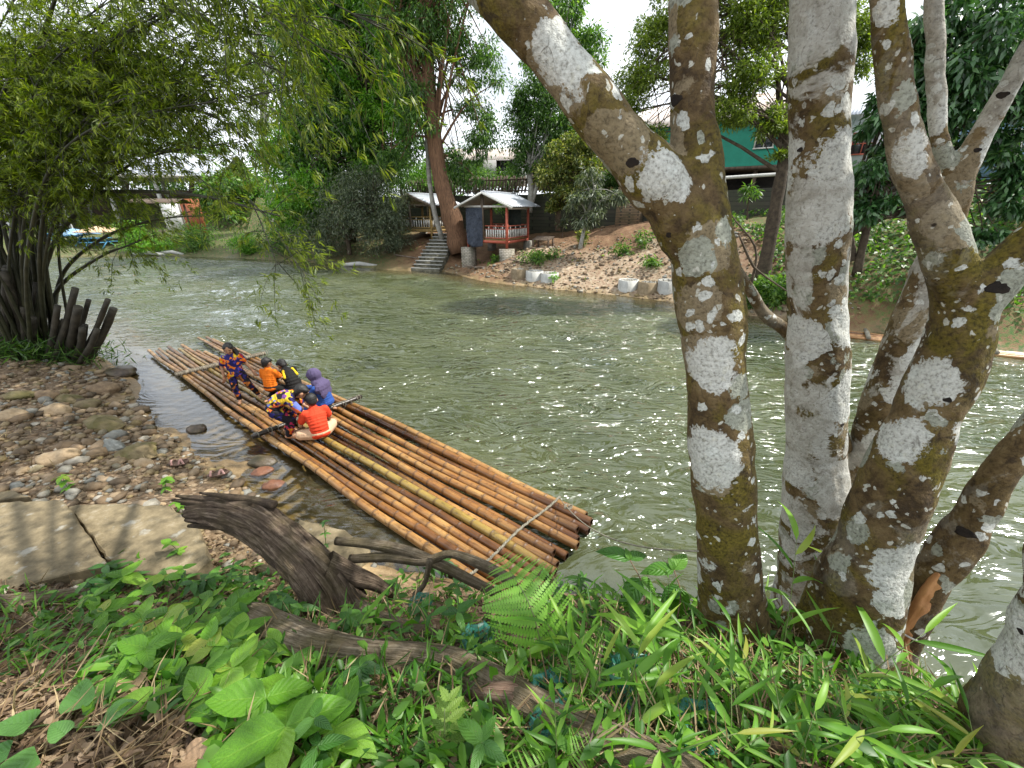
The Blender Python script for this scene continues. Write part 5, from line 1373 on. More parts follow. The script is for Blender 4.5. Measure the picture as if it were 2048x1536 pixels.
def far_tree(name, label, trunks, blobs, n, lsize, lw, mat, bark, seed, droop=.5, group='trees on the far bank', limbs=True, clump=.32, K=None, sparse=1.0):
    g = np.random.default_rng(seed)
    t0 = trunks[0][0]; base = Vector(t0[:3])
    r = thing(name, label, 'tree' if 'bush' not in name and 'shrub' not in name else 'bush', base, 0, group)
    mb = MB(); ends = []
    for T in trunks:
        S = spline(T, 18); rr = S[:, 3] * (1 + .05 * g.normal(size=18))
        mb.tube(S[:, :3] - np.array(base), rr, 12, True, .03); ends.append(S)
    tr = mb.build('trunk', bark, r, True)
    Ps, As, Ns = [], [], []
    tot = sum(b[3] * b[4] for b in blobs); lm = MB()
    for b in blobs:
        c = np.array(b[0]); rad = np.array((b[3], b[3] * b[2], b[4]))
        m = int(n * b[3] * b[4] / tot)
        k = K or max(6, int(m / 110))
        d = g.normal(size=(k, 3)); d /= np.linalg.norm(d, axis=1)[:, None]
        cc = c + d * rad * (g.random((k, 1)) ** (1 / 2.2))
        idx = g.integers(0, k, m)
        cr = g.uniform(.55, 1.3, k)[idx][:, None] * clump * rad.mean()
        p = cc[idx] + g.normal(size=(m, 3)) * cr * np.array((.62, .62, .45))
        out = (p - cc[idx]); 
        a = out / (np.linalg.norm(out, axis=1)[:, None] + 1e-6) * .8 + g.normal(size=(m, 3)) * .55 + np.array((0, 0, -droop))
        Ps.append(p); As.append(a); Ns.append(g.normal(size=(m, 3)) * .6 + np.array((0, 0, 1.0)))
        if limbs:
            for q in range(min(k, 9)):
                S = ends[q % len(ends)]; j = g.integers(8, 18); s0 = S[j]
                mid = (s0[:3] + cc[q]) / 2 + np.array((0, 0, .12 * np.linalg.norm(cc[q] - s0[:3])))
                lm.tube(spline([s0[:3], mid, cc[q]], 8) - np.array(base), np.linspace(max(.02, min(s0[3] * .4, .09)), .012, 8), 6, False)
    if limbs: lm.build('limb', bark, r, True)
    P_, A_, N_ = np.concatenate(Ps), np.concatenate(As), np.concatenate(Ns)
    V, F = leaf_cloud(P_ - np.array(base), A_, N_, lsize * g.uniform(.65, 1.3, len(P_)), lw * g.uniform(.7, 1.25, len(P_)))
    o = link('crown', npmesh('crown', V, F, mat, False, dict(v=np.repeat(g.random(len(P_)), 4))), r); o['kind'] = 'stuff'
    return r
def bl(px, py, Yd, rx, rz, depth=1.0):
    p = PY(px, py, Yd); m = mpp(p); return (tuple(p), None, depth, rx * m, rz * m)
def tr(*pts): return [tw(*q) for q in pts]

far_tree('leaning_tree', 'tall leaning tree with red-brown trunk rising between the two shelters', [tr((922, 505, 25.6, 44), (905, 440, 25.7, 38), (884, 370, 25.8, 33), (870, 290, 25.9, 30), (861, 190, 26, 27), (853, 70, 26, 25), (846, -80, 26, 22)), tr((864, 220, 26, 16), (840, 150, 26, 14), (800, 90, 26, 11), (770, 20, 26, 8))],
         [bl(880, 60, 26, 75, 60), bl(950, 130, 26.5, 50, 70), bl(955, 250, 26.5, 42, 70), bl(930, 330, 26.3, 40, 38), bl(800, 70, 26, 75, 70), bl(830, 210, 25.5, 50, 60), bl(870, -60, 26, 150, 60), bl(800, 300, 26.5, 40, 40), bl(820, -190, 26, 150, 90), bl(960, -130, 26, 90, 80)], 40000, .24, .075, L_dark, B_brown, 21, .8)
far_tree('slender_tree', 'thin pale-stemmed tree curving beside the red-brown leaning trunk', [tr((884, 478, 26.6, 11), (868, 420, 26.6, 10), (858, 350, 26.6, 9), (852, 240, 26.6, 9), (846, 100, 26.7, 8), (835, -40, 26.8, 7))], [bl(790, 20, 27, 50, 40), bl(850, -20, 27, 60, 40)], 3500, .22, .07, L_mid, B_grey, 22)
far_tree('dense_tree', 'dense dark tree covered with hanging leaves left of the shelters', [tr((700, 480, 31, 26), (705, 350, 31, 24), (700, 200, 31, 22), (690, 40, 31, 18)), tr((742, 480, 31.5, 20), (750, 330, 31.5, 18), (770, 180, 31.5, 16), (765, 20, 31.5, 12))],
         [bl(700, 60, 31, 90, 80), bl(640, 160, 31, 75, 90), bl(760, 180, 31, 70, 90), bl(690, 260, 30.5, 90, 70), bl(610, 60, 32, 60, 70), bl(760, 320, 30.5, 70, 60), bl(640, 330, 30.5, 60, 60), bl(700, -60, 32, 120, 70), bl(640, -190, 32, 130, 90)], 70000, .33, .11, L_dark, B_dark, 23, .7)
far_tree('climber_tree', 'bright green creeper-clad tree in front of the dense dark one', [tr((735, 470, 29.5, 12), (735, 350, 29.5, 11), (725, 200, 29.5, 9))], [bl(715, 250, 29.5, 42, 55), bl(745, 320, 29.4, 50, 45), bl(700, 180, 29.5, 32, 45), bl(600, 420, 29.5, 60, 60), bl(570, 320, 31, 45, 60), bl(640, 380, 29.5, 60, 50), bl(600, 250, 30.5, 50, 50), bl(770, 110, 29.5, 60, 60), bl(650, 110, 29.5, 60, 60), bl(815, 250, 28.5, 36, 50), bl(780, 210, 28.8, 50, 50), bl(720, -20, 29.5, 80, 60)], 46000, .26, .095, L_bright, B_dark, 24)
far_tree('grey_bush', 'broad grey-green bush overhanging the water beside the ochre shelter', [tr((775, 505, 27, 12), (768, 450, 27, 10), (745, 400, 27, 8)), tr((700, 510, 27.5, 10), (690, 440, 27.5, 8))], [bl(735, 365, 27, 65, 38), bl(785, 420, 26.8, 45, 48), bl(690, 420, 27, 60, 50), bl(740, 450, 26.6, 60, 45), bl(640, 470, 28, 55, 38), bl(790, 480, 26.4, 30, 25)], 24000, .20, .045, L_grey, B_dark, 25, .5)
far_tree('backdrop_tree', 'tall light green tree far behind the houses', [tr((1120, 330, 46, 14), (1125, 200, 46, 12), (1130, 60, 46, 9))], [bl(1130, 40, 46, 60, 50), bl(1165, 110, 46, 45, 45), bl(1085, 100, 46, 40, 40), bl(1150, 170, 46, 45, 30), bl(1130, -20, 46, 40, 40)], 9000, .42, .15, L_mid, B_grey, 26)
far_tree('forked_tree', 'slim tree with pale forked stem behind the red-posted shelter', [tr((1058, 425, 27.5, 12), (1062, 380, 27.5, 11), (1058, 320, 27.6, 9), (1080, 220, 27.8, 7)), tr((1060, 415, 27.5, 9), (1074, 370, 27.5, 8), (1085, 300, 27.6, 6), (1100, 230, 27.8, 5))], [bl(1085, 180, 27.8, 48, 55), bl(1050, 240, 27.8, 40, 45), bl(1115, 250, 27.8, 40, 45), bl(1050, 310, 27.6, 38, 35), bl(1100, 320, 27.6, 40, 30), bl(1140, 270, 27.4, 40, 40), bl(1175, 300, 27.2, 30, 35)], 22000, .22, .075, L_dark, B_grey, 27, .7)
far_tree('yellow_leaved_tree', 'small tree with yellow-green young leaves in front of the orange house', [tr((1116, 462, 25, 12), (1117, 410, 25, 11), (1122, 350, 25, 8))], [bl(1140, 300, 25, 40, 38), bl(1110, 345, 25, 38, 38), bl(1165, 345, 25, 28, 32), bl(1130, 390, 24.8, 30, 20), bl(1112, 410, 24.8, 20, 18), bl(1170, 300, 25, 30, 30)], 11000, .20, .085, L_yellow, B_dark, 28, .4)
far_tree('sapling_tree', 'young tree with drooping feather leaves growing on the gravel slope', [tr((1160, 498, 21, 9), (1168, 460, 21, 7), (1178, 420, 21, 7), (1190, 370, 21, 4))], [bl(1185, 370, 21, 32, 28), bl(1160, 405, 21, 34, 24), bl(1215, 400, 21, 30, 26), bl(1190, 430, 20.8, 40, 22)], 3300, .26, .055, L_grey, B_grey, 29, .9)
far_tree('feathery_tree', 'spreading feather-leaved tree leaning over the green house', [tr((1522, 566, 14.6, 34), (1536, 500, 14.6, 29), (1550, 420, 14.7, 27), (1566, 330, 14.8, 24), (1580, 230, 15, 20), (1590, 100, 15.5, 15), (1590, -40, 16, 12)), tr((1570, 300, 14.8, 12), (1500, 240, 15, 9), (1400, 180, 15.4, 7), (1300, 150, 15.8, 4)), tr((1585, 180, 15, 12), (1520, 100, 15.2, 9), (1420, 60, 15.6, 6), (1330, 50, 16, 4))],
         [bl(1310, 60, 16, 55, 50), bl(1290, 150, 16, 60, 36), bl(1265, 215, 16, 45, 28), bl(1300, 265, 16, 38, 16), bl(1460, 60, 15.5, 70, 50), bl(1500, 150, 15.2, 70, 40), bl(1470, 225, 15, 60, 30), bl(1545, 240, 15, 40, 40), bl(1540, 40, 15.5, 50, 50), bl(1440, -30, 16, 90, 40), bl(1560, 310, 14.8, 30, 12), bl(1660, 60, 16, 60, 60), bl(1725, 90, 16, 40, 60), bl(1480, -140, 16, 110, 70), bl(1620, -120, 16, 90, 80)], 60000, .14, .044, L_feather, B_dark, 30, .15, clump=.30)
far_tree('glossy_tree', 'dark glossy broad-leaved tree drooping behind the leaning trunks', [tr((1712, 552, 13.2, 22), (1728, 480, 13.2, 18), (1748, 400, 13.2, 15), (1780, 260, 13, 12), (1830, 100, 13, 9)), tr((1700, 520, 13.4, 30), (1694, 470, 13.4, 26), (1690, 420, 13.5, 18))],
         [bl(1745, 330, 12.8, 40, 45), bl(1735, 410, 12.6, 42, 42), bl(1760, 230, 12.8, 40, 40), bl(1840, 200, 12.6, 60, 80), bl(1930, 180, 12.4, 80, 90), bl(1970, 60, 12.4, 90, 80), bl(2030, 260, 12, 70, 70), bl(2060, 120, 12, 70, 80), bl(1990, 350, 12.2, 50, 35), bl(2040, 400, 11.8, 50, 40), bl(1850, 60, 12.8, 60, 70), bl(1840, 400, 12.6, 35, 30), bl(1960, 470, 11.8, 35, 22)], 17000, .25, .088, L_gloss, B_dark, 31, 1.0, clump=.36)
far_tree('wall_seedling', 'small palmate seedling sprouting before the dark wall near the water pipe', [tr((1494, 440, 17, 4), (1496, 410, 17, 3), (1500, 385, 17, 2))], [bl(1500, 385, 17, 22, 14)], 160, .26, .06, L_mid, B_dark, 32, .6, limbs=False, K=6)
far_tree('airy_tree', 'tall sparse tree with pale bare stem behind the bamboo', [tr((548, 470, 38, 11), (530, 330, 38, 10), (522, 180, 38, 9), (512, 20, 38, 7))], [bl(540, 60, 38, 45, 50), bl(500, 130, 38, 40, 40), bl(560, 170, 38, 40, 35), bl(520, 260, 38, 35, 40), bl(600, 0, 38, 60, 50), bl(545, 330, 38, 40, 40)], 7500, .28, .09, L_mid, B_grey, 33)
k_ = 0
for (px, Yd, top, wd, mt, lb) in ((470, 44, 330, 70, L_mid, 'round green tree behind the bamboo near the stilt platform'), (380, 60, 250, 90, L_dark, 'dark tree beyond the long hall roof'), (250, 66, 230, 110, L_mid, 'broad tree rising over the long hall roof'), (90, 64, 220, 120, L_dark, 'big dark tree over the left end of the hall'), (-60, 55, 200, 120, L_mid, 'tree standing beyond the parked van'), (620, 44, 320, 70, L_mid, 'green tree between airy tree and dense dark tree'),
                               (870, 56, 300, 60, L_mid, 'distant tree behind the zinc-roofed house'), (1250, 52, 290, 60, L_dark, 'distant dark tree behind the green house'), (1700, 46, 230, 90, L_mid, 'distant tree behind the pale bluish house'), (1900, 44, 200, 110, L_dark, 'distant dark tree behind the blue-fronted house'), (2150, 40, 180, 120, L_mid, 'tree at the far right end of the terrace')):
    k_ += 1; cy = (top + 430) / 2
    far_tree('distant_tree', lb, [tr((px, 425, Yd, 12), (px + 5, cy, Yd, 10), (px, top + 20, Yd, 6))], [bl(px, top + (430 - top) * .35, Yd, wd * .8, (430 - top) * .33), bl(px - wd * .5, cy + 20, Yd, wd * .5, (430 - top) * .28), bl(px + wd * .5, cy + 10, Yd - 1, wd * .5, (430 - top) * .28), bl(px, 410, Yd - 1, wd * .8, 30)], 6000, .55, .2, mt, B_dark, 50 + k_)
# bushes on the banks
bush_list = [((265, 470, 33.4, 32, 26), 3200, L_bright, 'bright green bush at the foot of the stilt platform'), ((300, 492, 32.8, 40, 12), 2200, L_bright, 'low bright weeds along the far waterline'), ((400, 480, 33.5, 45, 24), 3000, L_mid, 'green bush between stilt platform and bamboo'), ((490, 488, 31.8, 30, 20), 2500, L_bright, 'bright fern-like bush under the grey bank trees'), ((560, 480, 31, 50, 34), 4000, L_dark, 'dark bush hanging over the water'),
             ((620, 440, 30, 60, 50), 5000, L_mid, 'rounded green bush before the dense dark tree'), ((850, 352, 32, 22, 22), 900, L_bright, 'bright green clump seen past the pale thin stem'), ((1080, 512, 21.6, 36, 8), 900, L_mid, 'bright ground weeds beside the loose board'), ((1245, 500, 20.3, 18, 11), 260, L_mid, 'weed tuft on the clay slope'), ((1290, 480, 20.4, 14, 22), 300, L_mid, 'climbing weed on the reddish slope'), ((1300, 522, 18.6, 24, 7), 260, L_mid, 'low weed above the standing-apart ring'),
             ((1160, 476, 22.5, 16, 14), 500, L_yellow, 'yellowish weed at the foot of the young feather-leaved tree'), ((1525, 585, 13.9, 42, 26), 2200, L_mid, 'leafy bush at the waterline beside the feathery tree foot'), ((1600, 560, 13.8, 40, 36), 2000, L_mid, 'bush behind the straight pale trunk'), ((1105, 552, 19.3, 14, 4), 120, L_bright, 'weeds growing in the third concrete ring'), ((1125, 445, 25, 10, 8), 160, L_grey, 'pale-leaved sapling by the slatted bench'), ((985, 520, 23.2, 14, 9), 260, L_mid, 'weeds below the floor of the red-posted shelter'), ((1010, 410, 29, 20, 14), 400, L_mid, 'leafy sprig on top of the retaining wall')]
for k, (b, n, mt, lb) in enumerate(bush_list):
    p = PY(b[0], b[1] + b[4], b[2]); g0 = gz(p.x, p.y)
    far_tree('bank_bush', lb, [[(p.x, p.y, min(p.z, g0 + .3) - .1, .03), (p.x + .05, p.y, p.z + .2, .02)]], [bl(*b)], n, .20, .07, mt, B_dark, 80 + k, .3, 'bushes on the far bank', False, .4)
for k, (px, Yd, rx) in enumerate(((800, 36, 60), (880, 35, 50), (950, 34, 45), (1010, 33, 45), (1180, 31, 45), (1240, 30, 40))):
    p = PY(px, 380, Yd)
    far_tree('hedge_bush', ['dark hedge bush behind the left end of the plank fence', 'hedge bush behind the fence beside the leaning trunk', 'hedge bush behind the fence below the zinc-roofed house', 'hedge bush behind the fence left of the forked stem', 'hedge bush behind the wall right of the orange house', 'hedge bush on the wall near the brick pier'][k], [[(p.x, p.y, 4.1, .05), (p.x, p.y, 4.9, .03)]], [bl(px, 362, Yd, rx, 26)], 2600, .24, .08, L_dark, B_dark, 140 + k, .4, 'hedge behind the plank fence', False, .4)
# ivy and creepers carpeting the right bank
g = np.random.default_rng(77)
n = 34000
x = g.uniform(7.5, 22, n); y = g.uniform(6, 22, n)
fs_, wd_ = seg_dist(x, y, FAR_SHORE), seg_dist(x, y, WALL)
kp = (fs_ > .35) & (wd_ < -.2) & (fbm(x * .5, y * .5, 3) > -.22) & (x > 9.3 + .5 * g.random(n)); x, y = x[kp], y[kp]
P_ = np.stack([x, y, height(x, y) + g.uniform(.02, .28, len(x))], 1)
V, F = leaf_cloud(P_, g.normal(size=P_.shape) + np.array((-.3, -.5, .1)), g.normal(size=P_.shape) * .4 + np.array((-.3, -.5, 1)), g.uniform(.10, .2, len(x)), g.uniform(.08, .14, len(x)))
tag(link('creeper_carpet', npmesh('creeper_carpet', V, F, L_mid, False, dict(v=np.repeat(g.random(len(x)), 4)))), 'green creepers carpeting the bank behind the second raft', 'ground cover', kind='stuff')
n = 9000
x = g.uniform(-60, 9, n); y = g.uniform(16, 42, n)
fs_, wd_ = seg_dist(x, y, FAR_SHORE), seg_dist(x, y, WALL)
kp = (fs_ > .4) & (wd_ < -.3) & ((fbm(x * .6 + 9, y * .6, 3) > .22) | ((x < -8) & (fs_ > 1.0))) ; x, y = x[kp], y[kp]
P_ = np.stack([x, y, height(x, y) + g.uniform(.0, .22, len(x))], 1)
V, F = leaf_cloud(P_, g.normal(size=P_.shape) + np.array((0, 0, .9)), g.normal(size=P_.shape), g.uniform(.12, .32, len(x)), g.uniform(.03, .08, len(x)))
tag(link('bank_weeds', npmesh('bank_weeds', V, F, L_mid, False, dict(v=np.repeat(g.random(len(x)), 4)))), 'scattered low weeds on the far bank slopes', 'weeds', kind='stuff')
# stones of the far shore
def ico():
    bm = bmesh.new(); bmesh.ops.create_icosphere(bm, subdivisions=1, radius=1); V = np.array([v.co[:] for v in bm.verts]); F = np.array([[v.index for v in f.verts] for f in bm.faces]); bm.free(); return V, F
IV, IF = ico()
def pebbles(name, x, y, s, mat, sink=.3, seed=1, flat=.55, label=None):
    g = np.random.default_rng(seed); n = len(x); z = height(x, y)
    sc = s[:, None] * np.stack([g.uniform(.7, 1.3, n), g.uniform(.6, 1.1, n), g.uniform(.35, .75, n) * flat / .55], 1)
    an = g.uniform(0, 6.28, n); ca, sa = np.cos(an), np.sin(an)
    V = IV[None] * (1 + .16 * g.normal(size=(n, len(IV), 1))) * sc[:, None, :]
    X_ = V[..., 0] * ca[:, None] - V[..., 1] * sa[:, None]; Y_ = V[..., 0] * sa[:, None] + V[..., 1] * ca[:, None]
    V = np.stack([X_ + x[:, None], Y_ + y[:, None], V[..., 2] + (z + sc[:, 2] * (1 - 2 * sink))[:, None]], -1).reshape(-1, 3)
    F = (IF[None] + (np.arange(n) * len(IV))[:, None, None]).reshape(-1, 3)
    o = link(name, npmesh(name, V, F, mat, True, dict(v=np.repeat(g.random(n), len(IV)))))
    return tag(o, label, 'pebbles', kind='stuff')
def m_stone(name, attr=True, dark=1.0):
    t = NT(name); P = t.pos(); r = t.attr('v') if attr else t.rand()
    c = t.ramp(r, [(0.0, (.10 * dark, .075 * dark, .05 * dark)), (.25, (.21 * dark, .145 * dark, .085 * dark)), (.5, (.31 * dark, .235 * dark, .155 * dark)), (.7, (.25 * dark, .19 * dark, .085 * dark)), (.85, (.22 * dark, .225 * dark, .21 * dark)), (1, (.44 * dark, .40 * dark, .33 * dark))])
    n = t.noise(P, 16, 5, .65)
    c = t.mix(t.ramp(n, [(.35, .0), (.65, .55)]), c, t.mix(1.0, c, (.55, .5, .4, 1), 'MULTIPLY'))
    return t.done(t.pbsdf(c, .72, t.bump(n, .012, .9), .35))
M_peb = m_stone('pebble', True, .92); M_rock = m_stone('river_stone', False, .95)
n = 8000; x = g.uniform(-6, 11, n); y = g.uniform(12, 26, n); fs_ = seg_dist(x, y, FAR_SHORE)
kp = (fs_ > -.15) & (fs_ < 4.6 + 1.5 * g.normal(size=n) * .6) & ((x > -.2) | (fs_ < 1.4)); x, y, fs_ = x[kp], y[kp], fs_[kp]
pebbles('far_gravel', x, y, g.gamma(2.0, .016, len(x)) + .022, M_peb, .3, 5, label='pale gravel and cobbles of the far shore')
# ------------------------------------------------------------ bamboo clump at the bend
M_culm = m_simple('bamboo_culm_dark', (0.012, 0.014, 0.007), (0.045, 0.046, 0.022), 6, .5, .002)
M_stub = m_simple('cut_bamboo_stub', (0.018, 0.016, 0.011), (0.07, 0.06, 0.042), 6, .7, .004)
g = np.random.default_rng(41)
bc = PZ(40, 700, .45)
clump = thing('bamboo_clump', 'large bamboo clump with cut stubs, arching over the water from the stony shore', 'bamboo', (bc.x, bc.y, gz(bc.x, bc.y)))
B0 = np.array(clump.location)
P_, A_, N_, Ls = [], [], [], []
tw_mb = MB()
def culm(pts, w, leafy, seed, n_tw=34, fan=6, lean=.30):
    S = spline(pts, 46); S = S[:, :3]
    u = np.linspace(0, 1, 46)
    r = w * np.interp(u, [0, .5, 1], [1, .72, .16]); r[::4] *= 1.12
    mb = MB(); mb.tube(S - B0, r, 9)
    mb.build('culm', M_culm, clump, True)
    gg = np.random.default_rng(seed)
    for k in range(n_tw):
        f = leafy + (1 - leafy) * gg.random() ** .8; q = S[int(f * 45)]
        d = S[min(int(f * 45) + 1, 45)] - S[max(int(f * 45) - 1, 0)]; d /= np.linalg.norm(d) + 1e-9
        L = gg.uniform(.5, 1.35)
        dr = d * gg.uniform(.3, 1.0) + gg.normal(size=3) * .55 + np.array((.15, 0, gg.uniform(-.25, .25)))
        dr /= np.linalg.norm(dr)
        m = q + dr * L * .55; e = q + dr * L + np.array((0, 0, -.22 * L))
        T = spline([q, m, e], 7)
        tw_mb.tube(T - B0, np.linspace(.007, .0025, 7), 4, False)
        for j in range(2, 7):
            for h in range(2):
                c = T[j] + gg.normal(size=3) * .05
                m_ = gg.integers(fan - 2, fan + 2)
                fd = (T[6] - T[3]); fd /= np.linalg.norm(fd); fd = fd + gg.normal(size=3) * .5 + np.array((.1, 0, -.2))
                a = fd + gg.normal(size=(m_, 3)) * .42
                P_.append(c + gg.normal(size=(m_, 3)) * .02); A_.append(a); N_.append(gg.normal(size=(m_, 3)) * .5 + np.array((0, -.2, 1))); Ls.append(gg.uniform(.085, .165, m_))
base = lambda dx, dy: tuple(B0 + np.array((dx, dy, -.1)))
heavy = [  # the culms one can pick out
    ([base(-.3, 0), tuple(PY(28, 500, 9.4)), tuple(PY(38, 330, 9.3)), tuple(PY(70, 130, 9.0)), tuple(PY(130, -60, 8.6))], .10, .45),
    ([base(.15, .1), tuple(PY(58, 480, 9.3)), tuple(PY(95, 300, 9.0)), tuple(PY(200, 130, 8.6)), tuple(PY(350, 15, 8.0))], .075, .40),
    ([base(-.6, .3), tuple(PY(-10, 470, 9.6)), tuple(PY(120, 398, 9.2)), tuple(PY(250, 383, 8.6)), tuple(PY(400, 392, 7.8)), tuple(PY(560, 432, 7.0))], .062, .30),
    ([base(.4, .2), tuple(PY(120, 560, 9.4)), tuple(PY(200, 480, 9.2)), tuple(PY(310, 440, 8.8)), tuple(PY(430, 430, 8.4))], .045, .55),
    ([base(.5, .1), tuple(PY(110, 590, 9.3)), tuple(PY(190, 520, 9.1)), tuple(PY(285, 480, 8.8))], .05, .8),
    ([base(.3, -.2), tuple(PY(95, 520, 8.9)), tuple(PY(150, 430, 8.8)), tuple(PY(260, 330, 8.6)), tuple(PY(400, 290, 8.2))], .05, .4),
    ([base(0, .2), tuple(PY(45, 430, 9.3)), tuple(PY(120, 280, 9.0)), tuple(PY(250, 210, 8.6)), tuple(PY(420, 230, 8.0)), tuple(PY(540, 330, 7.4))], .05, .35)]
for k, (pts, w, lf) in enumerate(heavy): culm(pts, w, lf, 300 + k, {2: 24, 3: 12, 4: 12, 5: 26, 6: 34}.get(k, 50))
targets = [(40, 160, 9.4), (150, 0, 9.0), (280, 40, 8.8), (380, 60, 8.4), (230, 150, 9.0), (330, 170, 8.8), (430, 120, 8.2), (500, 180, 7.8), (520, 120, 7.6), (340, -40, 8.2), (-60, 60, 9.6), (60, -60, 9.2), (60, 40, 9.2), (200, 40, 9.0), (330, 90, 8.6), (430, 170, 8.2), (500, 280, 7.8), (470, 60, 7.8), (300, 200, 9.0), (180, 200, 9.4), (0, 120, 9.8), (560, 180, 7.2), (250, -20, 8.6), (420, -30, 7.8), (120, 120, 9.4), (390, 190, 8.4), (270, 130, 8.8)]
for k, (px, py, Yd) in enumerate(targets):
    e = PY(px, py, Yd); b = Vector(base(g.uniform(-.7, .6), g.uniform(-.3, .6)))
    top = b.lerp(e, .58) + Vector((-.10 * (e.x - b.x), -.08 * (e.y - b.y), .35 + .13 * (e - b).length))
    culm([tuple(b), tuple(b.lerp(top, .5) + Vector((-.04 * (e.x - b.x), 0, .35))), tuple(top), tuple(e)], g.uniform(.028, .045), .40, 400 + k, 58)
near = [(700, 130, 5.0), (770, 60, 4.8), (640, 60, 5.2), (600, 170, 5.4), (560, 60, 5.8)]
for k, (px, py, Yd) in enumerate(near):
    e = PY(px, py, Yd); b = Vector(base(g.uniform(-.2, .6), g.uniform(-.5, .2)))
    top = b.lerp(e, .5) + Vector((0, 0, 4.6))
    culm([tuple(b), tuple(b.lerp(top, .4) + Vector((-.5, 0, 2.4))), tuple(top), tuple(e)], .035, .80, 500 + k, 20, 6)
for k, (px, py, Yd) in enumerate([(620, 560, 6.2), (560, 540, 6.6)]):
    e = PY(px, py, Yd); b = Vector(PY(500, 400, 7.4))
    culm([tuple(b), tuple(b.lerp(e, .4) + Vector((0, 0, .1))), tuple(b.lerp(e, .75)), tuple(e)], .012, .3, 540 + k, 9, 5)
tw_mb.build('twigs', M_culm, clump, True)['kind'] = 'stuff'
P_, A_, N_, Ls = map(np.concatenate, (P_, A_, N_, Ls))
kp = ~((P_[:, 2] < .15)); P_, A_, N_, Ls = P_[kp], A_[kp], N_[kp], Ls[kp]
V, F = leaf_cloud(P_ - B0, A_, N_, Ls, Ls * .15)
o = link('leaves', npmesh('leaves', V, F, L_bamboo, False, dict(v=np.repeat(g.random(len(P_)), 4))), clump); o['kind'] = 'stuff'
print('bamboo leaves', len(P_))
for k in range(22):                                               # cut stubs
    f = k / 21; a = B0 + np.array((-.45 + 1.75 * f + g.uniform(-.1, .1), g.uniform(-.35, .35), -.15))
    lean = np.array((.15 + .75 * f + g.uniform(-.1, .2), g.uniform(-.25, .15), 1.0)); L = g.uniform(1.1, 2.3) * (1 - .35 * f)
    q = [a, a + lean * L * .5 + np.array((.05 * f, 0, 0)), a + lean * L]
    mb = MB(); S = spline(q, 9); rr = np.full(9, g.uniform(.045, .075)); rr[3] *= 1.1; rr[6] *= 1.1
    mb.tube(S - B0, rr, 10)
    mb.build('cut_stub', M_stub, clump, True)
mb = MB(); Pm, Am, Nm = [], [], []
n = 1800; a = g.normal(size=(n, 2)) * np.array((.75, .5)); x, y = B0[0] + a[:, 0] + .25, B0[1] + a[:, 1]
Pm = np.stack([x, y, height(x, y) + g.uniform(0, .45, n)], 1); Am = g.normal(size=(n, 3)) + np.array((.2, -.2, .4))
V, F = leaf_cloud(Pm, Am, g.normal(size=(n, 3)), g.uniform(.15, .45, n), g.uniform(.015, .035, n))
tag(link('clump_undergrowth', npmesh('clump_undergrowth', V, F, L_dark, False, dict(v=np.repeat(g.random(n), 4)))), 'dark grass tangled round the foot of the bamboo clump', 'grass', kind='stuff')
# ------------------------------------------------------------ near bank: slabs, stones, wood, sandals
def gp(px, py, lift=0.0):
    z = 1.2
    for _ in range(14):
        p = PZ(px, py, z); z = .5 * z + .5 * (gz(p.x, p.y) + lift)
    return PZ(px, py, z)
def m_slab():
    t = NT('stained_concrete'); P = t.pos()
    n1 = t.noise(P, 2.4, 5, .6, .5); n2 = t.noise(P, 14, 5, .65)
    c = t.ramp(t.math('ADD', t.math('MULTIPLY', n1, .6), t.math('MULTIPLY', n2, .4)), [(.34, (.07, .055, .032)), (.47, (.14, .112, .066)), (.58, (.21, .168, .10)), (.68, (.29, .25, .18))])
    c = t.mix(t.ramp(t.noise(P, 5, 4), [(.6, 0), (.68, .6)]), c, (.34, .335, .30))
    return t.done(t.pbsdf(c, .8, t.bump(t.math('ADD', n2, t.noise(P, 60, 3)), .006, .8), .3))
M_slab = m_slab()
def slab(label, corners, z, th, seed):
    g = np.random.default_rng(seed)
    C = [PZ(px, py, z) for px, py in corners]
    ring = []
    for a, b in zip(C, C[1:] + C[:1]):
        n = max(2, int((b - a).length / .08))
        for k in range(n): ring.append(a.lerp(b, k / n) + Vector((g.normal() * .007, g.normal() * .007, g.normal() * .004)))
    c0 = sum(ring, Vector()) / len(ring); n = len(ring)
    ins = [q + (c0 - q).normalized() * .014 + Vector((0, 0, .012)) for q in ring]
    V = [tuple(q - c0) for q in ins] + [tuple(q - c0) for q in ring] + [tuple(q - c0 - Vector((0, 0, th))) for q in ring]
    me = bpy.data.meshes.new('concrete_slab')
    me.from_pydata(V, [], [tuple(range(n))] + [(k, n + k, n + (k + 1) % n, (k + 1) % n) for k in range(n)] + [(n + k, 2 * n + k, 2 * n + (k + 1) % n, n + (k + 1) % n) for k in range(n)])
    bm = bmesh.new(); bm.from_mesh(me); bmesh.ops.recalc_face_normals(bm, faces=bm.faces); bm.to_mesh(me); bm.free()
    me.materials.append(M_slab)
    o = link('concrete_slab', me); o.location = c0
    return tag(o, label, 'slab')
slab('stained concrete slab with straight edge beside the gravel beach', [(-90, 1012), (40, 1004), (128, 1000), (170, 1062), (214, 1130), (130, 1150), (20, 1182), (-110, 1200)], .58, .45, 1)
slab('lower concrete slab under the splintered driftwood stump', [(138, 1014), (230, 1008), (340, 1012), (400, 1060), (420, 1120), (380, 1160), (228, 1140), (180, 1070)], .44, .5, 2)
slab('pale sunlit slab edge showing between stump and raft', [(600, 1040), (690, 1060), (740, 1100), (720, 1140), (640, 1150), (580, 1090)], .13, .4, 4)
slab('narrow pale slab edge behind the straight-edged slab', [(-90, 985), (30, 984), (60, 996), (-90, 1008)], .46, .3, 3)

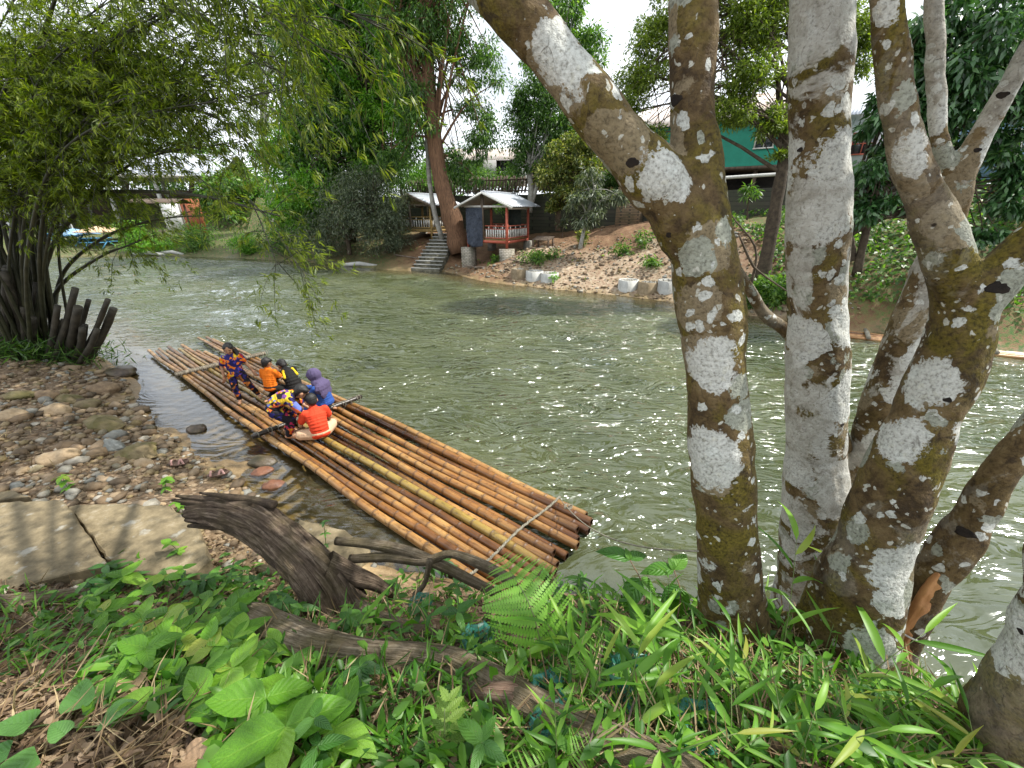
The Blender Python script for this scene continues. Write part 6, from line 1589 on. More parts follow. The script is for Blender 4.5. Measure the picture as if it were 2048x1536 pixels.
# stones
def rock_mesh(seed, sub=2, ang=False):
    bm = bmesh.new(); bmesh.ops.create_icosphere(bm, subdivisions=sub, radius=1)
    g = np.random.default_rng(seed); off = g.uniform(0, 50, 3)
    for v in bm.verts:
        c = v.co; k = 1 + .22 * pn(c.x * 1.3 + off[0] + c.z, c.y * 1.3 + off[1]) * 1.6 + .10 * pn(c.x * 3 + off[1], c.z * 3 + c.y * 2 + off[2])
        if ang:
            for q in range(4):
                nv = Vector(np.random.default_rng(seed * 9 + q).normal(size=3)).normalized(); d = c.dot(nv)
                if d > .62: c = c - nv * (d - .62)
        v.co = c * k
    me = bpy.data.meshes.new('stone'); bm.to_mesh(me); bm.free()
    me.polygons.foreach_set('use_smooth', [not ang] * len(me.polygons))
    return me
M_rk = {}
def m_rock(name, a, b, moss=0, wet=0):
    t = NT(name); P = t.pos(); n = t.noise(P, 9, 5, .65); n2 = t.noise(P, 40, 4, .6)
    c = t.mix(t.ramp(n, [(.35, 0), (.65, 1)]), a, b)
    c = t.mix(t.ramp(n2, [(.5, 0), (.75, .4)]), c, tuple(k * .5 for k in a))
    if moss: c = t.mix(t.math('MULTIPLY', t.ramp(t.noise(P, 4, 4), [(.4, 0), (.6, 1)]), moss), c, (.085, .078, .018))
    return t.done(t.pbsdf(c, .75 - .45 * wet, t.bump(n2, .010, .9), .4))
R_brown = m_rock('rock_brown', (.13, .085, .05), (.27, .19, .11)); R_moss = m_rock('rock_mossy', (.12, .09, .045), (.22, .17, .09), .8); R_grey = m_rock('rock_grey', (.16, .165, .15), (.27, .28, .26)); R_tan = m_rock('rock_tan', (.27, .19, .105), (.40, .30, .19)); R_dark = m_rock('rock_wet_dark', (.035, .026, .018), (.09, .065, .045), .3, .8); R_red = m_rock('rock_wet_red', (.12, .048, .026), (.22, .10, .055), 0, .6)
big = [(242, 742, 58, 20, R_dark, 0, 'dark flat rock lying half in the water at the shore point'), (211, 775, 52, 22, R_brown, 0, 'rounded brown rock just inland of the dark waterline rock'), (208, 846, 84, 30, R_moss, 1, 'broad flat olive slab rock on the beach'), (230, 888, 48, 30, R_grey, 1, 'angular blue-grey rock on the gravel'), (283, 902, 80, 30, R_moss, 1, 'long angular brown rock touching the blue-grey one'), (290, 924, 34, 18, R_tan, 0, 'small tan stone in front of the long angular rock'), (121, 911, 64, 26, R_tan, 0, 'low pinkish tan boulder in mid-beach gravel'),
       (115, 818, 58, 22, R_tan, 0, 'pale rounded rock inland of the olive slab rock'), (142, 796, 52, 20, R_moss, 1, 'tilted flat mossy rock behind the pale rounded rock'), (75, 699, 44, 22, R_moss, 0, 'mossy boulder near the foot of the bamboo clump'), (92, 790, 44, 20, R_brown, 0, 'brown stone among twigs on the upper beach'), (394, 856, 36, 16, R_dark, 0, 'wet black stone poking out of the shallows'), (25, 830, 56, 22, R_tan, 0, 'buff boulder at the inland edge of the gravel'), (549, 970, 46, 24, R_red, 0, 'wet red-brown stone on sand next to the driftwood stump'),
       (527, 922, 50, 18, R_dark, 0, 'dark stone under shallow water beside the raft'), (525, 942, 44, 14, R_red, 0, 'reddish stone awash between the dark stone and the sand'), (175, 808, 46, 18, R_moss, 0, 'olive stone behind the broad slab rock'), (155, 895, 26, 14, R_brown, 0, 'small brown stone beside the low tan boulder'), (38, 790, 60, 18, R_moss, 1, 'flat mossy stone at the twiggy top of the beach'), (420, 985, 30, 12, R_tan, 0, 'flat ochre stone in front of the driftwood splinters'), (300, 855, 24, 12, R_dark, 0, 'small dark stone at the very waterline')]
for k, (px, py, w, h, mt, ang, lb) in enumerate(big):
    p = gp(px, py + h * .35); m = mpp(p)
    me = rock_mesh(200 + k, 3, bool(ang)); me.materials.append(mt)
    o = link('boulder', me); o.location = (p.x, p.y, p.z + h * m * .22); o.scale = (w * m * .5, w * m * .36, h * m * .62); o.rotation_euler = (rng.uniform(-.12, .12), rng.uniform(-.12, .12), rng.uniform(-.3, .3))
    tag(o, lb, 'rock', 'larger rocks on the beach')
meshes = [rock_mesh(300 + k, 2, k % 3 == 0) for k in range(9)]
for k, me in enumerate(meshes): me.materials.append([M_rock, R_tan, R_brown][k % 3] if k % 3 else M_rock)
g = np.random.default_rng(8); cnt = 0
while cnt < 285:
    px, py = g.uniform(-60, 640), g.uniform(690, 1010)
    p = gp(px, py)
    if p.z < -.05 or float(seg_dist(np.array([p.x]), np.array([p.y]), NEAR_SHORE)[0]) > -.04 or p.z > .8 or (px > 420 and py < 960) or abs(px - 365) < 34 and abs(py - 935) < 22 or abs(px - 442) < 34 and abs(py - 957) < 20: continue
    m = mpp(p); s = (g.gamma(3.0, 2.2) + 4.5) * m * .50
    o = bpy.data.objects.new('stone', meshes[g.integers(9)]); col.objects.link(o)
    f = g.uniform(.35, .65); o.scale = (s * g.uniform(.9, 1.4), s * g.uniform(.7, 1.0), s * f); o.location = (p.x, p.y, p.z + s * f * .25); o.rotation_euler = (g.uniform(-.25, .25), g.uniform(-.25, .25), g.uniform(0, 6.28))
    tag(o, 'loose stone lying among the gravel of the near beach', 'stone', 'loose stones of the near beach'); cnt += 1
n = 15000; x = -g.gamma(2.2, 2.0, n) - 1.2; y = g.uniform(2.0, 11.5, n)
nsd_ = seg_dist(x, y, NEAR_SHORE); zz = height(x, y)
kp = (nsd_ < .02) & (zz < .85 + .2 * g.normal(size=n)) & (zz > -.12) & (fbm(x * 1.1, y * 1.1, 3) > -.42); x, y = x[kp], y[kp]
pebbles('beach_pebbles', x, y, (g.gamma(2.0, .011, len(x)) + .011) * np.clip(np.hypot(x, y) / 5.5, .55, 1.5), M_peb, .25, 6, label='countless small pebbles covering the near beach')

# driftwood stump with splintered end
def fluted(mb_name, pts, sides, n, mat, parent, ridge=.10, k_r=7, seed=0, taper_end=None):
    S = spline(pts, n); P = S[:, :3]; r = S[:, 3]
    T = np.gradient(P, axis=0); T /= np.linalg.norm(T, axis=1)[:, None]
    A = np.cross(T[0], (0, 0, 1.0)); A /= np.linalg.norm(A); V = []; U = []; W_ = []
    an = np.arange(sides) / sides * 2 * math.pi
    cum = np.concatenate([[0], np.cumsum(np.linalg.norm(np.diff(P, axis=0), axis=1))])
    for i in range(n):
        A = A - T[i] * A.dot(T[i]); A /= np.linalg.norm(A); B = np.cross(T[i], A)
        tw_a = an + cum[i] * .5
        rr = r[i] * (1 + ridge * 1.6 * pn(np.cos(tw_a) * k_r * .5 + seed, np.sin(tw_a) * k_r * .5 + cum[i] * 1.2) + ridge * .9 * pn(np.cos(tw_a) * k_r * 1.6 + seed + 9, np.sin(tw_a) * k_r * 1.6 + cum[i] * 1.6) + ridge * .35 * np.sin(tw_a * k_r * 3 + cum[i] * 2))
        V.append(P[i] + (np.cos(an) * rr)[:, None] * A + (np.sin(an) * rr)[:, None] * B); U.append(np.full(sides, cum[i])); W_.append(an / 6.283)
    V = np.concatenate(V); i = np.arange(n - 1)[:, None] * sides; j = np.arange(sides)[None]; k = (j + 1) % sides
    F = [np.stack([i + j, i + k, i + sides + k, i + sides + j], -1).reshape(-1, 4)]
    m = len(V); V = np.vstack([V, P[0] + T[0] * .06, P[-1]]); a = np.arange(sides); b = (a + 1) % sides; o_ = (n - 1) * sides
    F.append(np.concatenate([np.stack([np.full(sides, m), b, a], -1), np.stack([np.full(sides, m + 1), o_ + a, o_ + b], -1)]))
    me = npmesh(mb_name, V, F, mat, True, dict(u=np.concatenate(U + [[0, cum[-1]]]), a=np.concatenate(W_ + [[0, 0]])))
    return link(mb_name, me, parent)
def m_drift(name, c0, c1, c2, moss=.0):
    t = NT(name); a = t.math('MULTIPLY', t.attr('a'), 6.2832)
    v = t.n('CombineXYZ', {0: t.math('MULTIPLY', t.attr('u'), 1.6), 1: t.math('MULTIPLY', t.math('COSINE', a), 3.2), 2: t.math('MULTIPLY', t.math('SINE', a), 3.2)}).outputs[0]
    n = t.noise(v, 3.0, 6, .68, .5); n2 = t.noise(t.pos(), 30, 4, .6)
    c = t.ramp(t.math('ADD', t.math('MULTIPLY', n, .75), t.math('MULTIPLY', n2, .25)), [(.34, c0), (.5, c1), (.68, c2)])
    if moss: c = t.mix(t.math('MULTIPLY', t.ramp(t.noise(t.pos(), 6, 4), [(.45, 0), (.62, 1)]), moss), c, (.10, .088, .03))
    return t.done(t.pbsdf(c, .9, t.bump(t.math('ADD', n, t.math('MULTIPLY', n2, .3)), .03, 1.0), .2))
M_drift = m_drift('driftwood', (.026, .019, .013), (.105, .076, .054), (.26, .205, .155), .25)
M_log = m_drift('log_bark', (.06, .046, .03), (.19, .15, .10), (.38, .32, .24), .5)
q0 = gp(690, 1190); stump = thing('driftwood_stump', 'dark weathered driftwood stump with splintered end propped over the concrete', 'driftwood', q0)
s0 = fluted('trunk', [tw(385, 1022, 2.42, 50), tw(440, 1022, 2.38, 70), tw(505, 1040, 2.30, 82), tw(556, 1074, 2.20, 84), tw(604, 1118, 2.08, 88), tw(644, 1162, 1.98, 96), tw(682, 1230, 1.88, 106)], 72, 60, M_drift, None, .20, 8, 3)
parts = [s0]
for k, (y0, y1, w, xx) in enumerate([(992, 1000, 16, 352), (1000, 1008, 18, 345), (1008, 1014, 14, 362), (1016, 1022, 22, 372), (1030, 1030, 20, 366), (1040, 1040, 26, 372), (1052, 1046, 26, 378), (986, 996, 14, 400)]):
    parts.append(fluted('splinter', [tw(xx, y0, 2.44, w * .35), tw(xx + 40, (y0 + y1) / 2, 2.41 - .01 * k, w * .9), tw(xx + 95, y1 + 2, 2.36, w * 1.2), tw(xx + 150, y1 + 14, 2.31, w * 1.3)], 10, 14, M_drift, None, .12, 3, k))
parts.append(fluted('root_spur', [tw(650, 1130, 2.02, 60), tw(700, 1150, 2.05, 46), tw(745, 1165, 2.08, 30), tw(790, 1190, 2.1, 14)], 16, 16, M_drift, None, .12, 4, 11))
local(stump, *parts)
# fallen log across the foreground
def glog(px, py, w, lift=.5):
    p = gp(px, py + w * .3); r = w * .5 * mpp(p); return (p.x, p.y, p.z + r * (lift + .05), r * .98)
q0 = gp(800, 1320); lg = thing('fallen_log', 'long fallen log with cracked grey bark lying through the foreground plants', 'log', q0)
L1 = fluted('log', [glog(505, 1235, 70), glog(560, 1262, 82), glog(630, 1292, 84), glog(730, 1306, 66), glog(830, 1312, 62), glog(910, 1328, 70), glog(985, 1365, 80), glog(1060, 1412, 88), glog(1140, 1450, 84), glog(1260, 1500, 86), glog(1400, 1550, 80)], 30, 90, M_log, None, .10, 5, 21)
L2 = fluted('broken_limb', [glog(880, 1352, 24, 1.5), glog(930, 1380, 26, 1.6), glog(985, 1405, 30, 1.2), glog(1050, 1432, 34, 1), glog(1130, 1470, 40, .8)], 12, 24, M_log, None, .10, 4, 5)
L3 = fluted('bark_slab', [glog(945, 1395, 16, 2.6), glog(990, 1402, 40, 2.3), glog(1040, 1408, 42, 2.2), glog(1080, 1420, 20, 2.2)], 14, 14, m_drift('bare_wood', (.16, .09, .06), (.32, .21, .15), (.46, .35, .28)), None, .05, 4, 8)
local(lg, L1, L2, L3)
for (pts, lb) in (([(640, 1160, 22), (690, 1195, 30), (740, 1225, 34), (800, 1250, 30), (860, 1265, 24), (930, 1290, 18)], 'thin barky root running between stump and fallen log'),
                  ([(-40, 1205, 34), (60, 1200, 36), (150, 1190, 34), (230, 1178, 20)], 'smooth pale branch lying along the lower edge of the straight-edged slab'),
                  ([(520, 1135, 20), (580, 1150, 22), (640, 1175, 22), (700, 1210, 18)], 'short brown root in shade beneath the stump')):
    q0 = gp(*pts[len(pts) // 2][:2]); r_ = thing('fallen_branch', lb, 'branch', q0)
    local(r_, fluted('stem', [glog(*q) for q in pts], 14, 30, M_log, None, .08, 4, len(lb)))
for k, (pts, lb) in enumerate((([(672, 1082, 2.28, 18), (740, 1088, 2.25, 21), (810, 1102, 2.2, 23), (880, 1130, 2.12, 22), (950, 1165, 2.02, 20), (1000, 1190, 1.95, 18)], 'lichen-spotted branch lying across the raft-side sand in front of the raft'),
                  ([(700, 1118, 2.2, 18), (780, 1115, 2.18, 20), (850, 1122, 2.14, 20), (900, 1108, 2.12, 16), (960, 1128, 2.05, 22), (1030, 1165, 1.95, 22)], 'second spotted branch crossing beneath the first by the raft'),
                  ([(830, 1190, 1.95, 14), (850, 1165, 1.97, 10), (860, 1120, 2.0, 14), (812, 1150, 2.0, 9)][:3], 'upright broken twig standing against the spotted branches'))):
    S = [tw(*q) for q in pts]; q0 = gp(*pts[-1][:2])
    r_ = thing('spotted_branch', lb, 'branch', q0); local(r_, fluted('stem', S, 12, 40, M_log, None, .06, 3, k + 3))
# rusty rods of an old wire grid
rg = thing('rusty_rod_grid', 'old rusty rod grid half buried under grass beside the forked trunk', 'rod grid', gp(1250, 1350))
M_rust = m_simple('rusty_steel', (.075, .045, .035), (.17, .125, .105), 30, .8, .002)
bits = []
for (a, b) in (((1275, 1225), (1165, 1536)), ((1325, 1230), (1240, 1500)), ((1225, 1250), (1180, 1390)), ((1180, 1245), (1370, 1330)), ((1200, 1300), (1420, 1400)), ((1160, 1440), (1330, 1536))):
    p, q = gp(*a, .06), gp(*b, .06); bits.append(MB().tube([p + Vector((0, 0, .05)), p.lerp(q, .5) + Vector((0, 0, .09)), q + Vector((0, 0, .05))], .0038, 7).build('rod', M_rust, None, True))
local(rg, *bits)
# two sandals
M_pink = m_simple('pinkish_leather', (.40, .22, .19), (.52, .32, .28), 20, .6, .002); M_sole = m_simple('sandal_sole', (.09, .055, .04), (.14, .09, .065), 20, .8, .002)
for (px, py, rz, tilt, lb) in ((362, 929, .10, .28, 'pinkish strap sandal tipped against gravel beside the long angular rock'), (440, 952, .25, .0, 'pinkish strap sandal lying flat at the edge of the wet sand')):
    p = gp(px, py + 4); s = thing('sandal', lb, 'sandal', (p.x, p.y, p.z + .055), rz, 'sandals left on the beach'); s.rotation_euler = (tilt, -.08, rz)
    k = 26; V = []; F = []
    for zz, sc in ((0, .95), (.022, 1.0), (.024, .94)):
        for i in range(k):
            a = i / k * 6.2832; w_ = .052 * (1 - .22 * math.cos(a) * 0 + .16 * math.cos(a) - .10 * math.cos(2 * a)); V.append((math.cos(a) * .140 * sc, math.sin(a) * w_ * sc * 1.05, zz + .006 * math.cos(a) ** 2))
    me = bpy.data.meshes.new('sole'); me.from_pydata(V, [], [tuple(range(k))[::-1], tuple(range(2 * k, 3 * k))] + [(r_ * k + i, r_ * k + (i + 1) % k, (r_ + 1) * k + (i + 1) % k, (r_ + 1) * k + i) for r_ in (0, 1) for i in range(k)]); me.materials.append(M_sole); link('sole', me, s)
    for (x0, x1, hh) in ((.02, .09, .055), (.09, .02, .058), (-.075, -.06, .06)):
        n_ = 15; V = []; F = []
        for i in range(n_):
            f = i / (n_ - 1); xx = x0 + (x1 - x0) * f; yy = -.05 + .10 * f; zz = .02 + math.sin(f * math.pi) * hh
            for dx in (-.014, .014): V.append((xx + dx, yy, zz))
        for i in range(n_ - 1): F.append((2 * i, 2 * i + 1, 2 * i + 3, 2 * i + 2))
        o = link('strap', npmesh('strap', V, F, M_pink, True), s); o.modifiers.new('s', 'SOLIDIFY').thickness = .004
# ------------------------------------------------------------ foreground plants: each one a thing with stem and leaves
def leaf_mesh(name, W, shape, n, curl, fold, mat, cols=5, wav=0.0, L=1.0):
    """leaf of length 1 along +y"""
    t = np.linspace(0, 1, n + 1); w = W * .5 * shape(t); V = []; UV = []
    for i in range(n + 1):
        for j in range(cols):
            u = -1 + 2 * j / (cols - 1)
            V.append((u * w[i], t[i] * math.cos(curl * t[i] * .5) * L, fold * abs(u) * w[i] - curl * .5 * t[i] ** 2 * L + wav * math.sin(t[i] * 11 + u * 2) * abs(u) * w[i])); UV.append((j / (cols - 1), t[i]))
    F = [(i * cols + j, i * cols + j + 1, (i + 1) * cols + j + 1, (i + 1) * cols + j) for i in range(n) for j in range(cols - 1)]
    return npmesh(name, V, F, mat, True, None, UV)
ovate = lambda t: np.sin(np.pi * np.clip(t, 0, 1) ** .70) ** .85 * (1 - .15 * t) + .02
lance = lambda t: np.sin(np.pi * np.clip(t, 0, 1) ** .62) ** 1.05 + .03
heart = lambda t: np.sin(np.pi * np.clip(t * .93 + .07, 0, 1) ** .52) ** .75 + .01
GL_b = m_leaf('leaf_seedling', (.06, .17, .012), (.13, .31, .022), (.23, .42, .045), .45, .42, False, True, (.34, .38, .06))
GL_d = m_leaf('leaf_weed_dark', (.022, .085, .014), (.055, .165, .024), (.11, .26, .04), .42, .35, False, True)
GL_g = m_leaf('leaf_grass', (.05, .15, .012), (.11, .27, .022), (.20, .38, .04), .45, .42, False, False, (.30, .32, .06))
GL_f = m_leaf('leaf_fern', (.12, .28, .03), (.16, .34, .04), (.20, .40, .06), .5, .4, False, False)
GL_t = m_leaf('leaf_teal_spikemoss', (.012, .10, .075), (.025, .16, .12), (.05, .24, .185), .4, .25, False, False)
GL_c = m_leaf('leaf_quilted', (.04, .14, .016), (.08, .22, .026), (.13, .30, .04), .4, .35, False, .0022)
GL_v = m_leaf('leaf_vine', (.040, .125, .026), (.065, .175, .035), (.09, .22, .045), .5, .35, False, True)
M_stem = m_simple('green_stem', (.07, .11, .03), (.15, .19, .06), 20, .6, 0)
M_stem_b = m_simple('brown_stem', (.10, .055, .03), (.19, .12, .07), 20, .7, 0)
M_dead = m_leaf('dead_leaf', (.045, .026, .014), (.125, .078, .044), (.30, .215, .14), .8, .15)
M_straw = m_leaf('dead_grass', (.12, .075, .04), (.25, .17, .09), (.42, .33, .19), .8, .2)
OV = [leaf_mesh('leaf', w, ovate, 7, c, f, GL_b, 5, .06) for w, c, f in ((.58, .35, .18), (.64, .15, .25), (.52, .55, .12))]
OD = [leaf_mesh('leaf', w, ovate, 7, c, f, GL_d, 5, .06) for w, c, f in ((.40, .45, .2), (.46, .25, .22), (.36, .65, .15))]
LA = [leaf_mesh('leaf', w, lance, 8, c, f, GL_g, 3) for w, c, f in ((.105, .5, .5), (.125, .9, .4), (.09, .25, .6))]
LD = [leaf_mesh('leaf', w, lance, 8, c, f, GL_d, 3) for w, c, f in ((.20, .5, .4), (.24, .8, .35))]
CL = [leaf_mesh('leaf', w, ovate, 9, c, f, GL_c, 7, .05) for w, c, f in ((.58, .5, .22), (.54, .8, .16))]
HE = [leaf_mesh('leaf', w, heart, 8, c, f, GL_v, 7, .04) for w, c, f in ((.86, .25, .10), (.80, .45, .06))]
def stem_path(h, lean, az, n=7, bend=.25):
    f = np.linspace(0, 1, n); d = h * (lean * f + bend * lean * f ** 2); return np.stack([math.cos(az) * d, math.sin(az) * d, h * f * (1 - .15 * lean * f)], 1)
def put_leaf(par, meshes, at_, L, yaw, pitch, roll=0.0, g=random):
    return child(par, g.choice(meshes), 'leaf', tuple(at_), (pitch, roll, yaw), (L, L, L))
pg = random.Random(5)
LOGX, LOGY = [505, 630, 830, 985, 1140, 1300], [1235, 1292, 1312, 1365, 1450, 1515]
def clear(px, py):
    """the log and the big fern stay in view"""
    d = py - np.interp(px, LOGX, LOGY)
    if px > 1690 and py < 1230 + (px - 1690) * 1.0: return False
    return not ((540 < px < 1260 and -12 < d < 62) or (955 < px < 1150 and 1120 < py < 1350))
def seedling(p, h, nl, L, meshes, label, group, name='broadleaf_seedling', cat='plant', tiers=1, stem=M_stem, droop=.25, yaw0=None):
    r = thing(name, label, cat, p, 0, group)
    S = stem_path(h, pg.uniform(.0, .35), pg.uniform(0, 6.28))
    MB().tube(S, np.linspace(.0035, .0018, 7) * (1 + h), 6).build('stem', stem, r, True)
    for t in range(tiers):
        at_ = S[-1 - t * 2] if tiers > 1 else S[-1]; ya = pg.uniform(0, 6.28) if yaw0 is None else yaw0
        for k in range(nl):
            put_leaf(r, meshes, at_, L * pg.uniform(.75, 1.12) * (1 - .12 * t), ya + k * 6.2832 / nl + pg.uniform(-.25, .25), -pg.uniform(-.25, droop + .25), pg.uniform(-.25, .25), pg)
    return r
def grass_plant(p, h, nl, L, meshes, label, group, lean=None, az=None, name='bamboo_grass', cat='grass plant'):
    r = thing(name, label, cat, p, 0, group)
    az = pg.uniform(0, 6.28) if az is None else az; S = stem_path(h, pg.uniform(.1, .7) if lean is None else lean, az, 10, .5)
    MB().tube(S, np.linspace(.0028, .0012, 10), 5).build('stem', M_stem, r, True)
    for k in range(nl):
        f = .25 + .75 * (k + 1) / nl; at_ = S[min(9, int(f * 9))]
        put_leaf(r, meshes, at_, L * pg.uniform(.7, 1.15), az - math.pi / 2 + (1 if k % 2 else -1) * pg.uniform(.35, 1.25) * (1 if k < nl - 1 else .2), pg.uniform(-.2, .75), pg.uniform(-.5, .5), pg)
    return r
# bright broad-leaved seedlings on the left
G1 = 'bright broad-leaved seedlings in the left foreground'
lab1 = 'bright green broad-leaved seedling on the leafy bank before the concrete slabs'
spots = [(330, 1165), (385, 1140), (290, 1190), (440, 1190), (250, 1150), (470, 1150), (350, 1230), (420, 1250), (500, 1215), (300, 1270), (370, 1290), (440, 1310), (490, 1285), (540, 1240), (330, 1330), (400, 1350), (470, 1360), (530, 1330), (580, 1380), (290, 1340), (430, 1395), (500, 1400), (560, 1300), (240, 1230), (210, 1180), (395, 1200), (460, 1240), (345, 1295), (515, 1265), (415, 1330), (360, 1380), (270, 1300), (600, 1330), (455, 1430), (525, 1440), (385, 1260), (305, 1230), (570, 1430)]
for k, (px, py) in enumerate(spots): seedling(gp(px + pg.uniform(-12, 12), py + 30), pg.uniform(.08, .20), pg.choice([3, 4, 4, 5]), pg.uniform(.11, .18), OV, lab1, G1)
for (px, py, L, lb) in ((560, 1500, .20, 'large four-leaved seedling at the lower edge of the bright seedlings'), (700, 1470, .18, 'large pale seedling with upright leaves beside the fallen log'), (655, 1085, .08, 'tall slender sprig in front of the driftwood stump'), (660, 1185, .10, 'leafy sprout growing at the stump base')):
    seedling(gp(px, py + 25), .16 if L > .09 else .42, 4, L, OV if L > .09 else OD, lb, G1, tiers=1 if L > .11 else 3)
# sprigs on the beach and slab edge
for (px, py, h, L, lb) in ((140, 985, .22, .12, 'leafy sprig sprouting from gravel behind the straight-edged slab'), (330, 985, .20, .11, 'bright sprig between the slabs and the sandals'), (375, 1040, .26, .10, 'upright sprig left of the driftwood splinters'), (385, 1130, .32, .10, 'tall sprig in front of the driftwood splinters'), (100, 1250, .1, .07, 'low sprout beside the smooth pale branch'), (30, 690, .3, .2, 'leafy sprout at the foot of the bamboo')):
    seedling(gp(px, py), h, 4, L, OV, lb, 'sprigs round the slabs', 'leafy_sprig', tiers=3)
# darker weeds in the middle
G2 = 'dark-leaved weeds around the logs'
for k in range(64):
    px, py = pg.uniform(430, 1000), pg.uniform(1110, 1260)
    if k > 34: px, py = pg.uniform(560, 1060), pg.uniform(1330, 1530)
    if k > 46: px, py = pg.uniform(200, 460), pg.uniform(1120, 1170)
    if not clear(px, py): continue
    seedling(gp(px, py + 25), pg.uniform(.08, .22), pg.choice([3, 4, 5]), pg.uniform(.09, .16), OD, 'dark green narrow-leaved weed growing around the stump and fallen log', G2, 'leafy_weed', 'weed', tiers=pg.choice([1, 2, 2]))
# vine with large round leaves, lower left
vr = thing('round_leaved_vine', 'creeping vine with large round dark leaves at the litter-covered lower bank', 'vine', gp(150, 1480), 0)
v0 = Vector(vr.location)
Sv = [gp(px, py, .05) for px, py in ((20, 1470), (90, 1450), (160, 1455), (230, 1445), (300, 1420))]
MB().tube(spline([tuple(q - v0) for q in Sv], 20), .003, 6).build('stem', M_stem, vr, True)
for (px, py, L, yaw) in ((65, 1445, .12, 1.8), (150, 1420, .12, .5), (205, 1440, .115, -1.2), (75, 1510, .14, 2.6), (130, 1470, .08, 1.2), (20, 1500, .10, 2.2)):
    q = gp(px, py, .10) - v0; child(vr, pg.choice(HE), 'leaf', q, (.35, pg.uniform(-.2, .2), yaw), (L, L, L))
# bamboo grass on the right
G3 = 'bamboo grass in the right foreground'; lab3 = 'bright lance-leaved bamboo grass growing round the foot of the lichen trunks'
for k in range(104):
    px, py = pg.uniform(1090, 1900), pg.uniform(1215, 1530)
    if k > 72: px, py = pg.uniform(640, 1250), pg.uniform(1150, 1330)
    if k > 92: px, py = pg.uniform(1700, 1960), pg.uniform(1380, 1540)
    if not clear(px, py): continue
    grass_plant(gp(px, py + 25), pg.uniform(.10, .30), pg.choice([4, 5, 6, 7]), pg.uniform(.13, .24), LA, lab3, G3)
for (px, py, h, nl, az, lean, lb) in ((1560, 1330, .52, 8, 1.2, .35, 'tall arching grass stalk before the gap between forked and pale trunks'), (1640, 1330, .46, 9, .9, .4, 'tall grass with long blades across the foot of the thick leaning trunk'), (1690, 1390, .34, 8, .2, .5, 'spreading grass tuft below the peeled stem'), (1810, 1440, .38, 9, -.2, .6, 'grass leaning out over the water by the corner trunk'), (1850, 1480, .32, 8, 0.0, .7, 'low grass reaching toward the corner trunk'), (1430, 1370, .30, 7, 2.6, .5, 'grass tuft against the forked trunk foot'), (1340, 1430, .28, 7, 2.0, .4, 'upright grass tuft beside the rusty rods'), (1240, 1450, .30, 7, 1.0, .3, 'grass tuft growing through the rusty rods')):
    grass_plant(gp(px, py), h * 1.1, nl, .28, LA, lb, G3, lean, az)
for k in range(22):
    px, py = pg.uniform(1040, 1190) if k < 14 else pg.uniform(1560, 1760), pg.uniform(1130, 1180) if k < 14 else pg.uniform(1380, 1500)
    seedling(gp(px, py + 20), pg.uniform(.08, .2), 4, pg.uniform(.09, .14), LD, 'lance-leaved herb at the brink of the bank above the water', 'herbs at the brink', 'bank_herb', 'herb', tiers=2)
# quilted-leaf shrub
for (px, py, tips, lb) in ((1290, 1250, ((1235, 1098, .17, 1.1, .25), (1278, 1112, .13, -1.0, .1), (1215, 1180, .17, 2.3, -.7), (1262, 1105, .06, .2, .6), (1300, 1150, .12, -2.0, -.4)), 'shrub with quilted oval leaves rising over the water beside the raft end'), (1350, 1260, ((1335, 1132, .16, 1.5, .15), (1372, 1128, .13, -.8, .3), (1350, 1195, .17, 3.0, -.9), (1320, 1190, .12, 2.0, -.3), (1352, 1132, .06, .2, .6)), 'quilted-leaf shrub touching the forked trunk')):
    b = gp(px, py); r = thing('quilted_leaf_shrub', lb, 'shrub', b, 0, 'quilted-leaf shrubs')
    Yd = b.y + .28; mb = MB(); apex = PY(px - 30 if px < 1300 else px - 2, 1120 if px < 1300 else 1140, Yd)
    S = spline([(0, 0, 0), tuple((apex - b) * .5 + Vector((.03, 0, .04))), tuple(apex - b)], 12); mb.tube(S, np.linspace(.005, .003, 12), 6); mb.build('stem', M_stem_b, r, True)
    for (lx, ly, L, yaw, pit) in tips:
        q = PY(lx, ly, Yd - .02) - b; base_ = Vector(S[-1]) if ly < 1150 else Vector(S[7])
        child(r, pg.choice(CL), 'leaf', base_, (pit, 0, yaw), (L * 1.3, L * 1.3, L * 1.3))
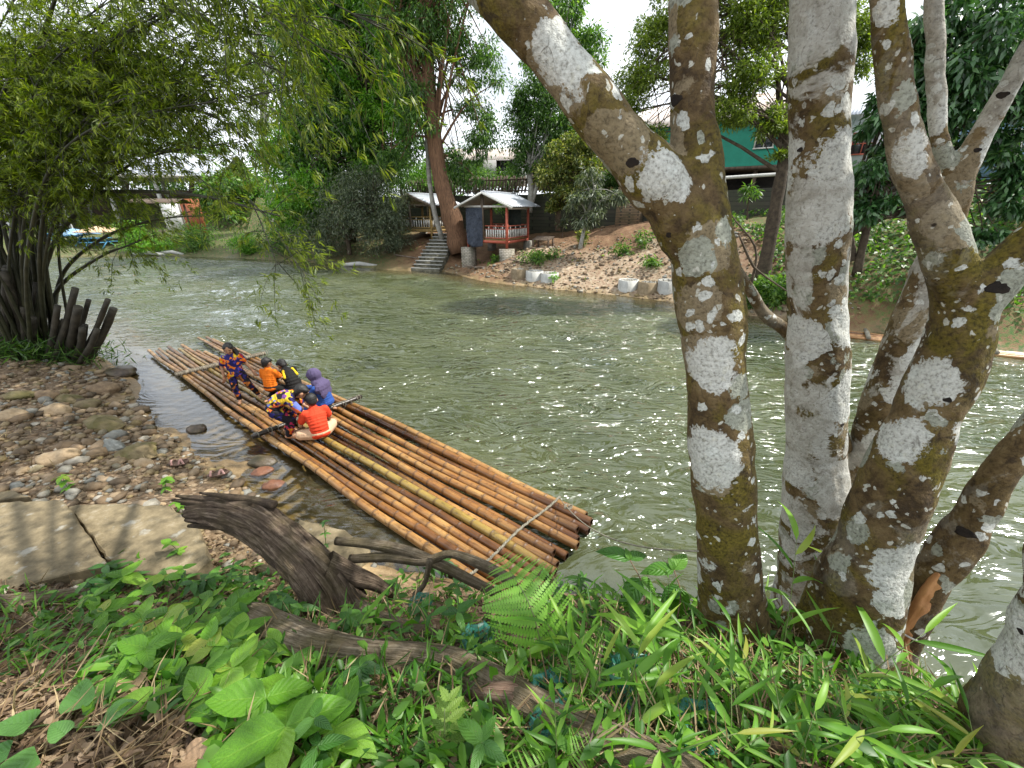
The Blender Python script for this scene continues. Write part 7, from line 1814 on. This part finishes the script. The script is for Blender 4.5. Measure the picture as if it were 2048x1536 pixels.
# ferns: frond > pinnae
def pinna_mesh(name, mat, n=15, W=.20):
    V, F = [(0, 0, 0)], []
    for k in range(n):
        t0, t1, t2 = k / n, (k + .55) / n, (k + .96) / n; w = W * .5 * math.sin(math.pi * (.12 + .88 * t1) ** .55) * (1 - .1 * t1) + .012
        b = len(V); z = -.22 * t1 ** 2
        V += [(0, t0, -.22 * t0 ** 2), (0, t2, -.22 * t2 ** 2), (w, t1 + .35 / n, z - .05 * w), (w * .82, t1 - .25 / n, z), (-w, t1 + .35 / n, z - .05 * w), (-w * .82, t1 - .25 / n, z)]
        F += [(b, b + 3, b + 2, b + 1), (b, b + 1, b + 4, b + 5)]
    return npmesh(name, V, F, mat, True)
PIN = pinna_mesh('pinna', GL_f, 16, .115); PIN_T = pinna_mesh('pinna', GL_t, 9, .42)
def frond(r, a, mid, b, nl, Lmax, mat_mesh, stem, shape, name='frond', z_up=Vector((0, 0, 1))):
    S = spline([tuple(a), tuple(mid), tuple(b)], 40)
    st_ = MB().tube(S, np.linspace(.0042, .0010, 40) * (1 if nl > 16 else .5), 6).build(name, stem, r, True)
    for k in range(nl):
        f = .10 + .89 * k / (nl - 1); i = min(38, int(f * 39)); p = Vector(S[i]); d = (Vector(S[i + 1]) - Vector(S[max(0, i - 1)])).normalized()
        sd = d.cross(z_up).normalized(); up = sd.cross(d)
        L = Lmax * shape(f)
        for s_ in (-1, 1):
            dr = (sd * s_ * .93 + d * .36 - up * .10).normalized(); xx = dr.cross(up).normalized(); zz = xx.cross(dr)
            c = child(st_, mat_mesh, 'pinna'); M_ = Matrix((xx, dr, zz)).transposed().to_4x4(); M_.translation = p; c.matrix_local = M_ @ Matrix.Diagonal((L, L, L, 1))
fsh = lambda f: max(.06, math.sin(math.pi * (.16 + .80 * f) ** .9) ** .7)
fern_specs = [('big fern frond arching up against the raft end', (1095, 1350), [((1060, 1230, .10), (1000, 1112, .16), 24, .15)]),
              ('fern with three young fronds beside the forked trunk foot', (1150, 1370), [((1175, 1310, .14), (1215, 1205, .30), 18, .065), ((1150, 1310, .13), (1145, 1250, .2), 15, .055), ((1190, 1350, .1), (1290, 1310, .12), 15, .06)]),
              ('dark fern lying over the far end of the fallen log', (1120, 1500), [((1080, 1490, .08), (960, 1530, .05), 20, .05), ((1140, 1470, .10), (1190, 1440, .1), 14, .05)]),
              ('small fern among the grass below the corner trunk', (1330, 1420), [((1320, 1380, .1), (1290, 1340, .16), 14, .05), ((1350, 1390, .1), (1400, 1370, .12), 14, .05)])]
for lb, b, fr in fern_specs:
    p = gp(*b); r = thing('fern', lb, 'fern', p, 0, 'ferns in the foreground')
    for (m_, t_, nl, L) in fr:
        mm = gp(m_[0], m_[1] + 40, m_[2]) - p
        Yt = p.y + .34 if nl == 24 else None
        tt = (PY(t_[0], t_[1], Yt) if Yt else gp(t_[0], t_[1] + 30, t_[2])) - p
        if nl == 24: mm = tt * .5 + Vector((.03, -.06, .12))
        frond(r, Vector((0, 0, 0)), mm, tt, nl, L * 1.45, PIN, M_stem, fsh, z_up=Vector((0, -.5, 1)).normalized())
# coarse pale fern-like seedling
cr = thing('serrated_seedling', 'pale seedling with pairs of toothed leaves in front of the fallen log', 'plant', gp(890, 1520))
SER = leaf_mesh('leaf', .5, lambda t: (ovate(t) * (1 + .16 * np.sign(np.sin(t * 60)))), 16, .4, .2, m_leaf('leaf_pale', (.10, .20, .03), (.16, .27, .04), (.22, .33, .06), .5, .4, False, True), 5)
MB().tube(stem_path(.24, .1, 1.2), np.linspace(.004, .002, 7), 6).build('stem', M_stem, cr, True)
for k in range(6):
    for s_ in (-1, 1): child(cr, SER, 'leaf', (.02, .01 * k, .06 + .035 * k), (.1 * k, 0, s_ * (1.4 - .13 * k)), [.085 - .006 * k] * 3)
# teal spikemoss
for k, (px, py, s_, lb) in enumerate(((960, 1275, 1.1, 'teal spikemoss between big fern and root'), (1095, 1385, 1.0, 'pale teal spikemoss at the foot of the big fern'), (1255, 1345, 1.2, 'bright teal spikemoss beside the curled brown leaf'), (1225, 1395, 1.1, 'teal spikemoss at the rusty rods'), (1480, 1370, .9, 'blue-teal spikemoss sprig below the forked trunk'), (1395, 1460, 1.2, 'teal spikemoss among dead grass by the lowest grass'), (845, 1200, 1.0, 'dark teal spikemoss beneath the spotted branches'), (1105, 1440, .9, 'teal spikemoss spilling over the fallen log end'))):
    s_ *= 1.12; p = gp(px, py + 15, .03); r = thing('spikemoss', lb, 'spikemoss', p, 0, 'teal spikemoss tufts')
    for j in range(7):
        a = j * .9 + k; L = .085 * s_ * pg.uniform(.7, 1.1)
        frond(r, Vector((0, 0, 0)), Vector((math.cos(a) * L * .6, math.sin(a) * L * .6, .06 * s_)), Vector((math.cos(a) * L, math.sin(a) * L, .045 * s_)), 7, .040 * s_, PIN_T, M_stem, fsh)
# big curled dead leaves
DL = leaf_mesh('dead_leaf', .5, ovate, 8, 1.3, .6, m_leaf('curled_leaf', (.16, .085, .04), (.27, .15, .075), (.38, .25, .15), .7, .2, False, True), 7, .15)
for (px, py, L, rz, lb) in ((1275, 1350, .17, -.7, 'large curled orange-brown leaf beside bright teal spikemoss'), (1370, 1440, .20, .6, 'large tan dead leaf lying under the grass'), (265, 1390, .22, .7, 'broad pale palm sheath lying among the bright seedlings'), (420, 1525, .2, 1.4, 'curled buff dead leaf at the lowest edge of the litter'), (1110, 1400, .13, .3, 'brown curled leaf between fern and log'), (455, 1285, .12, 2.2, 'tan leaf under the seedlings')):
    p = gp(px, py, .03); o = link('dead_leaf', DL); o.location = p; o.scale = (L, L, L); o.rotation_euler = (.15, pg.uniform(-.4, .4), rz); tag(o, lb, 'dead leaf', 'large dead leaves')
# ground cover, litter, dead grass
g = np.random.default_rng(12)
def region(n, px0, px1, py0, py1, cond=None):
    out = []
    px = g.uniform(px0, px1, n); py = g.uniform(py0, py1, n); z = np.full(n, 1.2)
    for _ in range(14):
        d = np.array([_ray(a, b) for a, b in zip(px, py)]) if _ == 0 else d
        t = (z - EYE) / d[:, 2]; x, y = d[:, 0] * t, d[:, 1] * t; z = .5 * z + .5 * height(x, y)
    k = (height(x, y) > .10) & (seg_dist(x, y, NEAR_SHORE) < -.05)
    return x[k], y[k]
def litter(name, n, mat, L, W, lift, up, label, cat, boxes, tilt=1.0):
    X_, Y_ = [], []
    for b, f in boxes:
        x, y = region(int(n * f), *b); X_.append(x); Y_.append(y)
    x, y = np.concatenate(X_), np.concatenate(Y_); m = len(x)
    P = np.stack([x, y, height(x, y) + g.uniform(*lift, m)], 1); A = g.normal(size=(m, 3)) * np.array((1, 1, .35)) + np.array((0, 0, up))
    V, F = leaf_cloud7(P, A, g.normal(size=(m, 3)) * .45 * tilt + np.array((0, 0, 1)), g.uniform(*L, m), g.uniform(*W, m), g.uniform(-.1, .45, m) * tilt, g.uniform(.0, .5, m) * tilt)
    return tag(link(name, npmesh(name, V, F, mat, True, dict(v=np.repeat(g.random(m), 7)))), label, cat, kind='stuff')
GL_s = m_leaf('leaf_groundcover', (.03, .11, .012), (.08, .21, .02), (.16, .33, .04))
litter('leaf_litter', 15000, M_dead, (.02, .065), (.012, .036), (.004, .03), 0, 'brown dead leaves littering the near bank', 'leaf litter', [((-100, 2150, 1180, 1560), .8), ((-60, 700, 1080, 1240), .2)], 1.4)
litter('dead_grass', 5200, M_straw, (.08, .26), (.003, .008), (.005, .06), .08, 'dry grass stalks and twigs tangled on the near bank', 'dead grass', [((1050, 1950, 1230, 1560), .55), ((-100, 1100, 1180, 1560), .32), ((-60, 330, 700, 960), .13)])
litter('low_herbs', 3200, GL_s, (.035, .11), (.016, .045), (.01, .14), .15, 'low green herbs covering the near bank', 'ground cover', [((420, 1960, 1150, 1560), .62), ((180, 640, 1120, 1450), .22), ((-60, 260, 1190, 1330), .06), ((1000, 1420, 1120, 1260), .10)])
litter('low_grass', 2600, GL_s, (.07, .20), (.006, .014), (.0, .05), .9, 'fine green grass blades on the near bank', 'grass', [((560, 1960, 1150, 1560), .9), ((-80, 420, 1160, 1400), .1)])
